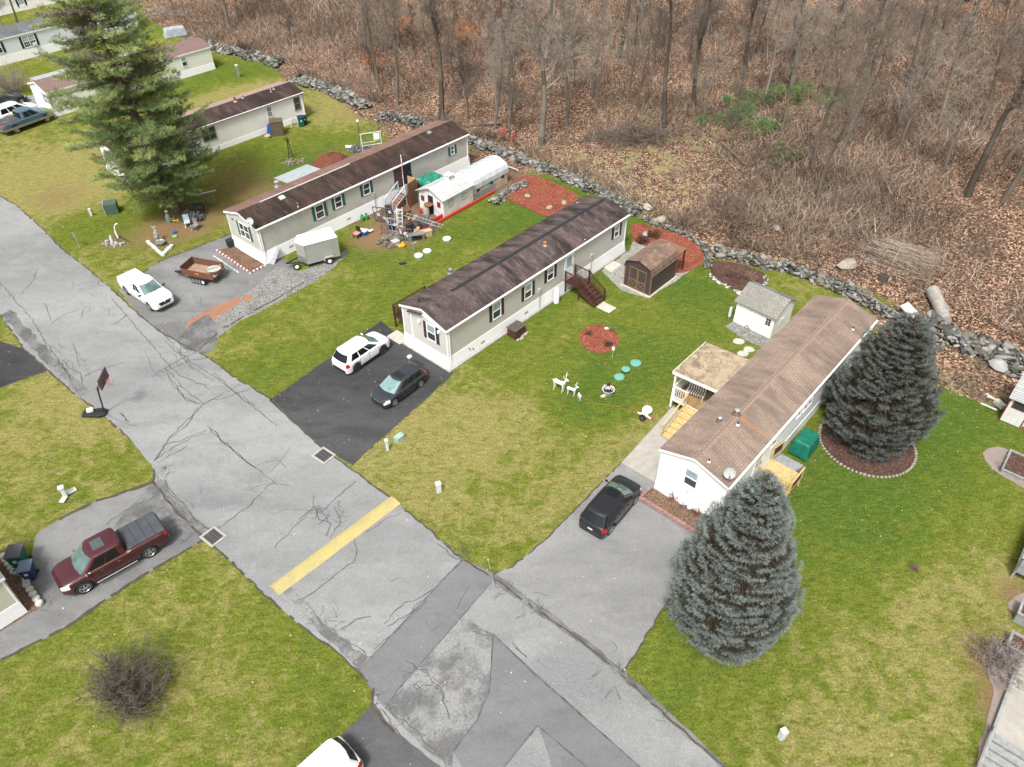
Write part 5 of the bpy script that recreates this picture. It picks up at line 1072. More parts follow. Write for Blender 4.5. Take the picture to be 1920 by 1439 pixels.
for (px, py, s_, lb) in ((1385,641,.36,'oval stepping stone nearest the white shed'),(1404,656,.34,'stepping stone touching the home wall'),(1393,664,.33,'stepping stone nearest the porch roof')):
    solo(MB().prism([(cos(a*pi/4+.3)*s_*random.uniform(.9,1.1)*1.2, sin(a*pi/4+.3)*s_) for a in range(8)], 0, .05), 'stepping_stone', CONCW, lb, 'stepping stone', G(px,py,.01), 0, 'stepping stones behind the porch', bevel=.01)
solo(MB().obox((0,0,.08),(.3,.25,.16)), 'white_box', TRIM, 'small white box on the black driveway by the house corner', 'box', G(768,671,.02), R(45), bevel=.03)
# propane tank and covered fire pit
g = G(1043,568); t = thing('propane_tank', 'tall white propane tank by the dark red steps', 'tank', (g.x,g.y,0)); MB().lathe([(.15,0),(.22,.05),(.22,1.05),(.16,1.2),(.08,1.24)], n=16).build('tank', TRIM, t, smooth=True); MB().lathe([(.12,1.2),(.12,1.34),(.10,1.36)], n=12).build('collar', TRIM, t)
g = G(968,628); t = thing('covered_box', 'dark brown wicker box cover beside the grey home', 'storage box', (g.x,g.y,0), HA); MB().box(-.55,.55,-.4,.4,.05,.75).build('body', REDWOOD, t, bevel=.04); MB().box(-.6,.6,-.45,.45,.751,.80).build('lid', pm('brown_lid',(.10,.08,.075),(.07,.055,.05),6), t, bevel=.03)
m = MB()
for k in range(10): m.ball((random.uniform(-.75,.75),-.5+random.uniform(-.15,.1),.06),(.14,.1,.08),6,.1)
solo(m, 'edging_stones', pm('tan_stone',(.4,.35,.27)), 'pale stones around the dark brown box', 'stones', (g.x,g.y,0), HA)
# ================================================================ lawn decorations
def deer(px, py, s, rz, label, antler=True):
    g = G(px,py); t = thing('reindeer_decoration', label, 'lawn decoration', (g.x,g.y,0), rz, 'white wire reindeer on the lawn'); t.scale = (s,)*3
    MB().tube([(-.42,0,.72),(-.3,0,.74),(0,0,.70),(.25,0,.74),(.38,0,.78)], [.06,.14,.12,.15,.08], 8).tube([(.3,0,.76),(.42,0,.98),(.46,0,1.12)], [.10,.07,.06], 8).ball((.53,0,1.15),(.15,.07,.07),8).tube([(-.42,0,.76),(-.5,0,.70)], .03, 6).build('body', TRIM, t, smooth=True)
    for x, y in ((-.32,.09),(-.32,-.09),(.28,.09),(.28,-.09)): MB().tube([(x,y,.7),(x+.02,y,.35),(x-.03,y,0)], [.05,.03,.025], 6).build('leg', TRIM, t)
    if antler:
        for s_ in (1,-1): MB().tube([(.45,s_*.04,1.2),(.38,s_*.16,1.4),(.42,s_*.2,1.6)], .018, 5).tube([(.39,s_*.14,1.36),(.5,s_*.2,1.45)], .014, 5).build('antler', TRIM, t)
deer(1048,733,1.05,R(-35),'largest white reindeer with antlers, leftmost of three'); deer(1071,741,.75,R(-30),'middle white reindeer with a red bow'); deer(1086,750,.55,R(-80),'smallest white reindeer, rightmost of three',False)
g = G(1140,737); t = thing('planter_tub', 'round grey tub planter with pink flowers and dark soil', 'planter', (g.x,g.y,0)); MB().lathe([(.32,0),(.42,.3),(.44,.34),(.38,.34),(.36,.26)], n=20).build('pot', GREYP, t, smooth=True); MB().lathe([(.37,.25),(.2,.28)], n=16).build('soil', BLACK, t)
m = MB()
for k in range(16): m.ball((random.gauss(0,.13),random.gauss(0,.12),.32+random.random()*.12), .05, 6, .2)
m.build('flowers', pm('pale_pink_petals',(.7,.4,.4),(.8,.7,.68),12), t); MB().ball((.02,.28,.5),.13,8).build('ornament', BLACK, t)
solo(MB().ball((0,0,.06),(.22,.15,.08),8,.12), 'flat_stone', CONCW, 'flat pale stone in front of the planter tub', 'stone', G(1131,744), .5)
g = G(1210,778); t = thing('snowman_inflatable', 'deflated white snowman with black hat and red scarf lying on grass', 'lawn decoration', (g.x,g.y,0), R(-120)); t.scale = (.78,)*3
MB().ball((-.35,0,.26),(.48,.44,.28),14,.02).ball((.25,0,.24),(.36,.32,.26),12,.02).tube([(.3,.25,.2),(.35,.6,.12)], [.1,.06], 8).tube([(.3,-.25,.2),(.2,-.6,.12)], [.1,.06], 8).build('body', TRIM, t, smooth=True)
MB().lathe([(.24,.5),(.27,.56),(.25,.62)], (0,0,.22), 14, 'x').ball((.1,.62,.12),(.16,.12,.07),8).ball((0,-.6,.12),(.2,.08,.06),8).build('scarf', RED, t, smooth=True)
MB().ball((.75,0,.2),(.22,.24,.2),12).lathe([(.3,.62),(.3,.66)], (0,0,.2), 14, 'x').build('hat', BLACK, t, smooth=True)
m = MB(); P = [G(1088,744,.02),G(1105,750,.02),G(1120,757,.02),G(1140,759,.02),G(1158,762,.02),G(1178,770,.02),G(1188,762,.02),G(1200,755,.02),G(1212,760,.02),G(1196,768,.02),G(1188,774,.02)]
solo(m.tube(P, .010, 5), 'extension_cord', pm('faded_orange_cord', (.42,.17,.05)), 'thin orange cord running from the reindeer to the snowman', 'cord')
g = G(1148,672); t = thing('lamp_post', 'short garden post with small white lantern beside the mulch circle', 'lamp post', (g.x,g.y,0)); MB().tube([(0,0,0),(.02,0,1.15)], .03, 6).build('post', OLDWOOD, t); MB().box(-.08,.08,-.08,.08,.75,.95).build('lantern', TRIM, t)
g = G(1366,600); t = thing('windsock', 'white ribbon windsock hanging beside the white shed', 'windsock', (g.x,g.y,0)); MB().tube([(0,0,0),(.0,0,1.2),(.35,0,1.35)], .02, 6).build('pole', OLDWOOD, t); MB().lathe([(.1,.3),(.12,.6),(.1,1.1)], (0,0,0), 10).build('sock', GREYL, t, smooth=True)
t = thing('bicycle_ornament', 'small metal bicycle ornament in the front flower bed', 'ornament', tuple(G(1288,938,.35)), R(-40)); m = MB()
for x in (-.25,.3): m.tube([(x+cos(a*pi/8)*.17,0,.17+sin(a*pi/8)*.17) for a in range(17)], .012, 5)
m.build('wheel', GREYP, t); MB().tube([(-.25,0,.17),(-.05,0,.4),(.22,0,.4),(.3,0,.17)], .012, 5).tube([(-.05,0,.4),(.05,0,.17),(-.25,0,.17)], .012, 5).build('frame', GREYP, t)
# ================================================================ clutter beside the grey-green home
def on1(px, py, z=0): g = G(px,py,z); return (g.x,g.y,0 if z == 0 else z)
t = thing('tarp_covered_pile', 'big pile under a crumpled dark green tarp by the doors', 'tarp cover', (G(806,334,1.9).x,G(806,334,1.9).y,0), HA)
m = MB(); n_ = 14; 
for i in range(n_+1):
    for j in range(n_+1):
        u_, v_ = i/n_*2-1, j/n_*2-1; hgt_ = 2.25*(1-max(abs(u_),abs(v_))**6)*random.uniform(.93,1.0); hgt_ = max(.1,hgt_-.35*max(0,v_*.4)); m.v.append((u_*1.5+random.uniform(-.04,.04), v_*1.25+random.uniform(-.05,.05), hgt_))
m.f = [(i*(n_+1)+j, (i+1)*(n_+1)+j, (i+1)*(n_+1)+j+1, i*(n_+1)+j+1) for i in range(n_) for j in range(n_)]
m.build('tarp', pm('crumpled_green_tarp', (.008,.13,.085), (.02,.22,.15), 2.5, .35, 0, .6, bmp=.4), t); MB().box(-1.3,1.3,-1.0,1.0,0,1.7).build('pile', BLACK, t)
solo(MB().ball((0,0,.3),(.45,.35,.35),9,.1), 'blue_bag', BLUEP, 'blue plastic bag beside the green tarp', 'bag', on1(822,345), 0)
t = thing('plywood_panel', 'tall brown plywood box standing beside the dark steps', 'plywood box', on1(776,385), HA+R(10)); MB().box(-.65,.65,-.02,.02,0,2.35).build('front_panel', BROWNP, t); MB().box(.66,.70,-.02,1.0,0,2.35).build('side_panel', CARD, t)
t = thing('flag_pole', 'slanted white pole with a faded red and white flag', 'flag', on1(760,375), 0); MB().tube([(0,0,0),(0,0,4.3)], .03, 6).ball((0,0,4.33),.06,8).build('pole', TRIM, t)
m = MB()
for k in range(7): m.box(.03+.0*k,.06,-.03-.05*k,.02-.05*k,2.6+k*.01,4.0-.05*k)
m.build('flag', pm('faded_flag', (.62,.10,.12), (.72,.66,.66), 5, .8, lo=.47, hi=.53), t)
stp = thing('porch_steps', 'steep cluttered steps with pale blue rails at the plum door', 'steps', tuple(h1.M @ Vector((h1.wallpx('R',755,330)[0]-1.0, -h1.hw-.14, 0))), h1.a)
MB().box(0,2.2,-1.3,0,1.05,1.12).build('landing', OLDWOOD, stp)
PB = pm('pale_blue_rail', (.45,.55,.58), None, 5, .6)
m = MB()
for k in range(5): m.box(-.3*(k+1),-.3*k,-1.25,-.3,1.05-.19*(k+1),1.09-.19*(k+1))
m.build('tread', pm('orange_red_treads', (.34,.10,.05), None, 4, .7), stp)
for y in (-1.3,-.25): railing((0,y,1.1),(-1.7,y,.1), PB, stp, .9, .2, 'handrail')
for x in (.05,2.15): MB().box(x-.04,x+.04,-1.28,-1.2,0,1.05).build('post', OLDWOOD, stp)
railing((.1,-1.3,1.12),(2.2,-1.3,1.12), OLDWOOD, stp, .9, .25)
# junk leaning things: pallets / panels with white squares
def junk_panel(px, py, w, h, rz, tilt, mat, label, squares=6):
    t = thing('junk_panel', label, 'leaning panel', on1(px,py), rz); t.rotation_euler = (tilt,0,rz); m = MB()
    for k in range(5): m.box(-w/2+k*w/4-.03,-w/2+k*w/4+.03,-.03,0,0,h)
    m.box(-w/2,w/2,.001,.03,h-.1,h).box(-w/2,w/2,.001,.03,.1,.2).box(-w/2,w/2,.001,.03,h*.5,h*.5+.08); m.build('frame', mat, t); m = MB()
    for k in range(squares): x, z = random.uniform(-w/2,w/2-.2), random.uniform(.2,h-.35); MB().box(x,x+random.uniform(.15,.3),-.05-.002*k,-.035-.002*k,z,z+random.uniform(.15,.3)).build('attached_card', GREYL, t)
JD = pm('dark_junk', (.06,.065,.075), (.16,.16,.16), 6, .8)
junk_panel(722,418,1.7,1.7,HA+R(-62),.2,JD,'dark rack hung with pale cards left of the white ladder'); junk_panel(745,438,1.5,1.6,HA+R(-70),.2,OLDWOOD,'grey wooden rack hung with pale cards near the lawn',5); junk_panel(762,452,1.1,1.3,HA-R(60),.1,JD,'small dark rack with cards at the lawn edge',4)
def ladder(p0, p1, w, n, mat, label, zs=(0,0)):
    a, b = G(*p0), G(*p1); a.z, b.z = zs; d = (b-a).normalized(); u = Vector((-d.y,d.x,0)).normalized()*w/2; t = thing('ladder', label, 'ladder', (a.x,a.y,0)); o_ = Vector((a.x,a.y,0)); a = a-o_; b = b-o_
    for s_ in (1,-1): MB().beam(a+u*s_, b+u*s_, .05, .07).build('rail', mat, t)
    m = MB()
    for k in range(n): q = a.lerp(b,(k+.5)/n); m.beam(q-u*.96, q+u*.96, .04, .04)
    m.build('rungs', mat, t)
ladder((762,425),(832,440),.5,12,ALU,'long white ladder lying across the junk and red boards',(1.2,.75)); ladder((750,428),(752,418),.45,5,GREYL,'short white ladder standing before the dark steps',(0,1.5))
t = thing('barrel', 'low round stump table beside the cottage shed door', 'barrel', on1(800,405)); MB().lathe([(.25,0),(.3,.4),(.25,.9)], n=14).build('barrel', OLDWOOD, t, smooth=True)
m = MB()
for k in range(60): 
    a = random.uniform(0,6.3); m.beam((random.uniform(-.9,.9),random.uniform(-.6,.6),random.uniform(0,.2)), (random.uniform(-.9,.9),random.uniform(-.6,.6),random.uniform(.3,.9)), .05,.05)
solo(m, 'scrap_pile', JD, 'tangle of dark scrap between the ladder and the cottage shed', 'scrap pile', on1(795,425))
m = MB()
for k in range(46): m.obox((random.gauss(0,.7),random.gauss(0,.4),random.uniform(.05,.35)), (random.uniform(.1,.5),random.uniform(.1,.4),random.uniform(.02,.3)), random.random()*3, random.uniform(-.5,.5))
solo(m, 'scrap_pile', pm('mixed_scrap',(.20,.17,.14),(.06,.055,.05),4,.9,fine=.4), 'heap of grey boards and cartons under the dark racks', 'scrap pile', on1(738,450), HA)
for (px,py,s_,mt,lb,nm,ct) in ((775,412,.5,TAN,'tan boards on the ground by the brown plywood box','board_pile','boards'),(790,398,.35,RED,'small red can beside the brown plywood box','fuel_can','can'),(755,462,.4,YELLOW,'yellow toy heap at the edge of the junk','toy_pile','toys'),(735,395,.4,REDD,'dark red bucket against the white skirting','bucket','bucket'),(790,440,.8,CARD,'brown cardboard sheets beneath the white ladder','cardboard_pile','cardboard'),(775,446,.35,BLUEP,'round blue tub at the end of the junk','tub','tub'),(765,448,.35,GREYL,'pale basin between the racks and blue tub','basin','basin'),(690,438,.45,TRIM,'scatter of white pebbles on the lawn by the racks','pebble_pile','pebbles'),(803,418,.3,GREYM,'grey metal tray in front of the cottage shed','tray','tray')):
    m = MB()
    for k in range(9): m.obox((random.gauss(0,s_*.4),random.gauss(0,s_*.35),.08+random.random()*s_*.4), (s_*random.uniform(.3,.7),s_*random.uniform(.25,.5),s_*random.uniform(.1,.35)), random.random()*3, random.uniform(-.3,.3))
    if ct in ('bucket','tub','basin'): m = MB().lathe([(s_*.5,0),(s_*.62,s_*.9),(s_*.66,s_*.92),(s_*.5,s_*.8)], n=14)
    solo(m, nm, mt, lb, ct, on1(px,py))
for (px,py,w,d_,h,mt,nm,lb,ct) in ((728,405,.5,.4,.9,BLACK,'speaker_box','black box between the skirting and the dark rack','box'),(735,430,.7,.5,.6,NAVY,'storage_tote','dark blue tote behind the card hung racks','tote'),(748,415,.6,.5,1.0,OLDWOOD,'wooden_crate','weathered crate below the pale blue rails','crate'),(765,408,.5,.5,.7,RUST,'metal_drum','rusty square can before the plywood box','can'),(786,425,.8,.6,.35,JD,'pallet','dark low pallet in front of the cottage shed','pallet'),(770,436,.6,.45,.8,BLACK,'plastic_bin','black bin under the middle of the white ladder','bin'),(757,445,.5,.4,.5,REDD,'small_cabinet','dark red box at the foot of the racks','box'),(800,442,.9,.5,.45,TAN,'wooden_box','tan box against the red boards','box'),(812,428,.5,.3,.5,GREYM,'metal_bin','grey metal bin between red boards and cottage shed','bin'),(742,458,.6,.5,.3,GREYP,'paving_stack','small grey paving stack at the lawn edge','paving')):
    solo(MB().frus((-w/2,w/2,-d_/2,d_/2),0,(-w/2*.95,w/2*.95,-d_/2*.95,d_/2*.95),h).box(-w/2-.02,w/2+.02,-d_/2-.02,d_/2+.02,h+.001,h+.05), nm, mt, lb, ct, on1(px,py), random.random()*2)
t = thing('table', 'grey tilted table near the end of the red boards', 'table', on1(782,452), R(15)); MB().box(-.65,.65,-.28,.28,.66,.72).build('tabletop', GREYM, t)
for x in (-.58,.58): MB().beam((x,0,0),(x*.9,0,.66),.05,.2).build('leg', GREYM, t)
t = thing('post', 'lone grey drain post standing on the lawn beside the table', 'post', on1(777,474)); MB().tube([(0,0,0),(-.05,0,.9),(.25,.05,1.0)], .05, 8).build('post', GREYM, t)
for (px,py,lb) in ((680,415,'green gas bottle, left of two by the skirting'),(688,412,'green gas bottle, right of two by the skirting')):
    t = thing('gas_bottle', lb, 'gas bottle', on1(px,py), 0, 'green gas bottles by the skirting'); MB().lathe([(.15,0),(.17,.06),(.17,.42),(.08,.52)], n=14).build('tank', pm('green_bottle',(.03,.25,.06)), t, smooth=True); MB().lathe([(.09,.52),(.09,.62)], n=12).build('collar', GRNP, t)
t = thing('folding_chair', 'dark folding chair with pink seat beside the cooler', 'chair', on1(670,446), R(-30)); MB().box(-.25,.25,-.25,.25,.42,.46).build('seat', PINK, t); MB().obox((0,.27,.72),(.5,.04,.5)).build('backrest', BLACK, t)
for x in (-.22,.22):
    for y in (-.22,.22): MB().box(x-.02,x+.02,y-.02,y+.02,0,.42).build('leg', BLACK, t)
t = thing('cooler', 'blue cooler box with white lid beside the dark chair', 'cooler', on1(681,440), R(-25)); MB().box(-.38,.38,-.22,.22,0,.38).build('body', BLUEP, t, bevel=.02); MB().box(-.4,.4,-.24,.24,.381,.45).build('lid', GREYL, t, bevel=.02)
for (px,py,w,d_,h,mt,lb) in ((425,265,1.1,.6,.6,GREYP,'smaller grey storage box against the cream home'),(442,260,1.3,.65,.7,GREYP,'larger grey storage box against the cream home'),):
    t = thing('storage_box', lb, 'storage box', on1(px,py), HA); MB().box(-w/2,w/2,-d_/2,d_/2,0,h-.06).build('body', mt, t, bevel=.02); MB().box(-w/2-.03,w/2+.03,-d_/2-.03,d_/2+.03,h-.059,h).build('lid', mt, t, bevel=.02)
g = on1(468,262)
for (px,py,w,d_,h,rz,mt,lb,nm,ct) in ((487,252,1.3,1.1,1.5,R(12),pm('olive_brown_board',(.12,.095,.06),(.09,.07,.045),3),'olive brown cabinet standing outside the cream home','cabinet','cabinet'),(478,247,.1,1.3,1.3,R(10),OLDWOOD,'weathered panel leaning beside the olive cabinet','leaning_board','panel')):
    gx = G(px+35,py-0); t = thing(nm, lb, ct, (gx.x,gx.y,0), rz); MB().box(-w/2,w/2,-d_/2,d_/2,0,h).build('body', mt, t); MB().box(-w/2-.04,w/2+.04,-d_/2-.04,d_/2+.04,h+.001,h+.05).build('top', mt, t)
solo(MB().ball((0,0,.25),(.35,.3,.3),9,.15), 'blue_bag', BLUEP, 'blue bundle behind the olive cabinet', 'bag', on1(505,232)); solo(MB().obox((0,0,.7),(.5,.3,.9),.2,.2), 'blue_sheet', BLUEP, 'blue sheet hanging beside the olive cabinet', 'sheet', on1(508,254))
bin_(566,237,GRNP,NAVY,R(20),'dark green bin with navy lid at the corner of the cream home')
bin_(573,233,pm('second_green',(.01,.06,.035)),BLACK,R(20),'green bin with black lid behind the other at the cream home',.85)
ladder((552,240),(560,215),.7,7,GREYP,'grey metal rack leaning by the green bins',(0,1.3))
m = MB().lathe([(.3,0),(.35,.25),(.3,.3),(.22,.2)], n=14); solo(m, 'basin', TAN, 'tan round basin on the grass by the olive cabinet', 'basin', on1(502,259))
# windmill, lamp, swing frame
g = on1(546,297); t = thing('garden_windmill', 'small dark garden windmill on a tapered tower', 'windmill', g, 0); m = MB()
for a in range(4): x, y = .28*cos(a*pi/2+.8), .28*sin(a*pi/2+.8); m.tube([(x,y,0),(x*.2,y*.2,1.9)], .025, 5)
for z in (.6,1.2): 
    for a in range(4): r1 = .28*(1-.8*z/1.9); m.beam((r1*cos(a*pi/2+.8),r1*sin(a*pi/2+.8),z),(r1*cos(a*pi/2+2.37),r1*sin(a*pi/2+2.37),z),.02,.02)
m.build('tower', BLACK, t); m = MB()
for k in range(10): a = k*pi/5; m.beam((0,-.1,2.0),(cos(a)*.36,-.1,2.0+sin(a)*.36),.11,.01)
m.build('blades', BLACK, t)
m = MB()
for k in range(26): m.ball((random.gauss(0,.6),random.gauss(0,.45),.05),random.uniform(.08,.2),6,.2)
solo(m, 'rock_pile', pm('brown_grey_rocks',(.25,.22,.19),(.18,.13,.10),3), 'low ring of rocks and leaves around the windmill', 'rocks', on1(548,305))
g = on1(682,262); t = thing('lamp_post', 'black garden lamp post with white globe behind the roof', 'lamp post', on1(675,262), 0); MB().tube([(0,0,0),(0,0,1.9)], .035, 6).build('post', BLACK, t); MB().ball((0,0,2.0),.15,10).build('globe', TRIM, t, smooth=True)
t = thing('swing_stand', 'pale metal swing frame standing behind the dark roof', 'metal frame', on1(698,283), R(20)); m = MB()
for x in (-1.0,1.0):
    for y in (-.6,.6): m.tube([(x,y,0),(x,0,1.9)], .04, 6)
m.tube([(-1.1,0,1.9),(1.1,0,1.9)], .05, 6).tube([(-1,-.35,.8),(1,-.35,.8)], .035, 6).tube([(-1,.35,.8),(1,.35,.8)], .035, 6); m.build('frame', PG, t); MB().box(.3,.9,-.02,.02,1.1,1.8).build('panel', TRIM, t)
m = MB()
for k in range(30): m.obox((random.gauss(0,.7),random.gauss(0,.4),random.uniform(.1,.6)), (random.uniform(.2,.6),random.uniform(.1,.4),random.uniform(.05,.4)), random.random()*3, random.uniform(-.6,.6))
solo(m, 'scrap_pile', JD, 'dark scrap under the pale metal swing frame', 'scrap pile', on1(690,288)); solo(MB().obox((0,0,.45),(1.2,.6,.04),.2,.1).box(-.5,.5,-.02,.02,0,.44), 'white_table', GREYL, 'pale low table beside the garden lamp post', 'table', on1(660,283))
# yard ornaments under the pine
def bed(px_pts, mat, label, name='mulch_bed', z=.035, cat='flower bed'):
    pass
m = MB()
for k in range(30): m.obox((random.gauss(0,.6),random.gauss(0,.4),random.uniform(.1,.7)), (random.uniform(.1,.6),random.uniform(.1,.3),random.uniform(.04,.5)), random.random()*3, random.uniform(-.6,.6))
t = thing('side_table', 'black table crowded with ornaments beside the pine trunk', 'table', on1(372,402), R(15)); MB().box(-.6,.6,-.5,.5,.75,.82).build('tabletop', BLACK, t)
for x in (-.55,.55):
    for y in (-.45,.45): MB().box(x-.04,x+.04,y-.04,y+.04,0,.75).build('leg', BLACK, t)
solo(MB().beam((0,0,.9),(1.9,.9,1.0),.25,.08), 'metal_channel', GREYM, 'long grey metal channel resting on the black table', 'metal channel', on1(366,385)); solo(m, 'ornament_pile', JD, 'dark clutter in front of the black table', 'clutter', on1(368,410))
for (px,py,rz,mt,lb) in ((353,425,R(20),PB,'white and blue folding chair beside the pine'),(366,432,R(-20),GREYM,'grey metal folding chair in front of the pine')):
    t = thing('folding_chair', lb, 'chair', on1(px,py), rz); MB().box(-.24,.24,-.24,.24,.42,.45).build('seat', mt, t); MB().obox((0,.26,.75),(.48,.04,.6)).build('backrest', mt, t)
    for x in (-.22,.22):
        for s_ in (1,-1): MB().beam((x,-.25*s_,0),(x,.25*s_,.44),.03,.03).build('leg', GREYM, t)
t = thing('garden_figure', 'seated grey green garden figure with a cap', 'statue', on1(318,417), R(30)); MB().tube([(0,0,0),(0,0,.35),(.02,0,.7),(.02,0,.85)], [.22,.24,.2,.08], 10).ball((.02,0,.98),(.12,.12,.14),10).tube([(0,.2,.65),(.2,.25,.4),(.35,.15,.35)], [.07,.06,.05], 8).tube([(0,-.2,.65),(.2,-.25,.4),(.35,-.15,.35)], [.07,.06,.05], 8).tube([(0,.12,.2),(.45,.15,.25),(.5,.15,0)], [.1,.09,.06], 8).tube([(0,-.12,.2),(.45,-.15,.25),(.5,-.15,0)], [.1,.09,.06], 8).build('figure', pm('mossy_statue',(.16,.2,.15)), t, smooth=True); MB().lathe([(.16,1.05),(.12,1.12),(.05,1.15)], (.02,0,0), 10).build('cap', GREYP, t)
solo(MB().obox((0,0,.15),(.55,.45,.04),.3,.3), 'yellow_tray', YELLOW, 'orange yellow tray beside the garden figure', 'tray', on1(330,416))
t = thing('rock_fountain', 'grey stone fountain with basin in the rubble bed', 'fountain', on1(302,455)); m = MB()
for k in range(14): m.ball((random.gauss(0,.1)-.02*k,random.gauss(0,.1)+.02*k,.15+k*.1),random.uniform(.14,.24)*(1-k*.035),7,.15)
m.build('rock_stack', pm('pale_rock',(.36,.35,.31),(.22,.2,.18),5), t); MB().lathe([(.3,.0),(.42,.3),(.46,.32),(.36,.25)], (.1,-.4,0), 14).build('basin', GREYM, t)
m = MB()
for k in range(10): a, b = (278,455),(306,480); q = k/9; g = G(a[0]+(b[0]-a[0])*q, a[1]+(b[1]-a[1])*q); m.ball((g.x,g.y,.08),(.2,.16,.12),7,.15)
for k in range(5): g = G(306+k*4, 480-k*4); m.ball((g.x,g.y,.12),(.22,.2,.18),7,.15)
solo(m, 'edging_stones', pm('whitewashed_stone',(.7,.69,.66),(.45,.44,.42),4), 'white edging stones around the fountain bed', 'stones')
m = MB().tube([(0,0,.0),(-.1,.05,.5),(-.05,.1,1.0),(.15,.1,1.3),(.35,.1,1.35)], [.06,.06,.05,.05,.04], 8); solo(m, 'curved_ornament', TRIM, 'white curved swan neck ornament on the lawn', 'ornament', on1(222,447))
t = thing('rake_ornament', 'dark tripod ornament with a pale handle by the swan neck', 'ornament', on1(228,452)); MB().beam((0,0,.5),(.9,-.3,0),.04,.04).beam((0,0,.5),(-.2,.4,0),.04,.04).beam((0,0,.5),(-.3,-.3,0),.04,.04).build('frame', BLACK, t)
m = MB()
for k in range(16): m.ball((random.gauss(0,.5),random.gauss(0,.3),.08),random.uniform(.08,.2),7,.2)
solo(MB().tube([(0,0,0),(0,0,.5),(.02,0,.8)], [.15,.14,.08], 8), 'small_statue', PG, 'small pale statue among the grey stones on the lawn', 'statue', on1(212,458)); solo(m, 'rock_pile', pm('grey_green_rocks',(.33,.36,.33),(.24,.22,.2),5), 'small heap of grey stones scattered beside the white swan neck ornament', 'rocks', on1(212,460))
for (px,py,mt,lb) in ((318,462,GRNP,'small green pot beside the fountain'),(328,437,BLUEP,'small blue tray beside the fountain bed'),(328,446,pm('lime',(.2,.5,.1)),'lime green strip on the needles')): solo(MB().obox((0,0,.1),(.35,.25,.15),.4), 'yard_ornament', mt, lb, 'ornament', on1(px,py), bevel=.02)
t = thing('utility_box', 'big green cabinet beneath the pine', 'utility box', on1(212,398), R(20)); MB().box(-.55,.55,-.5,.5,0,1.0).build('body', pm('dark_green_cabinet',(.07,.11,.085)), t, bevel=.03); MB().box(-.59,-.56,-.5,.5,0,1.0).build('side_panel', PG, t)
solo(MB().obox((0,0,.35),(.9,.55,.7)), 'small_engine', BLACK, 'black covered machine beside the front wall of the shuttered home', 'machine', on1(437,461), HA, bevel=.08)
# far left background: parked things by the wall
solo(MB().frus((-1.6,1.6,-.8,.8),0,(-1.3,1.3,-.6,.6),1.2), 'covered_vehicle', pm('silver_cover',(.35,.4,.42),(.25,.28,.3),2,.4), 'silver covered vehicle behind the plum roofed home', 'covered vehicle', T(330,68), R(30), bevel=.15)
# right edge deck, ramp, planters
def wp(px, py, z=0): g = G(px,py,z); return Vector((g.x,g.y,z))
def rdeck():
    a = G(1858,1380)+DV*1.0; ang = HA+R(1.5) ; t = thing('ramp', 'pale grey walkway with steps at the bottom right corner', 'ramp', (a.x,a.y,0), ang)
    m = MB().box(-1.0,4.3,-1.55,0,.0,.22); m.build('walkway', CONC, t); m = MB().box(-1.0,4.3,.0,.12,.0,.30).box(-3.4,4.3,-1.75,-1.6,0,.5); m.build('kerb_board', GRWOOD, t)
    for k in range(4): MB().box(-1.05-.4*(k+1)+.05,-1.05-.4*k,-1.5,.05,-.0,.36-.07*k).build('tread', GRWOOD, t, bevel=.01)
    railing((-1.0,.12,.2),(-3.2,.12,.05), GRWOOD, t, .5, 3, 'handrail')
    def planter(px, py, w, l, h, lb, mt=GRWOOD, pole=False):
        g = G(px,py); q = thing('raised_planter', lb, 'planter', (g.x,g.y,0), ang)
        m = MB().box(-w/2,w/2,-l/2,-l/2+.06,0,h).box(-w/2,w/2,l/2-.06,l/2,0,h).box(-w/2,-w/2+.06,-l/2+.06,l/2-.06,0,h).box(w/2-.06,w/2,-l/2+.06,l/2-.06,0,h); m.build('box', mt, q); m = MB().box(-w/2-.05,w/2+.05,-l/2-.05,-l/2+.07,h,h+.04).box(-w/2-.05,w/2+.05,l/2-.07,l/2+.05,h,h+.04).box(-w/2-.05,-w/2+.07,-l/2+.07,l/2-.07,h,h+.04).box(w/2-.07,w/2+.05,-l/2+.07,l/2-.07,h,h+.04); m.build('rim', GRWOOD, q)
        MB().box(-w/2+.06,w/2-.06,-l/2+.06,l/2-.06,h-.15,h-.06).build('soil', MULB, q)
        if pole: MB().beam((-w/2,l/2,h),(-w/2+.1,l/2+.1,1.3),.07,.07).build('stake', GRWOOD, q)
    planter(1905,878,2.0,1.3,.3,'low grey planter with dark soil near the red trimmed shed',GRWOOD,True); planter(1906,1225,.95,1.1,.7,'square grey planter full of dry leaves beside the walkway'); planter(1925,1165,.9,1.1,.7,'grey planter with green sprouts at the right edge')
    b = G(1893,1083); q = thing('side_deck', 'grey wooden deck with railing at the right edge', 'deck', (b.x,b.y,0), ang); m = MB()
    for k in range(18): m.box(0,3.4,-.14*k-.133,-.14*k,.55,.6)
    m.build('deck_boards', GRWOOD, q); railing((0,0,.6),(3.4,0,.6), GRWOOD, q, .9, .14); railing((0,-2.4,.6),(0,0,.6), GRWOOD, q, .9, .14)
    for x in (.05,3.3): MB().box(x-.05,x+.05,-.1,0,0,.55).build('post', GRWOOD, q)
rdeck()
sheet('mulch_strip', smooth_poly([(1830,1439),(1842,1380),(1858,1320),(1862,1290),(1850,1260),(1870,1240),(1890,1240),(1905,1260),(1880,1330),(1860,1380),(1840,1450)],2), .03, pm('pinkish_chips', (.26,.21,.19),(.15,.115,.10),9,.9,fine=.5), .1)
sheet('gravel_strip', smooth_poly([(1890,1130),(1925,1110),(1940,1140),(1900,1150)],2), .03, bpy.data.materials['pinkish_chips'], .08)
sheet('gravel_strip', smooth_poly([(1842,850),(1870,838),(1900,850),(1940,880),(1950,930),(1900,905),(1860,880)],2), .03, bpy.data.materials['pinkish_chips'], .1)
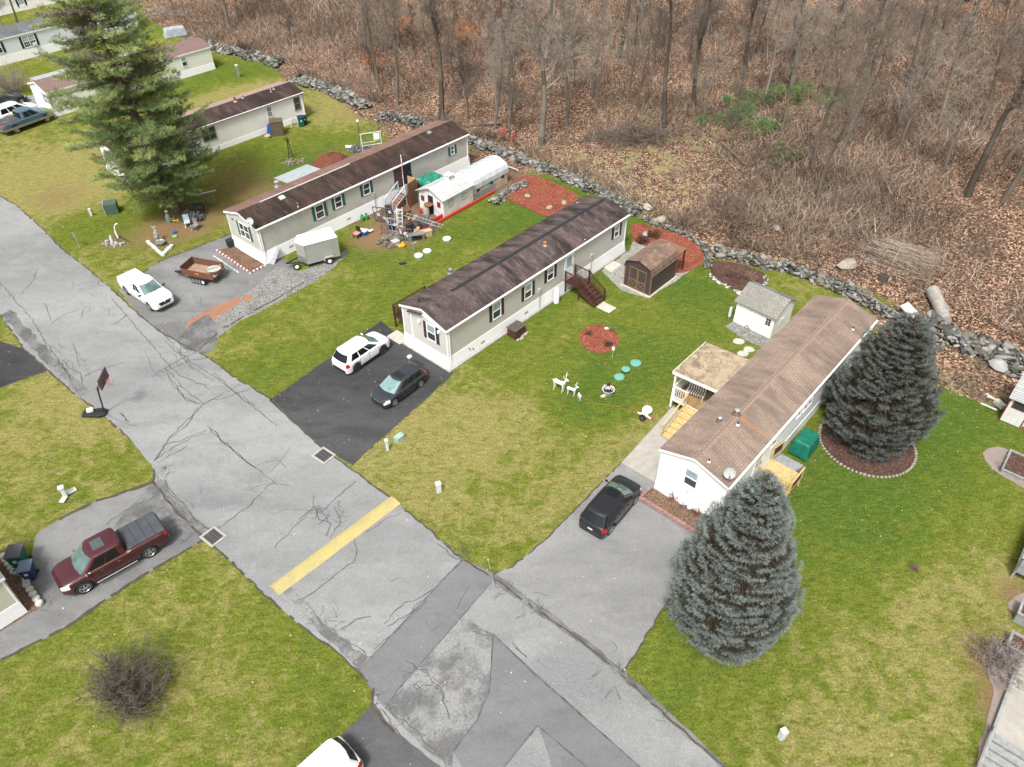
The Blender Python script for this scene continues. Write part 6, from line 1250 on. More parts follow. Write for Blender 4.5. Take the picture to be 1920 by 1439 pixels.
sheet('gravel_strip', smooth_poly([(1880,1439),(1905,1390),(1930,1350),(1960,1439)],2), .03, bpy.data.materials['pinkish_chips'], .1)
m = MB()
for (a,b) in (((1838,758),(1868,772)),((1848,740),(1880,762)),((1850,745),(1865,752))): m.beam(G(*a)+Vector((0,0,.08)), G(*b)+Vector((0,0,.12)), .12,.06)
m.obox(G(1872,762)+Vector((0,0,.2)), (.35,.7,.3), .3); solo(m, 'board_pile', pm('pale_boards',(.6,.57,.5)), 'pale boards and blocks beside the red trimmed shed', 'boards')
# ================================================================ beds, stone walls
def stones(pts, width, height, dens, size, name, label, cat='stone wall', group=None, px=True, colr=(.06,.30), tint=(1,.965,.90), flat=.45, mossy=.25):
    size *= .72; dens *= 1.75; height *= .85
    P = [Vector((*XY(*p),0)) if px else Vector(p) for p in pts]; C_ = []; A_ = []
    for a, b in zip(P, P[1:]):
        L = (b-a).length; n = int(L*width*dens)+1; d = (b-a).normalized(); u = Vector((-d.y,d.x,0))
        for _ in range(n):
            q = a.lerp(b, random.random()); r = random.triangular(-1,1,0) if width > .5 else random.uniform(-1,1); hh = height*max(0,1-abs(r)**2.2)*random.random()**.6
            q = q+u*r*width/2; C_.append((q.x, q.y, H(q.x,q.y)+hh)); A_.append(math.atan2(d.y,d.x)+random.gauss(0,.6))
    C_ = np.array(C_); n = len(C_); sz = size*(rng.random((n,3))*.8+.4)*np.array([1.3,.9,flat])*(1+1.3*(rng.random((n,1)) > .93)); C_[:,2] *= .72+.35*np.sin(C_[:,0]*1.7+C_[:,1]*.9)*np.sin(C_[:,0]*.8); sc_ = .18*np.sin(C_[:,0]*2.3+C_[:,1])*width; C_[:,1] += sc_*(rng.random(n))
    B = np.array([[-1,-1,-1],[1,-1,-1],[1,1,-1],[-1,1,-1],[-.8,-.8,1],[.8,-.8,1],[.8,.8,1],[-.8,.8,1]])*.5
    V = B[None]*(1+rng.normal(0,.13,(n,8,3)))*sz[:,None,:]
    tl = rng.normal(0,.28,(n,2)); V[:,:,2] += V[:,:,0]*tl[:,0:1]+V[:,:,1]*tl[:,1:2]
    A_ = np.array(A_); c, s = np.cos(A_)[:,None], np.sin(A_)[:,None]; x = V[:,:,0]*c-V[:,:,1]*s; y = V[:,:,0]*s+V[:,:,1]*c
    V = np.stack([x,y,V[:,:,2]],-1)+C_[:,None,:]; V = V.reshape(-1,3)
    F = np.array([[0,3,2,1],[4,5,6,7],[0,1,5,4],[1,2,6,5],[2,3,7,6],[3,0,4,7]]); F = (F[None]+np.arange(n)[:,None,None]*8).reshape(-1,4)
    g = (colr[0]+(colr[1]-colr[0])*rng.random(n)**1.2)[:,None]*np.array(tint)*(1+rng.normal(0,.012,(n,3))); mo = rng.random(n) < mossy; g[mo] *= np.array([.62,.60,.45])
    o = npmesh(name, V, F, STONEC, cols=np.repeat(g,8,0)); return props(o, label, cat, group)
stones([(350,78),(400,90),(450,102),(500,114),(524,124)], 2.2, 1.0, 26, .42, 'stone_wall', 'tumbled field stone wall behind the far white homes')
stones([(548,152),(600,163),(645,182),(688,204)], 2.2, 1.0, 26, .42, 'stone_wall', 'short stone wall between two gaps behind the cream home')
stones([(708,222),(760,228),(820,243),(870,260),(930,283),(1000,308),(1060,333),(1110,354),(1160,380),(1195,402)], 1.7, 1.0, 30, .36, 'stone_wall', 'long stone wall behind the shuttered home and the red mulch slope')
stones([(1205,412),(1240,425),(1285,440),(1315,460),(1330,485),(1325,505)], .8, .5, 22, .3, 'stone_wall', 'low stone edging behind the dark brown shed')
stones([(1338,472),(1400,488),(1460,502),(1520,520),(1580,545),(1640,578),(1690,602)], 1.5, 1.05, 34, .34, 'stone_wall', 'long dry stone wall behind the white shed', colr=(.06,.30))
stones([(1735,612),(1770,630),(1810,648),(1860,668),(1930,700),(2010,740)], 2.6, 1.3, 22, .45, 'stone_wall', 'tumbled stone wall at the right edge beyond the rear spruce')
stones([(925,385),(950,362),(985,345)], 1.2, .7, 24, .32, 'stone_wall', 'short dark stone heap between greenhouse and red mulch', colr=(.12,.3))
stones([(1330,515),(1345,528),(1370,543),(1400,555),(1428,548),(1438,530),(1432,515)], .3, .15, 22, .22, 'edging_stones', 'pale stone edging around the dark brown bed', 'edging stones', colr=(.35,.55))
sheet('mulch_bed', smooth_poly([(983,330),(1025,338),(1085,368),(1060,392),(1030,408),(985,390),(946,370),(962,348)],3), .045, MULR, .08)['label'] = 'red mulch slope behind the grey home'
sheet('mulch_bed', smooth_poly([(1187,420),(1230,428),(1290,448),(1322,478),(1308,502),(1262,512),(1235,470),(1210,462),(1186,450)],3), .045, MULR, .08)['label'] = 'red mulch bed behind the brown shed'
sheet('mulch_bed', smooth_poly([(1330,492),(1380,495),(1430,512),(1436,530),(1400,553),(1345,525)],3), .045, MULB, .05)['label'] = 'dark brown bed by the stone wall'
def disc(px, py, r, z, mat, name, n=40, ey=1.):
    g = G(px,py); pts = [(g.x+cos(a*2*pi/n)*r*random.uniform(.97,1.03), g.y+sin(a*2*pi/n)*r*ey*random.uniform(.97,1.03)) for a in range(n)]; return sheet(name, pts, z, mat, .02, px=False)
disc(1123,636,1.42,.045,MULR,'mulch_bed',ey=1.15)['label'] = 'round red mulch bed in the lawn'
disc(1625,832,2.75,.03,MULB,'mulch_bed')['label'] = 'round brown bed under the rear spruce'
g = G(1625,832); ring_pts = [(g.x+cos(a*2*pi/48)*2.78, g.y+sin(a*2*pi/48)*2.78, 0) for a in range(49)]
m = MB()
for k in range(74): a = k*2*pi/74; m.ball((g.x+cos(a)*2.8, g.y+sin(a)*2.8, .06), (.10*random.uniform(.8,1.2),.09,.08), 7, .1)
solo(m, 'edging_stones', pm('tan_edging',(.34,.30,.25),(.24,.21,.17),4,.9,fine=.2), 'ring of small tan stones under the rear spruce', 'edging stones')
m = MB(); mm_ = []
for k in range(60):
    for j in range(1): pass
mv = MB().lathe([(1.9,0),(1.6,.3),(1.1,.62),(.5,.8),(.05,.84)], n=22); mv.v = [(x*random.uniform(.93,1.07), y*random.uniform(.93,1.07), z*random.uniform(.85,1.15)) for x,y,z in mv.v]
solo(mv, 'mulch_mound', mulchm('rust_brown_mulch', (.15,.05,.035), (.24,.09,.06), (.09,.04,.03)), 'mound of rust brown mulch behind the dark roof', 'mulch mound', G(622,305), .3)
# front beds with edging
def along(h, x, y, z=0): return h.M @ Vector((x,y,z))
c_ = [along(h3,-.0,h3.hw+.1),along(h3,-1.0,h3.hw+.0),along(h3,-1.05,-h3.hw-.4),along(h3,-.0,-h3.hw-.4)]
sheet('mulch_bed', [(p.x,p.y) for p in c_], .20, SOIL, .03, px=False)['label'] = 'flower bed along the front of the white home'
m = MB()
for lay in range(3):
    for k in range(17):
        y = h3.hw+.1-k*.29-lay*.08; p = along(h3,-1.1+.02*lay, y); m.obox((p.x,p.y,.05+lay*.075), (.2,.27,.072), h3.a+random.uniform(-.06,.06))
for k in range(4): p = along(h3,-1.1+k*.28, h3.hw+.2); m.obox((p.x,p.y,.1), (.25,.18,.2), h3.a)
solo(m, 'block_edging', pm('pink_brown_blocks',(.30,.185,.16),(.20,.12,.11),3,.9,fine=.2), 'low pinkish block wall of the front flower bed', 'edging blocks', bevel=.015)
c_ = [along(h1,.0,h1.hw),along(h1,-1.35,h1.hw+.3),along(h1,-1.5,-h1.hw-.3),along(h1,.0,-h1.hw-.1)]
sheet('mulch_bed', [(p.x,p.y) for p in c_], .05, SOIL, .05, px=False)['label'] = 'rubble bed along the front of the shuttered home'
m = MB(); m2 = MB()
for k in range(34):
    q = k/33; p = along(h1,-1.38-.12*q,h1.hw+.3-q*(2*h1.hw+.6)); (m if k % 3 else m2).obox((p.x,p.y,.08),(.14,.12,.13),h1.a+random.uniform(-.3,.3))
for k in range(9): p = along(h1,-1.5+k*.17,-h1.hw-.28); (m if k%2 else m2).obox((p.x,p.y,.08),(.14,.12,.13),h1.a)
solo(m, 'brick_edging', pm('red_brick_edge',(.35,.10,.08),(.25,.12,.1),5), 'red bricks edging the front bed of the shuttered home', 'edging bricks'); solo(m2, 'white_edging', TRIM, 'white painted bricks among the red edging of the front bed', 'edging bricks')
sheet('mulch_bed', [(0,1038),(12,1040),(28,1068),(52,1078),(72,1140),(40,1160),(0,1185),(-60,1220),(-60,1060)], .05, SOIL, .04)['label'] = 'bare bed in front of the bottom left home'
m = MB()
for k in range(17):
    P = [(8,1046),(28,1075),(50,1076),(52,1100),(76,1134)]; q = k/16*4; i = min(3,int(q)); f = q-i; g = G(P[i][0]+(P[i+1][0]-P[i][0])*f, P[i][1]+(P[i+1][1]-P[i][1])*f)
    m.lathe([(.16,0),(.2,.05),(.19,.2),(.14,.24)], (g.x,g.y,.02), 8)
solo(m, 'edging_stones', pm('grey_blocks',(.52,.50,.46),(.40,.39,.36),4,.9,fine=.15), 'row of round grey stones beside the bins', 'edging stones')
def rock(px, py, r, label, c=(.33,.29,.23), name='boulder', z=0):
    p = T(px,py); b = MB().ball((0,0,r*.35),(r*1.2,r*.9,r*.7),9,.10); return solo(b, name, pm('rock_%d'%int(px),c,tuple(v*.7 for v in c),2.5,.9,bmp=.3,fine=.2), label, 'boulder', (p.x,p.y,p.z+z), random.random()*3, smooth=True)
rock(1588,502,.75,'large tan boulder on the slope above the stone wall'); rock(1030,392,.3,'tan rock at the lower end of the red mulch slope',z=.03); rock(1058,383,.3,'round pale rock on the red mulch slope',z=.03); rock(989,370,.28,'small grey rock alone on the red mulch slope',z=.03)
rock(1239,415,.45,'pale rock at the edge of the leafy slope'); rock(1210,442,.3,'grey rock in the red bed behind the shed',(.35,.33,.3),z=.03); rock(1870,690,.6,'flat grey boulder at the right edge',(.34,.35,.33)); rock(1455,430,.35,'grey rock at the gap in the stone wall',(.35,.34,.31)); rock(1137,618,.13,'white stone in the round red mulch bed',(.7,.7,.68),z=.04)
rock(1345,470,.5,'grey boulder where the long wall begins',(.33,.33,.31)); rock(1213,392,.45,'pale boulder at the end of the wall by the roof',(.5,.48,.44))
a, b = T(1745,555), T(1768,612); t = thing('log', 'thick weathered grey log lying by the stone wall', 'log', (a.x,a.y,a.z)); d = b-a; m = MB().tube([(0,0,.45),tuple(d*.5+Vector((0,0,.5))),tuple(d+Vector((0,0,.45)))], [.5,.46,.44], 12); m.build('trunk', pm('grey_log',(.36,.34,.31),(.20,.18,.16),3,.95,bmp=.6,fine=.3), t, smooth=True)
solo(MB().obox((0,0,.35),(1.3,.9,.16),0,.35), 'stone_slab', pm('pale_slab',(.5,.49,.45),(.42,.41,.38),2), 'pale rectangular stone slab leaning on the wall by the log', 'slab', T(1703,590), R(-60), bevel=.03)
solo(MB().lathe([(.42,0),(.36,.3),(.34,.45)], n=12), 'tree_stump', pm('dark_stump',(.07,.055,.045)), 'dark tree stump above the stone wall', 'stump', T(1655,525), smooth=True)
for (px,py,s_,rz,lb) in ((943,270,.7,.4,'red plastic crate on the stone wall, left of the pair'),(962,277,.6,.9,'reddish crate on the stone wall, right of the pair')):
    p = T(px,py); solo(MB().obox((0,0,.2),(s_,.5*s_,.4)).obox((.1,.05,.5),(.5*s_,.3*s_,.2),.3), 'red_crate', pm('faded_red_crate', (.34,.07,.06), (.28,.09,.07), 4), lb, 'crate', (p.x,p.y,p.z+1.0), rz, bevel=.03)
solo(MB().beam(G(925,305)+Vector((0,0,.15)), G(972,325)+Vector((0,0,.3)), .1,.06), 'white_board', GREYL, 'long pale board lying by the stone wall beyond the greenhouse', 'board'); solo(MB().ball((0,0,.15),(.25,.2,.18),8,.1), 'green_bag', GRNT, 'small green bundle beyond the greenhouse', 'bag', G(950,322))
# ================================================================ vegetation generators
def blades(P, D, L, Wd, C_):
    n = len(P); r = rng.normal(size=(n,3)); s = np.cross(D, r); s /= np.linalg.norm(s,axis=1,keepdims=True)+1e-9
    L = np.broadcast_to(np.asarray(L).reshape(-1,1),(n,1)); Wd = np.broadcast_to(np.asarray(Wd).reshape(-1,1),(n,1))
    V = np.stack([P-s*Wd/2, P+s*Wd/2, P+D*L], 1).reshape(-1,3); F = np.arange(3*n).reshape(n,3)
    return V, F, np.repeat(C_,3,0)
def tufts(name, P, D, n, L, Wd, cols, par, spread=.8, jit=.03):
    N = len(P); PP = np.repeat(P,n,0)+rng.normal(0,jit,(N*n,3)); DD = np.repeat(D,n,0)+rng.normal(0,spread,(N*n,3)); DD /= np.linalg.norm(DD,axis=1,keepdims=True)
    CC = np.repeat(cols,n,0)*(1+rng.normal(0,.10,(N*n,1))); LL = L*(.6+.7*rng.random(N*n))
    V, F, C3 = blades(PP, DD, LL, Wd, np.clip(CC,.004,1)); return npmesh(name, V, F, LEAFC, par, C3)
def prisms(segs, name, mat, par, col=None, sides=3):
    A = np.array([s[0] for s in segs],float); B = np.array([s[1] for s in segs],float); r0_ = np.array([s[2] for s in segs])[:,None]; r1_ = np.array([s[3] for s in segs])[:,None]
    D = B-A; D /= np.linalg.norm(D,axis=1,keepdims=True)+1e-9; ref = np.where(np.abs(D[:,2:3])>.9, np.array([[1.,0,0]]), np.array([[0,0,1.]])); U = np.cross(D,ref); U /= np.linalg.norm(U,axis=1,keepdims=True)+1e-9; Wv = np.cross(D,U)
    vs = []
    for p, r in ((A,r0_),(B,r1_)):
        for k in range(sides): a = 2*pi*k/sides; vs.append(p+(U*cos(a)+Wv*sin(a))*r)
    V = np.stack(vs,1).reshape(-1,3); base = np.arange(len(A))[:,None,None]*2*sides
    F = np.array([[k,(k+1)%sides,sides+(k+1)%sides,sides+k] for k in range(sides)]); F = (F[None]+base).reshape(-1,4)
    cols = None
    if col is not None: cols = np.repeat(np.asarray(col)*(1+rng.normal(0,.12,(len(A),1))),2*sides,0)
    return npmesh(name, V, F, mat, par, cols)
def hfit(base, top):
    b = G(*base); best = (1e9,0)
    for k in range(10,400):
        h = k*.1; d = Vector((b.x,b.y,h-CH)); z = d.dot(fw); y = 719.5-FPX*d.dot(UP)/z; e = abs(y-top[1])
        if e < best[0]: best = (e,h)
    return best[1]
def spruce(base, top, Rm, label, tip, mid, dens=1., seed=1, tl=.17, pw=.78, lobes=0):
    global rng
    g = G(*base); h = hfit(base, top); t = thing('blue_spruce', label, 'spruce tree', (g.x,g.y,0), 0); rr = np.random.default_rng(seed)
    MB().tube([(0,0,0),(0,0,h*.5),(0,0,h*.96)], [.2,.12,.03], 8).build('trunk', BARK, t)
    P = []; D = []; C_ = []; S_ = []; z = .35
    par_ = 0
    while z < h:
        q = z/h; Rz = Rm*min(1,(1-q)**pw*1.22+.02)*(1-.26*max(0,.2-q)/.2)*rr.uniform(.92,1.05); n = max(5,int(2*pi*Rz/.46*dens)); a0 = rr.random()*6.3; par_ += 1
        for k in range(n):
            a = a0+2*pi*k/n+rr.normal(0,.10); L = Rz*rr.uniform(.80,1.07)*(1+lobes*math.sin(3*a+z*.9)*.5+lobes*math.sin(5*a-z*1.7)*.5); zz = z+rr.normal(0,.12); dr = -.16+.42*q; d = np.array([cos(a),sin(a),0]); side = np.array([-sin(a),cos(a),0]); br = rr.uniform(.75,1.2)
            if Rz > .4: S_.append(((0,0,zz+.1),(cos(a)*L*.9,sin(a)*L*.9,zz+L*dr*.9),.03,.012))
            W_ = min(.27,.17+L*.06)
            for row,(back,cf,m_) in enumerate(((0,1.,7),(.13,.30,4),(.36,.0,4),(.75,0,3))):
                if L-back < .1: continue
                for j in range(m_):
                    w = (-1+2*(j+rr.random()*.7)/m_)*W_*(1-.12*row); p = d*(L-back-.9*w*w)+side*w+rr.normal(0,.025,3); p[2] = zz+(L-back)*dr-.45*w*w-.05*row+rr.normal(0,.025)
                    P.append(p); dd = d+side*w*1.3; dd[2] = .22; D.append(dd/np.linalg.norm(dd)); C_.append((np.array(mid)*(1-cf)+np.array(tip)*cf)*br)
        z += .29 if z < h*.8 else .22
    P = np.array(P); D = np.array(D); C_ = np.array(C_)
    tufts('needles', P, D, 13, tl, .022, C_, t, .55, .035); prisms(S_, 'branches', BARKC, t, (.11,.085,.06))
    return t
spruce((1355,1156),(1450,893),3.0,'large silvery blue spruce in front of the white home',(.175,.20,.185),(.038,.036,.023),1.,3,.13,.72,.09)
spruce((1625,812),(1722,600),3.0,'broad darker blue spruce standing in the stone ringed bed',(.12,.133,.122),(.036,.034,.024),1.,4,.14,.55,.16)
0 and spruce((1692,772),(1745,607),2.3,'slimmer dark blue spruce behind the ringed one',(.19,.225,.235),(.045,.043,.03),1.,5,.15)
solo(MB().ball((0,0,.5),(.9,.8,.7),12,.1), 'young_spruce', pm('bluish_needles',(.12,.15,.14),(.2,.25,.25),9,.9), 'low bluish shrub between the wall and the rear spruces', 'shrub', G(1715,620)) if 0 else None
def pine():
    g = G(335,398); h = 19.2; t = thing('white_pine', 'very tall loose green pine beside the road', 'pine tree', (g.x,g.y,0)); rr = np.random.default_rng(11)
    ax = lambda z: np.array([-.09*z, -.02*z, z]); MB().tube([tuple(ax(z)) for z in (0,2,5,9,13,17.5)], [.42,.36,.3,.22,.13,.04], 10).build('trunk', BARK, t)
    zp = [0,2,4,6,9,12,15,17,18.4]; rp = [1.8,2.9,4.5,5.1,5.1,4.7,4.1,3.4,2.2]; P = []; D = []; C_ = []; S_ = []; z = 1.4
    while z < h:
        Rz = np.interp(z,zp,rp); n = 6; a0 = rr.random()*6.3
        for k in range(n):
            a = a0+2*pi*k/n+rr.normal(0,.2); L = Rz*rr.uniform(.55,1.12)*(1.08 if cos(a) < -.3 else .98); o_ = ax(z+rr.normal(0,.5)); d = np.array([cos(a),sin(a),0]); side = np.array([-sin(a),cos(a),0]); rise = rr.uniform(-.05,.42)
            f = lambda s: o_+d*L*s+np.array([0,0,L*(rise*s*s-.06*s)])
            for j in range(4): S_.append((f(j/4),f((j+1)/4),.06*(1-j/4.5)*L/5,.06*(1-(j+1)/4.5)*L/5))
            yel = rr.uniform(0,1)**2; col = np.array([.155,.225,.075])*(1-yel)+np.array([.33,.37,.13])*yel
            if z > 13 and cos(a) < .2 and rr.random() < .35: col = np.array([.20,.18,.12])
            s = .22
            while s < 1:
                for sd in (1,-1):
                    if rr.random() < .06: continue
                    lw = (.28+.42*(1-s))*min(L,4)*rr.uniform(.35,.8)*.75; dirn = d*.75+side*sd*rr.uniform(.6,1.); dirn /= np.linalg.norm(dirn); b_ = f(s); e = b_+dirn*lw+np.array([0,0,.08]); S_.append((b_,e,.014,.006))
                    m_ = max(2,int(lw/.22))
                    for q in range(m_):
                        p = b_+(e-b_)*(q+1)/m_; P.append(p+rr.normal(0,.04,3)); dd = dirn+np.array([0,0,.5]); D.append(dd/np.linalg.norm(dd)); C_.append(col*rr.uniform(.8,1.2))
                s += .24/L
            P.append(f(1)); D.append(d); C_.append(col)
        z += .40
    print('pine tufts', len(P)); tufts('needles', np.array(P), np.array(D), 13, .27, .036, np.array(C_), t, .6, .05); prisms(S_, 'branches', BARKC, t, (.15,.12,.09))
pine()
# ---- bare trees
def bare_proto(h, rtrunk, spread, seed, forks=12, lowest=.3, fine=1.0, lean=.04):
    rr = np.random.default_rng(seed); TR_ = []; BR = []
    def nrm(v): return v/(np.linalg.norm(v)+1e-9)
    pts = [np.array([0,0,-.3])]; d = np.array([rr.normal(0,lean),rr.normal(0,lean),1.]); n = 12; rad = [rtrunk*1.25]
    for i in range(n): d = nrm(d+np.array([rr.normal(0,.05),rr.normal(0,.05),.08])); pts.append(pts[-1]+d*(h+.3)/n); rad.append(rtrunk*(1-(i+1)/n)**.8+.012)
    for i in range(n): TR_.append((pts[i],pts[i+1],rad[i],rad[i+1]))
    def grow(p, d, L, r, lev):
        ns = (5,4,3,2)[lev]; pos = [p]
        for i in range(ns):
            d = nrm(d+rr.normal(0,.17+.04*lev,3)+np.array([0,0,.10 if lev < 2 else .03])); q = pos[-1]+d*L/ns; BR.append((pos[-1],q,r*(1-i/(ns+.6)),r*(1-(i+1)/(ns+.6)))); pos.append(q)
            if lev == 2 and i == ns-1:
                for _ in range(2): e = q+nrm(d+rr.normal(0,.6,3))*L*.45; BR.append((q,e,.013,.007))
            if lev < 3:
                kk = (3,2,1)[lev] if rr.random() < fine else 1
                for _ in range(kk):
                    if rr.random() < (.9,.72,.5)[lev]:
                        sd = nrm(np.cross(d, rr.normal(size=3))); nd_ = nrm(d*.75+sd*rr.uniform(.5,1.0)); grow(q, nd_, L*rr.uniform(.32,.55), max(.018,r*.55*(1-i/(ns+1))), lev+1)
    for k in range(forks):
        f = lowest+(1-lowest)*(k+.5)/forks; i = min(n-1,int(f*n)); p = pts[i]+(pts[i+1]-pts[i])*(f*n-i); a = rr.random()*6.28; el = .35+.8*f
        grow(p, nrm(np.array([cos(a),sin(a),el])), h*spread*(1.25-f)*rr.uniform(.7,1.15), rtrunk*.42*(1.1-f)+.012, 0)
    return TR_, BR
BK = [(.135,.112,.09),(.092,.076,.062),(.185,.162,.135),(.12,.096,.078)]
protos = []
def make_tree(spec, col, label, name='bare_tree'):
    TR_, BR = bare_proto(**spec); t = thing(name, label, 'tree', (0,0,0)); prisms(TR_, 'trunk', BARKC, t, col, 7); prisms(BR, 'crown', BARKC, t, tuple(c*1.5 for c in col)); return t, len(BR)
specs = [dict(h=15,rtrunk=.26,spread=.30,seed=21,forks=10,lowest=.38),dict(h=17,rtrunk=.30,spread=.27,seed=22,forks=10,lowest=.42),dict(h=12,rtrunk=.16,spread=.25,seed=23,forks=8,lowest=.35),dict(h=9,rtrunk=.11,spread=.28,seed=24,forks=8,lowest=.25),dict(h=14,rtrunk=.22,spread=.30,seed=25,forks=9,lowest=.4,lean=.1),dict(h=6,rtrunk=.07,spread=.32,seed=26,forks=8,lowest=.2),dict(h=16,rtrunk=.34,spread=.32,seed=27,forks=11,lowest=.35)]
for i, s_ in enumerate(specs):
    t, n = make_tree(s_, BK[i%4], 'bare grey tree in the leafless wood'); protos.append(t); print('proto', i, n)
named = [((1015,272),6,1.0,'tall bare tree with pale spreading limbs beyond the long stone wall'),((826,222),1,1.0,'dark bare tree rising just behind the stone wall, left of centre'),((745,197),4,.9,'slanting bare tree near the gap in the stone wall'),((1066,208),2,1.1,'leaning dark tree with forked stem right of the pale limbed one'),((1115,210),2,.8,'thin stem between the leaning tree and the bramble heap'),((1245,240),1,.95,'vine draped trunk above the dark brush heap'),((1372,462),3,.75,'small pale grey tree at the gap in the long stone wall'),((1815,368),1,1.05,'stout dark trunk on orange leaves at the right'),((1880,378),0,1.0,'second stout trunk closest to the right edge'),((1480,180),6,1.0,'vine draped tree behind the green shrubs'),((1620,150),0,1.1,'tall tree with a pale peeled branch upper right'),((1700,200),4,1.0,'dark tree at the upper right above the thicket'),((690,120),0,.9,'bare tree standing in the reddish thicket'),((1160,110),1,1.,'bare tree high in the wood above the orange leaves'),((1300,150),4,.95,'bare tree just left of the evergreen shrubs'),((930,205),2,.9,'slender tree between the orange leaved tree and the pale limbed one')]
used = set()
def put(k, p, s, label, group=None):
    if k not in used: used.add(k); t = protos[k]; t.location = p; t.rotation_euler = (0,0,random.random()*6.3); t.scale = (s,s,s); t['label'] = label
    else: t = clone(protos[k], p, random.random()*6.3, s, label)
    if group: t['group'] = group
    elif 'group' in t: del t['group']
    return t
for (b_, k, s, lb) in named:
    t = put(k, T(*b_), s, lb)
    if 0:
        z0 = 9*1.1; P = rng.normal(0,1,(420,3))*np.array([.9,.9,.7])*1.3+np.array([0,0,5.2]); tufts('leaves', P, rng.normal(size=(420,3)), 6, .16, .11, np.tile(np.array([[.36,.13,.04]]),(420,1)), t, .9, .15)
for (b_, h_, R_, n_, sd_, lb) in (((868,160),9.5,1.5,420,41,'young tree holding rusty orange leaves in the wood'),((775,95),5.5,1.3,260,42,'low tree with dull orange leaves beyond the reddish thicket'),((700,140),3.2,1.0,200,43,'small shrubby tree with brown orange leaves near the wall gap')):
    p_ = T(*b_); TR_, BR = bare_proto(h_,.10,.26,sd_,8,.35); t = thing('oak_tree', lb, 'tree', p_); prisms(TR_,'trunk',BARKC,t,(.12,.10,.085),7); prisms(BR,'crown',BARKC,t,(.15,.12,.1))
    P = rng.normal(0,1,(n_,3))*np.array([.8,.8,.5])*R_+np.array([0,0,h_*.62]); tufts('leaves', P, rng.normal(size=(n_,3)), 5, .13, .09, np.tile(np.array([[.36,.15,.06]]),(n_,1)), t, .9, .15)
pos = [T(*b_) for b_,_,_,_ in named]; cnt = 0; tries = 0; GL = 'bare tree among many alike in the leafless wood'; GG = 'look-alike bare trees filling the wood'
clear = [(1150,340,9),(1250,330,8),(1830,430,5),(1350,390,5),(1050,290,4),(600,140,7),(1500,470,4)]
clearp = [(T(a,b),r) for a,b,r in clear]
small = [(5,.9),(3,.8),(5,1.2),(3,1.)]
while cnt < 270 and tries < 6000:
    tries += 1; y = random.uniform(60,185); x = random.uniform(-.62*y-15,.60*y+15); wy = float(np.interp(x,WX,WY))
    if y < wy+3 : continue
    if x > 20 and y < wy+6: continue
    p = Vector((x,y,H(x,y)))
    if any((p-c).length < r for c, r in clearp): continue
    dist = y-wy; md = 2.2 if dist < 25 else 3.6
    if any((p.x-q.x)**2+(p.y-q.y)**2 < md*md for q in pos): continue
    near = dist < 22; k = random.choice([3,5,2,3,2,4]) if near or random.random() < .45 else random.choice([0,1,2,4,6,3,2])
    put(k, p, random.uniform(.75,1.1), GL, GG); pos.append(p); cnt += 1
print('trees', cnt)
# ---- corner trees and shrubs
def shrub(px, py, r, h, n, label, col, name='bare_shrub', cat='shrub', seed=1, wd=.016, terr=False, tw=3):
    p = T(px,py) if terr else G(px,py); rr = np.random.default_rng(seed); t = thing(name, label, cat, (p.x,p.y,p.z)); A = []
    for k in range(n):
        a = rr.random()*6.28; el = rr.uniform(.3,1.3); L = rr.uniform(.7,1.1); q = np.array([rr.normal(0,r*.10),rr.normal(0,r*.10),0]); d = np.array([cos(a)*cos(el),sin(a)*cos(el),sin(el)]); w = wd
        tgt = np.array([cos(a)*r*cos(el),sin(a)*r*cos(el),h*sin(el)])*L; seg = 6
        for i in range(seg):
            q2 = q+(tgt/seg)+rr.normal(0,.045*r,3); A.append((q,q2,w,w*.75)); w *= .75
            if i > 0:
                for _ in range(tw):
                    e = q2+(tgt/np.linalg.norm(tgt)*.5+rr.normal(0,.45,3))*r*.26; A.append((q2,e,.013,.009)); e2 = e+rr.normal(0,.09*r,3); A.append((e,e2,.010,.005))
            q = q2
    prisms(A, 'branches', BARKC, t, col); return t
shrub(250,1305,2.1,2.2,90,'large rounded leafless shrub on the bottom left lawn',(.135,.112,.095),seed=5,tw=3,wd=.035)
shrub(1868,1250,1.3,1.3,50,'pale leafless shrub beside the grey walkway',(.27,.23,.21),seed=6)
shrub(25,175,2.6,3.2,60,'pale leafless bush above the parked cars at the left',(.26,.22,.19),seed=7,wd=.03)
shrub(1225,445,.6,.6,40,'dark dry shrub at the right of the red bed behind the shed',(.12,.07,.05),seed=8); shrub(1205,455,.6,.5,40,'dark dry shrub at the left of the red bed behind the shed',(.11,.065,.05),seed=9)
shrub(1375,520,.8,.8,40,'dry brown shrub in the dark brown bed',(.2,.12,.1),seed=10); shrub(1405,525,.6,.6,30,'small tan shrub at the right of the dark brown bed',(.26,.18,.12),seed=12)
shrub(1140,648,.3,.3,26,'tiny dark plant at the front of the round red bed',(.1,.07,.05),seed=13,wd=.01); shrub(1103,628,.25,.25,22,'tiny dark plant at the left of the round red bed',(.1,.08,.05),seed=14,wd=.01); shrub(1148,622,.25,.3,24,'tiny grey green plant at the right of the round red bed',(.16,.17,.12),seed=15,wd=.01)
shrub(1715,1068,.28,.25,26,'small clump of dry leaves in the right lawn',(.22,.14,.1),seed=16,wd=.014)
for (px,py,sd) in ((1262,938,31),(1285,950,32),(1305,968,33),(1320,985,34)): shrub(px,py,.42,.6,22,'dry reddish plants along the front bed of the white home',(.2,.10,.075),name='dry_plant',cat='plant',seed=sd,wd=.01)['group'] = 'dry plants in the front bed'
t = put(4, G(38,60), .75, 'bare tree in front of the top left home'); t = put(2, G(8,70), .7, 'thin bare tree at the top left corner')
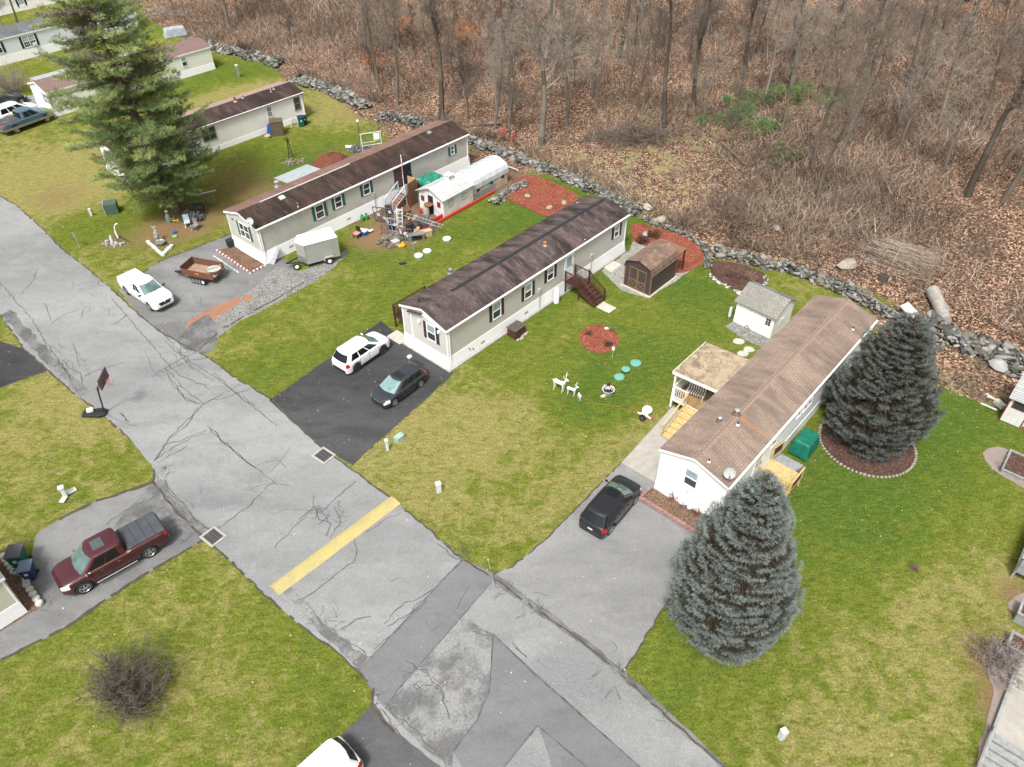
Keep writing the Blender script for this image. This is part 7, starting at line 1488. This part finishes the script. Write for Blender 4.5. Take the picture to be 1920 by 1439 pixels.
def leafy(px, py, r, h, n, label, col, seed=1):
    p = T(px,py); t = thing('evergreen_shrub', label, 'shrub', (p.x,p.y,p.z), 0); rr = np.random.default_rng(seed); P = []
    NL = 15; lobes = [(rr.normal(0,r*.75),rr.normal(0,r*.6),rr.uniform(.15,.8)*h,rr.uniform(.22,.5)*r) for _ in range(NL)]
    for _ in range(n): lx,ly,lz,lr = lobes[rr.integers(NL)]; v = rr.normal(size=3); v /= np.linalg.norm(v); P.append(np.array([lx,ly,lz])+v*lr*rr.uniform(.7,1.05)*np.array([1,1,.75]))
    P = np.array(P); P[:,2] = np.maximum(P[:,2],.05); tufts('leaves', P, P/np.linalg.norm(P,axis=1,keepdims=True), 7, .14, .08, np.array(col)*(rr.random((n,1))*.7+.65), t, .8, .08); MB().tube([(0,0,0),(0,0,h*.5)], [.08,.04], 6).build('stem', BARK, t)
leafy(1378,225,1.9,1.8,1100,'bright green leafy shrub, leftmost of the evergreens in the wood',(.085,.17,.05),1); leafy(1432,250,1.2,1.2,700,'green bush just below the bright leafy shrub',(.12,.19,.055),2); leafy(1420,200,2.4,1.7,900,'dull olive bush behind the bright leafy shrub',(.12,.135,.07),3)
leafy(1505,190,2.3,1.6,1000,'green vine heap in the middle of the thicket',(.13,.18,.065),4); leafy(1560,190,1.0,1.5,600,'round dark green bush right of the vine heap',(.055,.09,.035),5); leafy(1475,300,1.4,1.3,600,'olive green bramble clump below the vine heap',(.14,.14,.075),6)
# ---- undergrowth (bare brambles and saplings), leaf scatter, brush
def arcs(name, C0, L, up, col, width, label, seg=4, droop=.5, kind='stuff'):
    n = len(C0); a = rng.random(n)*6.28; d = np.stack([np.cos(a),np.sin(a),up],1); d /= np.linalg.norm(d,axis=1,keepdims=True); s = np.cross(d, rng.normal(size=(n,3))); s /= np.linalg.norm(s,axis=1,keepdims=True)
    V = []; p = C0.copy()
    for i in range(seg+1):
        w = (width*(1-i/(seg+.5)))[:,None]; V += [p-s*w, p+s*w]; p = p+d*(L/seg)[:,None]; d = d+rng.normal(0,.22,(n,3)); d[:,2] -= droop/seg*rng.random(n)*2; d /= np.linalg.norm(d,axis=1,keepdims=True); p[:,2] = np.maximum(p[:,2], C0[:,2]+.03)
    V = np.stack(V,1); k = 2*(seg+1); F = np.array([[2*i,2*i+1,2*i+3,2*i+2] for i in range(seg)]); F = (F[None]+np.arange(n)[:,None,None]*k).reshape(-1,4)
    o = npmesh(name, V.reshape(-1,3), F, BARKC, cols=np.repeat(col,k,0)); return props(o, label, 'undergrowth', None, kind)
def zone_pts(zs, terr=True):
    out = []
    for px, py, r, n in zs: c = T(px,py); q = rng.normal(0,r*.55,(n,2))*np.array([1.25,1.]); out.append(np.stack([c.x+q[:,0],c.y+q[:,1]],1))
    return np.concatenate(out)
def keep(Q, off=1.5): 
    wy = np.interp(Q[:,0],WX,WY); return Q[Q[:,1] > wy+off]
fz = lambda Q: np.ones(len(Q),bool)
Zs = [(400,20,8,3200),(480,45,8,3600),(560,70,8,3600),(640,60,9,3600),(720,90,8,3000),(520,5,10,3000),(640,10,10,3000),(800,60,9,2500),(900,60,9,2000),(790,170,4,900),(700,150,5,1400),(880,120,6,1200),(960,80,8,1600),
      (1100,60,10,2400),(1100,150,7,1500),(1200,190,5,1500),(1220,60,9,2500),(1330,70,9,2500),(1180,255,3.2,1800),(1300,210,4,1400),(1390,300,5,1500),(1450,390,5,3600),(1530,400,5.5,4000),(1600,440,5,3000),(1560,330,5.5,3600),(1650,350,5.5,3600),(1700,270,6,3200),(1620,230,6,2500),(1500,270,4,1500),(1380,400,3,1200),(1480,80,8,2500),(1600,80,9,2500),(1750,120,9,2500),(1860,120,9,2500),(1150,30,9,2500),(1260,110,7,1600),(1400,40,9,2500),(1540,60,9,2500),(1680,50,9,2500),(1820,60,9,2500),(1760,200,6,1800),(1860,200,6,1600),(1600,160,6,1800),(1440,150,5,1200),(1000,60,8,1800),(860,20,9,2200),(1410,235,3,900),(1700,430,4,1500),(1800,520,4,700),(1780,260,5,1500),(1900,260,6,1200),(950,200,6,800),(1010,160,6,900),(700,205,2,500),(750,300,1.5,250),(1650,540,3,500),(1880,600,3,300)]
wl_ = zone_pts([(a_,b_-4,2.0,900) for a_,b_ in ((380,80),(450,98),(520,122),(560,150),(620,168),(680,198),(740,226),(820,240),(900,268),(980,300),(1060,330),(1140,368),(1200,405),(1270,430),(1400,480),(1480,500),(1560,530),(1640,568),(1700,600),(1760,618),(1840,650),(1900,680))])
Q = keep(zone_pts(Zs)); Q = np.concatenate([Q[rng.random(len(Q)) < .82], keep(wl_,.8)]); n = len(Q); C0 = np.stack([Q[:,0],Q[:,1],hgt(Q[:,0],Q[:,1])],1); print('arcs', n)
pal = np.array([[.14,.098,.073],[.25,.20,.155],[.40,.33,.25],[.055,.041,.032],[.18,.118,.09]]); ci = rng.integers(0,5,n); fld = np.sin(Q[:,0]*.3+np.sin(Q[:,1]*.21))*np.cos(Q[:,1]*.33+np.sin(Q[:,0]*.17))
col = pal[ci]*(1+.38*fld[:,None])*(.75+.5*rng.random((n,1)))
arcs('undergrowth', C0, .7+1.5*rng.random(n)**1.5, .5+1.8*rng.random(n), col, .012+.020*rng.random(n)**2, 'tangle of reddish brown leafless brambles filling the wood')
n = 24000; Q = np.stack([rng.uniform(-100,100,n),rng.uniform(45,180,n)],1); Q = keep(Q,2)
for c_2, r_2 in clearp: Q = Q[((Q[:,0]-c_2.x)**2+(Q[:,1]-c_2.y)**2 > (r_2*.9)**2) | (rng.random(len(Q)) < .15)]
n = len(Q); C0 = np.stack([Q[:,0],Q[:,1],hgt(Q[:,0],Q[:,1])],1)
arcs('saplings', C0, 1.+3.2*rng.random(n)**1.5, 1.5+3*rng.random(n), pal[rng.integers(0,5,n)]*1.1, .010+.018*rng.random(n)**2, 'thin scattered saplings and dead stalks on the forest floor', droop=.1)
def quads(name, Q, sz, cols, label, lift=.03):
    n = len(Q); C0 = np.stack([Q[:,0],Q[:,1],hgt(Q[:,0],Q[:,1])+lift],1); a = rng.random(n)*6.28; u = np.stack([np.cos(a),np.sin(a),rng.normal(0,.35,n)],1); v = np.stack([-np.sin(a),np.cos(a),rng.normal(0,.35,n)],1); s = (sz*(.5+rng.random(n)))[:,None]
    V = np.stack([C0-u*s,C0-v*s*.6,C0+u*s,C0+v*s*.6],1).reshape(-1,3); F = np.arange(4*n).reshape(n,4); return props(npmesh(name, V, F, LEAFC, cols=np.repeat(cols,4,0)), label, 'fallen leaves', None, 'stuff')
n = 90000; r_ = rng.random(n)**.6; yy = 42+r_*110; xx = rng.uniform(-1,1,n)*(yy*.66); Q = keep(np.stack([xx,yy],1),.3); n = len(Q); lp_ = np.array([[.33,.17,.10],[.42,.27,.18],[.22,.11,.07],[.50,.36,.26],[.36,.15,.07]])
quads('fallen_leaves', Q, .055, lp_[rng.integers(0,5,n)]*(.7+.6*rng.random((n,1))), 'dry orange and tan leaves covering the forest floor')
n = 3600; Q = np.stack([rng.uniform(-45,40,n),rng.uniform(12,75,n)],1); Q = Q[Q[:,1] < np.interp(Q[:,0],WX,WY)-1]; n = len(Q)
quads('scattered_leaves', Q, .035, lp_[rng.integers(0,5,n)]*1.2, 'a few pale fallen leaves scattered over lawns and road', .035)
# brush piles
m_segs = []; c = T(1690,485)
for k in range(260):
    x, y = random.gauss(0,1.4), random.gauss(0,1.2); a = R(-50)+random.gauss(0,.22); L = random.uniform(1.5,4.5); z = random.uniform(.05,.9)*math.exp(-(x*x+y*y)/4); p = np.array([c.x+x,c.y+y,H(c.x+x,c.y+y)+z]); e = p+np.array([cos(a)*L/2,sin(a)*L/2,random.uniform(-.1,.3)]); s0 = p-np.array([cos(a)*L/2,sin(a)*L/2,.0]); m_segs.append((s0,e,.022,.008))
props(prisms(m_segs,'brush_pile',BARKC,None,(.36,.29,.23)), 'long pale cut branches heaped above the stone wall', 'brush pile')
m_segs = []; c = T(1175,262)
for k in range(420):
    x, y = random.gauss(0,3.2), random.gauss(0,.9); a = random.gauss(0,.9); L = random.uniform(.8,2.8); z = random.uniform(.05,.9); p = np.array([c.x+x,c.y+y,H(c.x+x,c.y+y)+z]); e = p+np.array([cos(a)*L,sin(a)*L,random.uniform(-.4,.6)]); m_segs.append((p,e,.03,.008))
props(prisms(m_segs,'brush_pile',BARKC,None,(.13,.105,.09)), 'dark heap of dead branches in the middle of the wood', 'brush pile')
m_segs = []; c = T(310,30)
for k in range(150):
    a = random.random()*6.3; p = np.array([c.x+random.gauss(0,2),c.y+random.gauss(0,1.5),c.z+random.uniform(.1,1)]); m_segs.append((p,p+np.array([cos(a)*2,sin(a)*2,random.uniform(-.3,.5)]),.03,.01))
props(prisms(m_segs,'brush_pile',BARKC,None,(.3,.26,.2)), 'pale brush heap at the far end of the stone wall', 'brush pile')
for (a_,b_,lb) in (((1400,315),(1330,255),'fallen grey trunk at the left of the thicket'),((1810,640),(1760,625),'short fallen branch by the right stone wall'),((940,235),(870,240),'thin fallen stem on the orange leaves')):
    a, b = T(*a_), T(*b_); solo(MB().tube([a+Vector((0,0,.15)),(a+b)/2+Vector((0,0,.3)),b+Vector((0,0,.2))],[.13,.1,.05],7), 'fallen_trunk', BARK, lb, 'fallen tree')
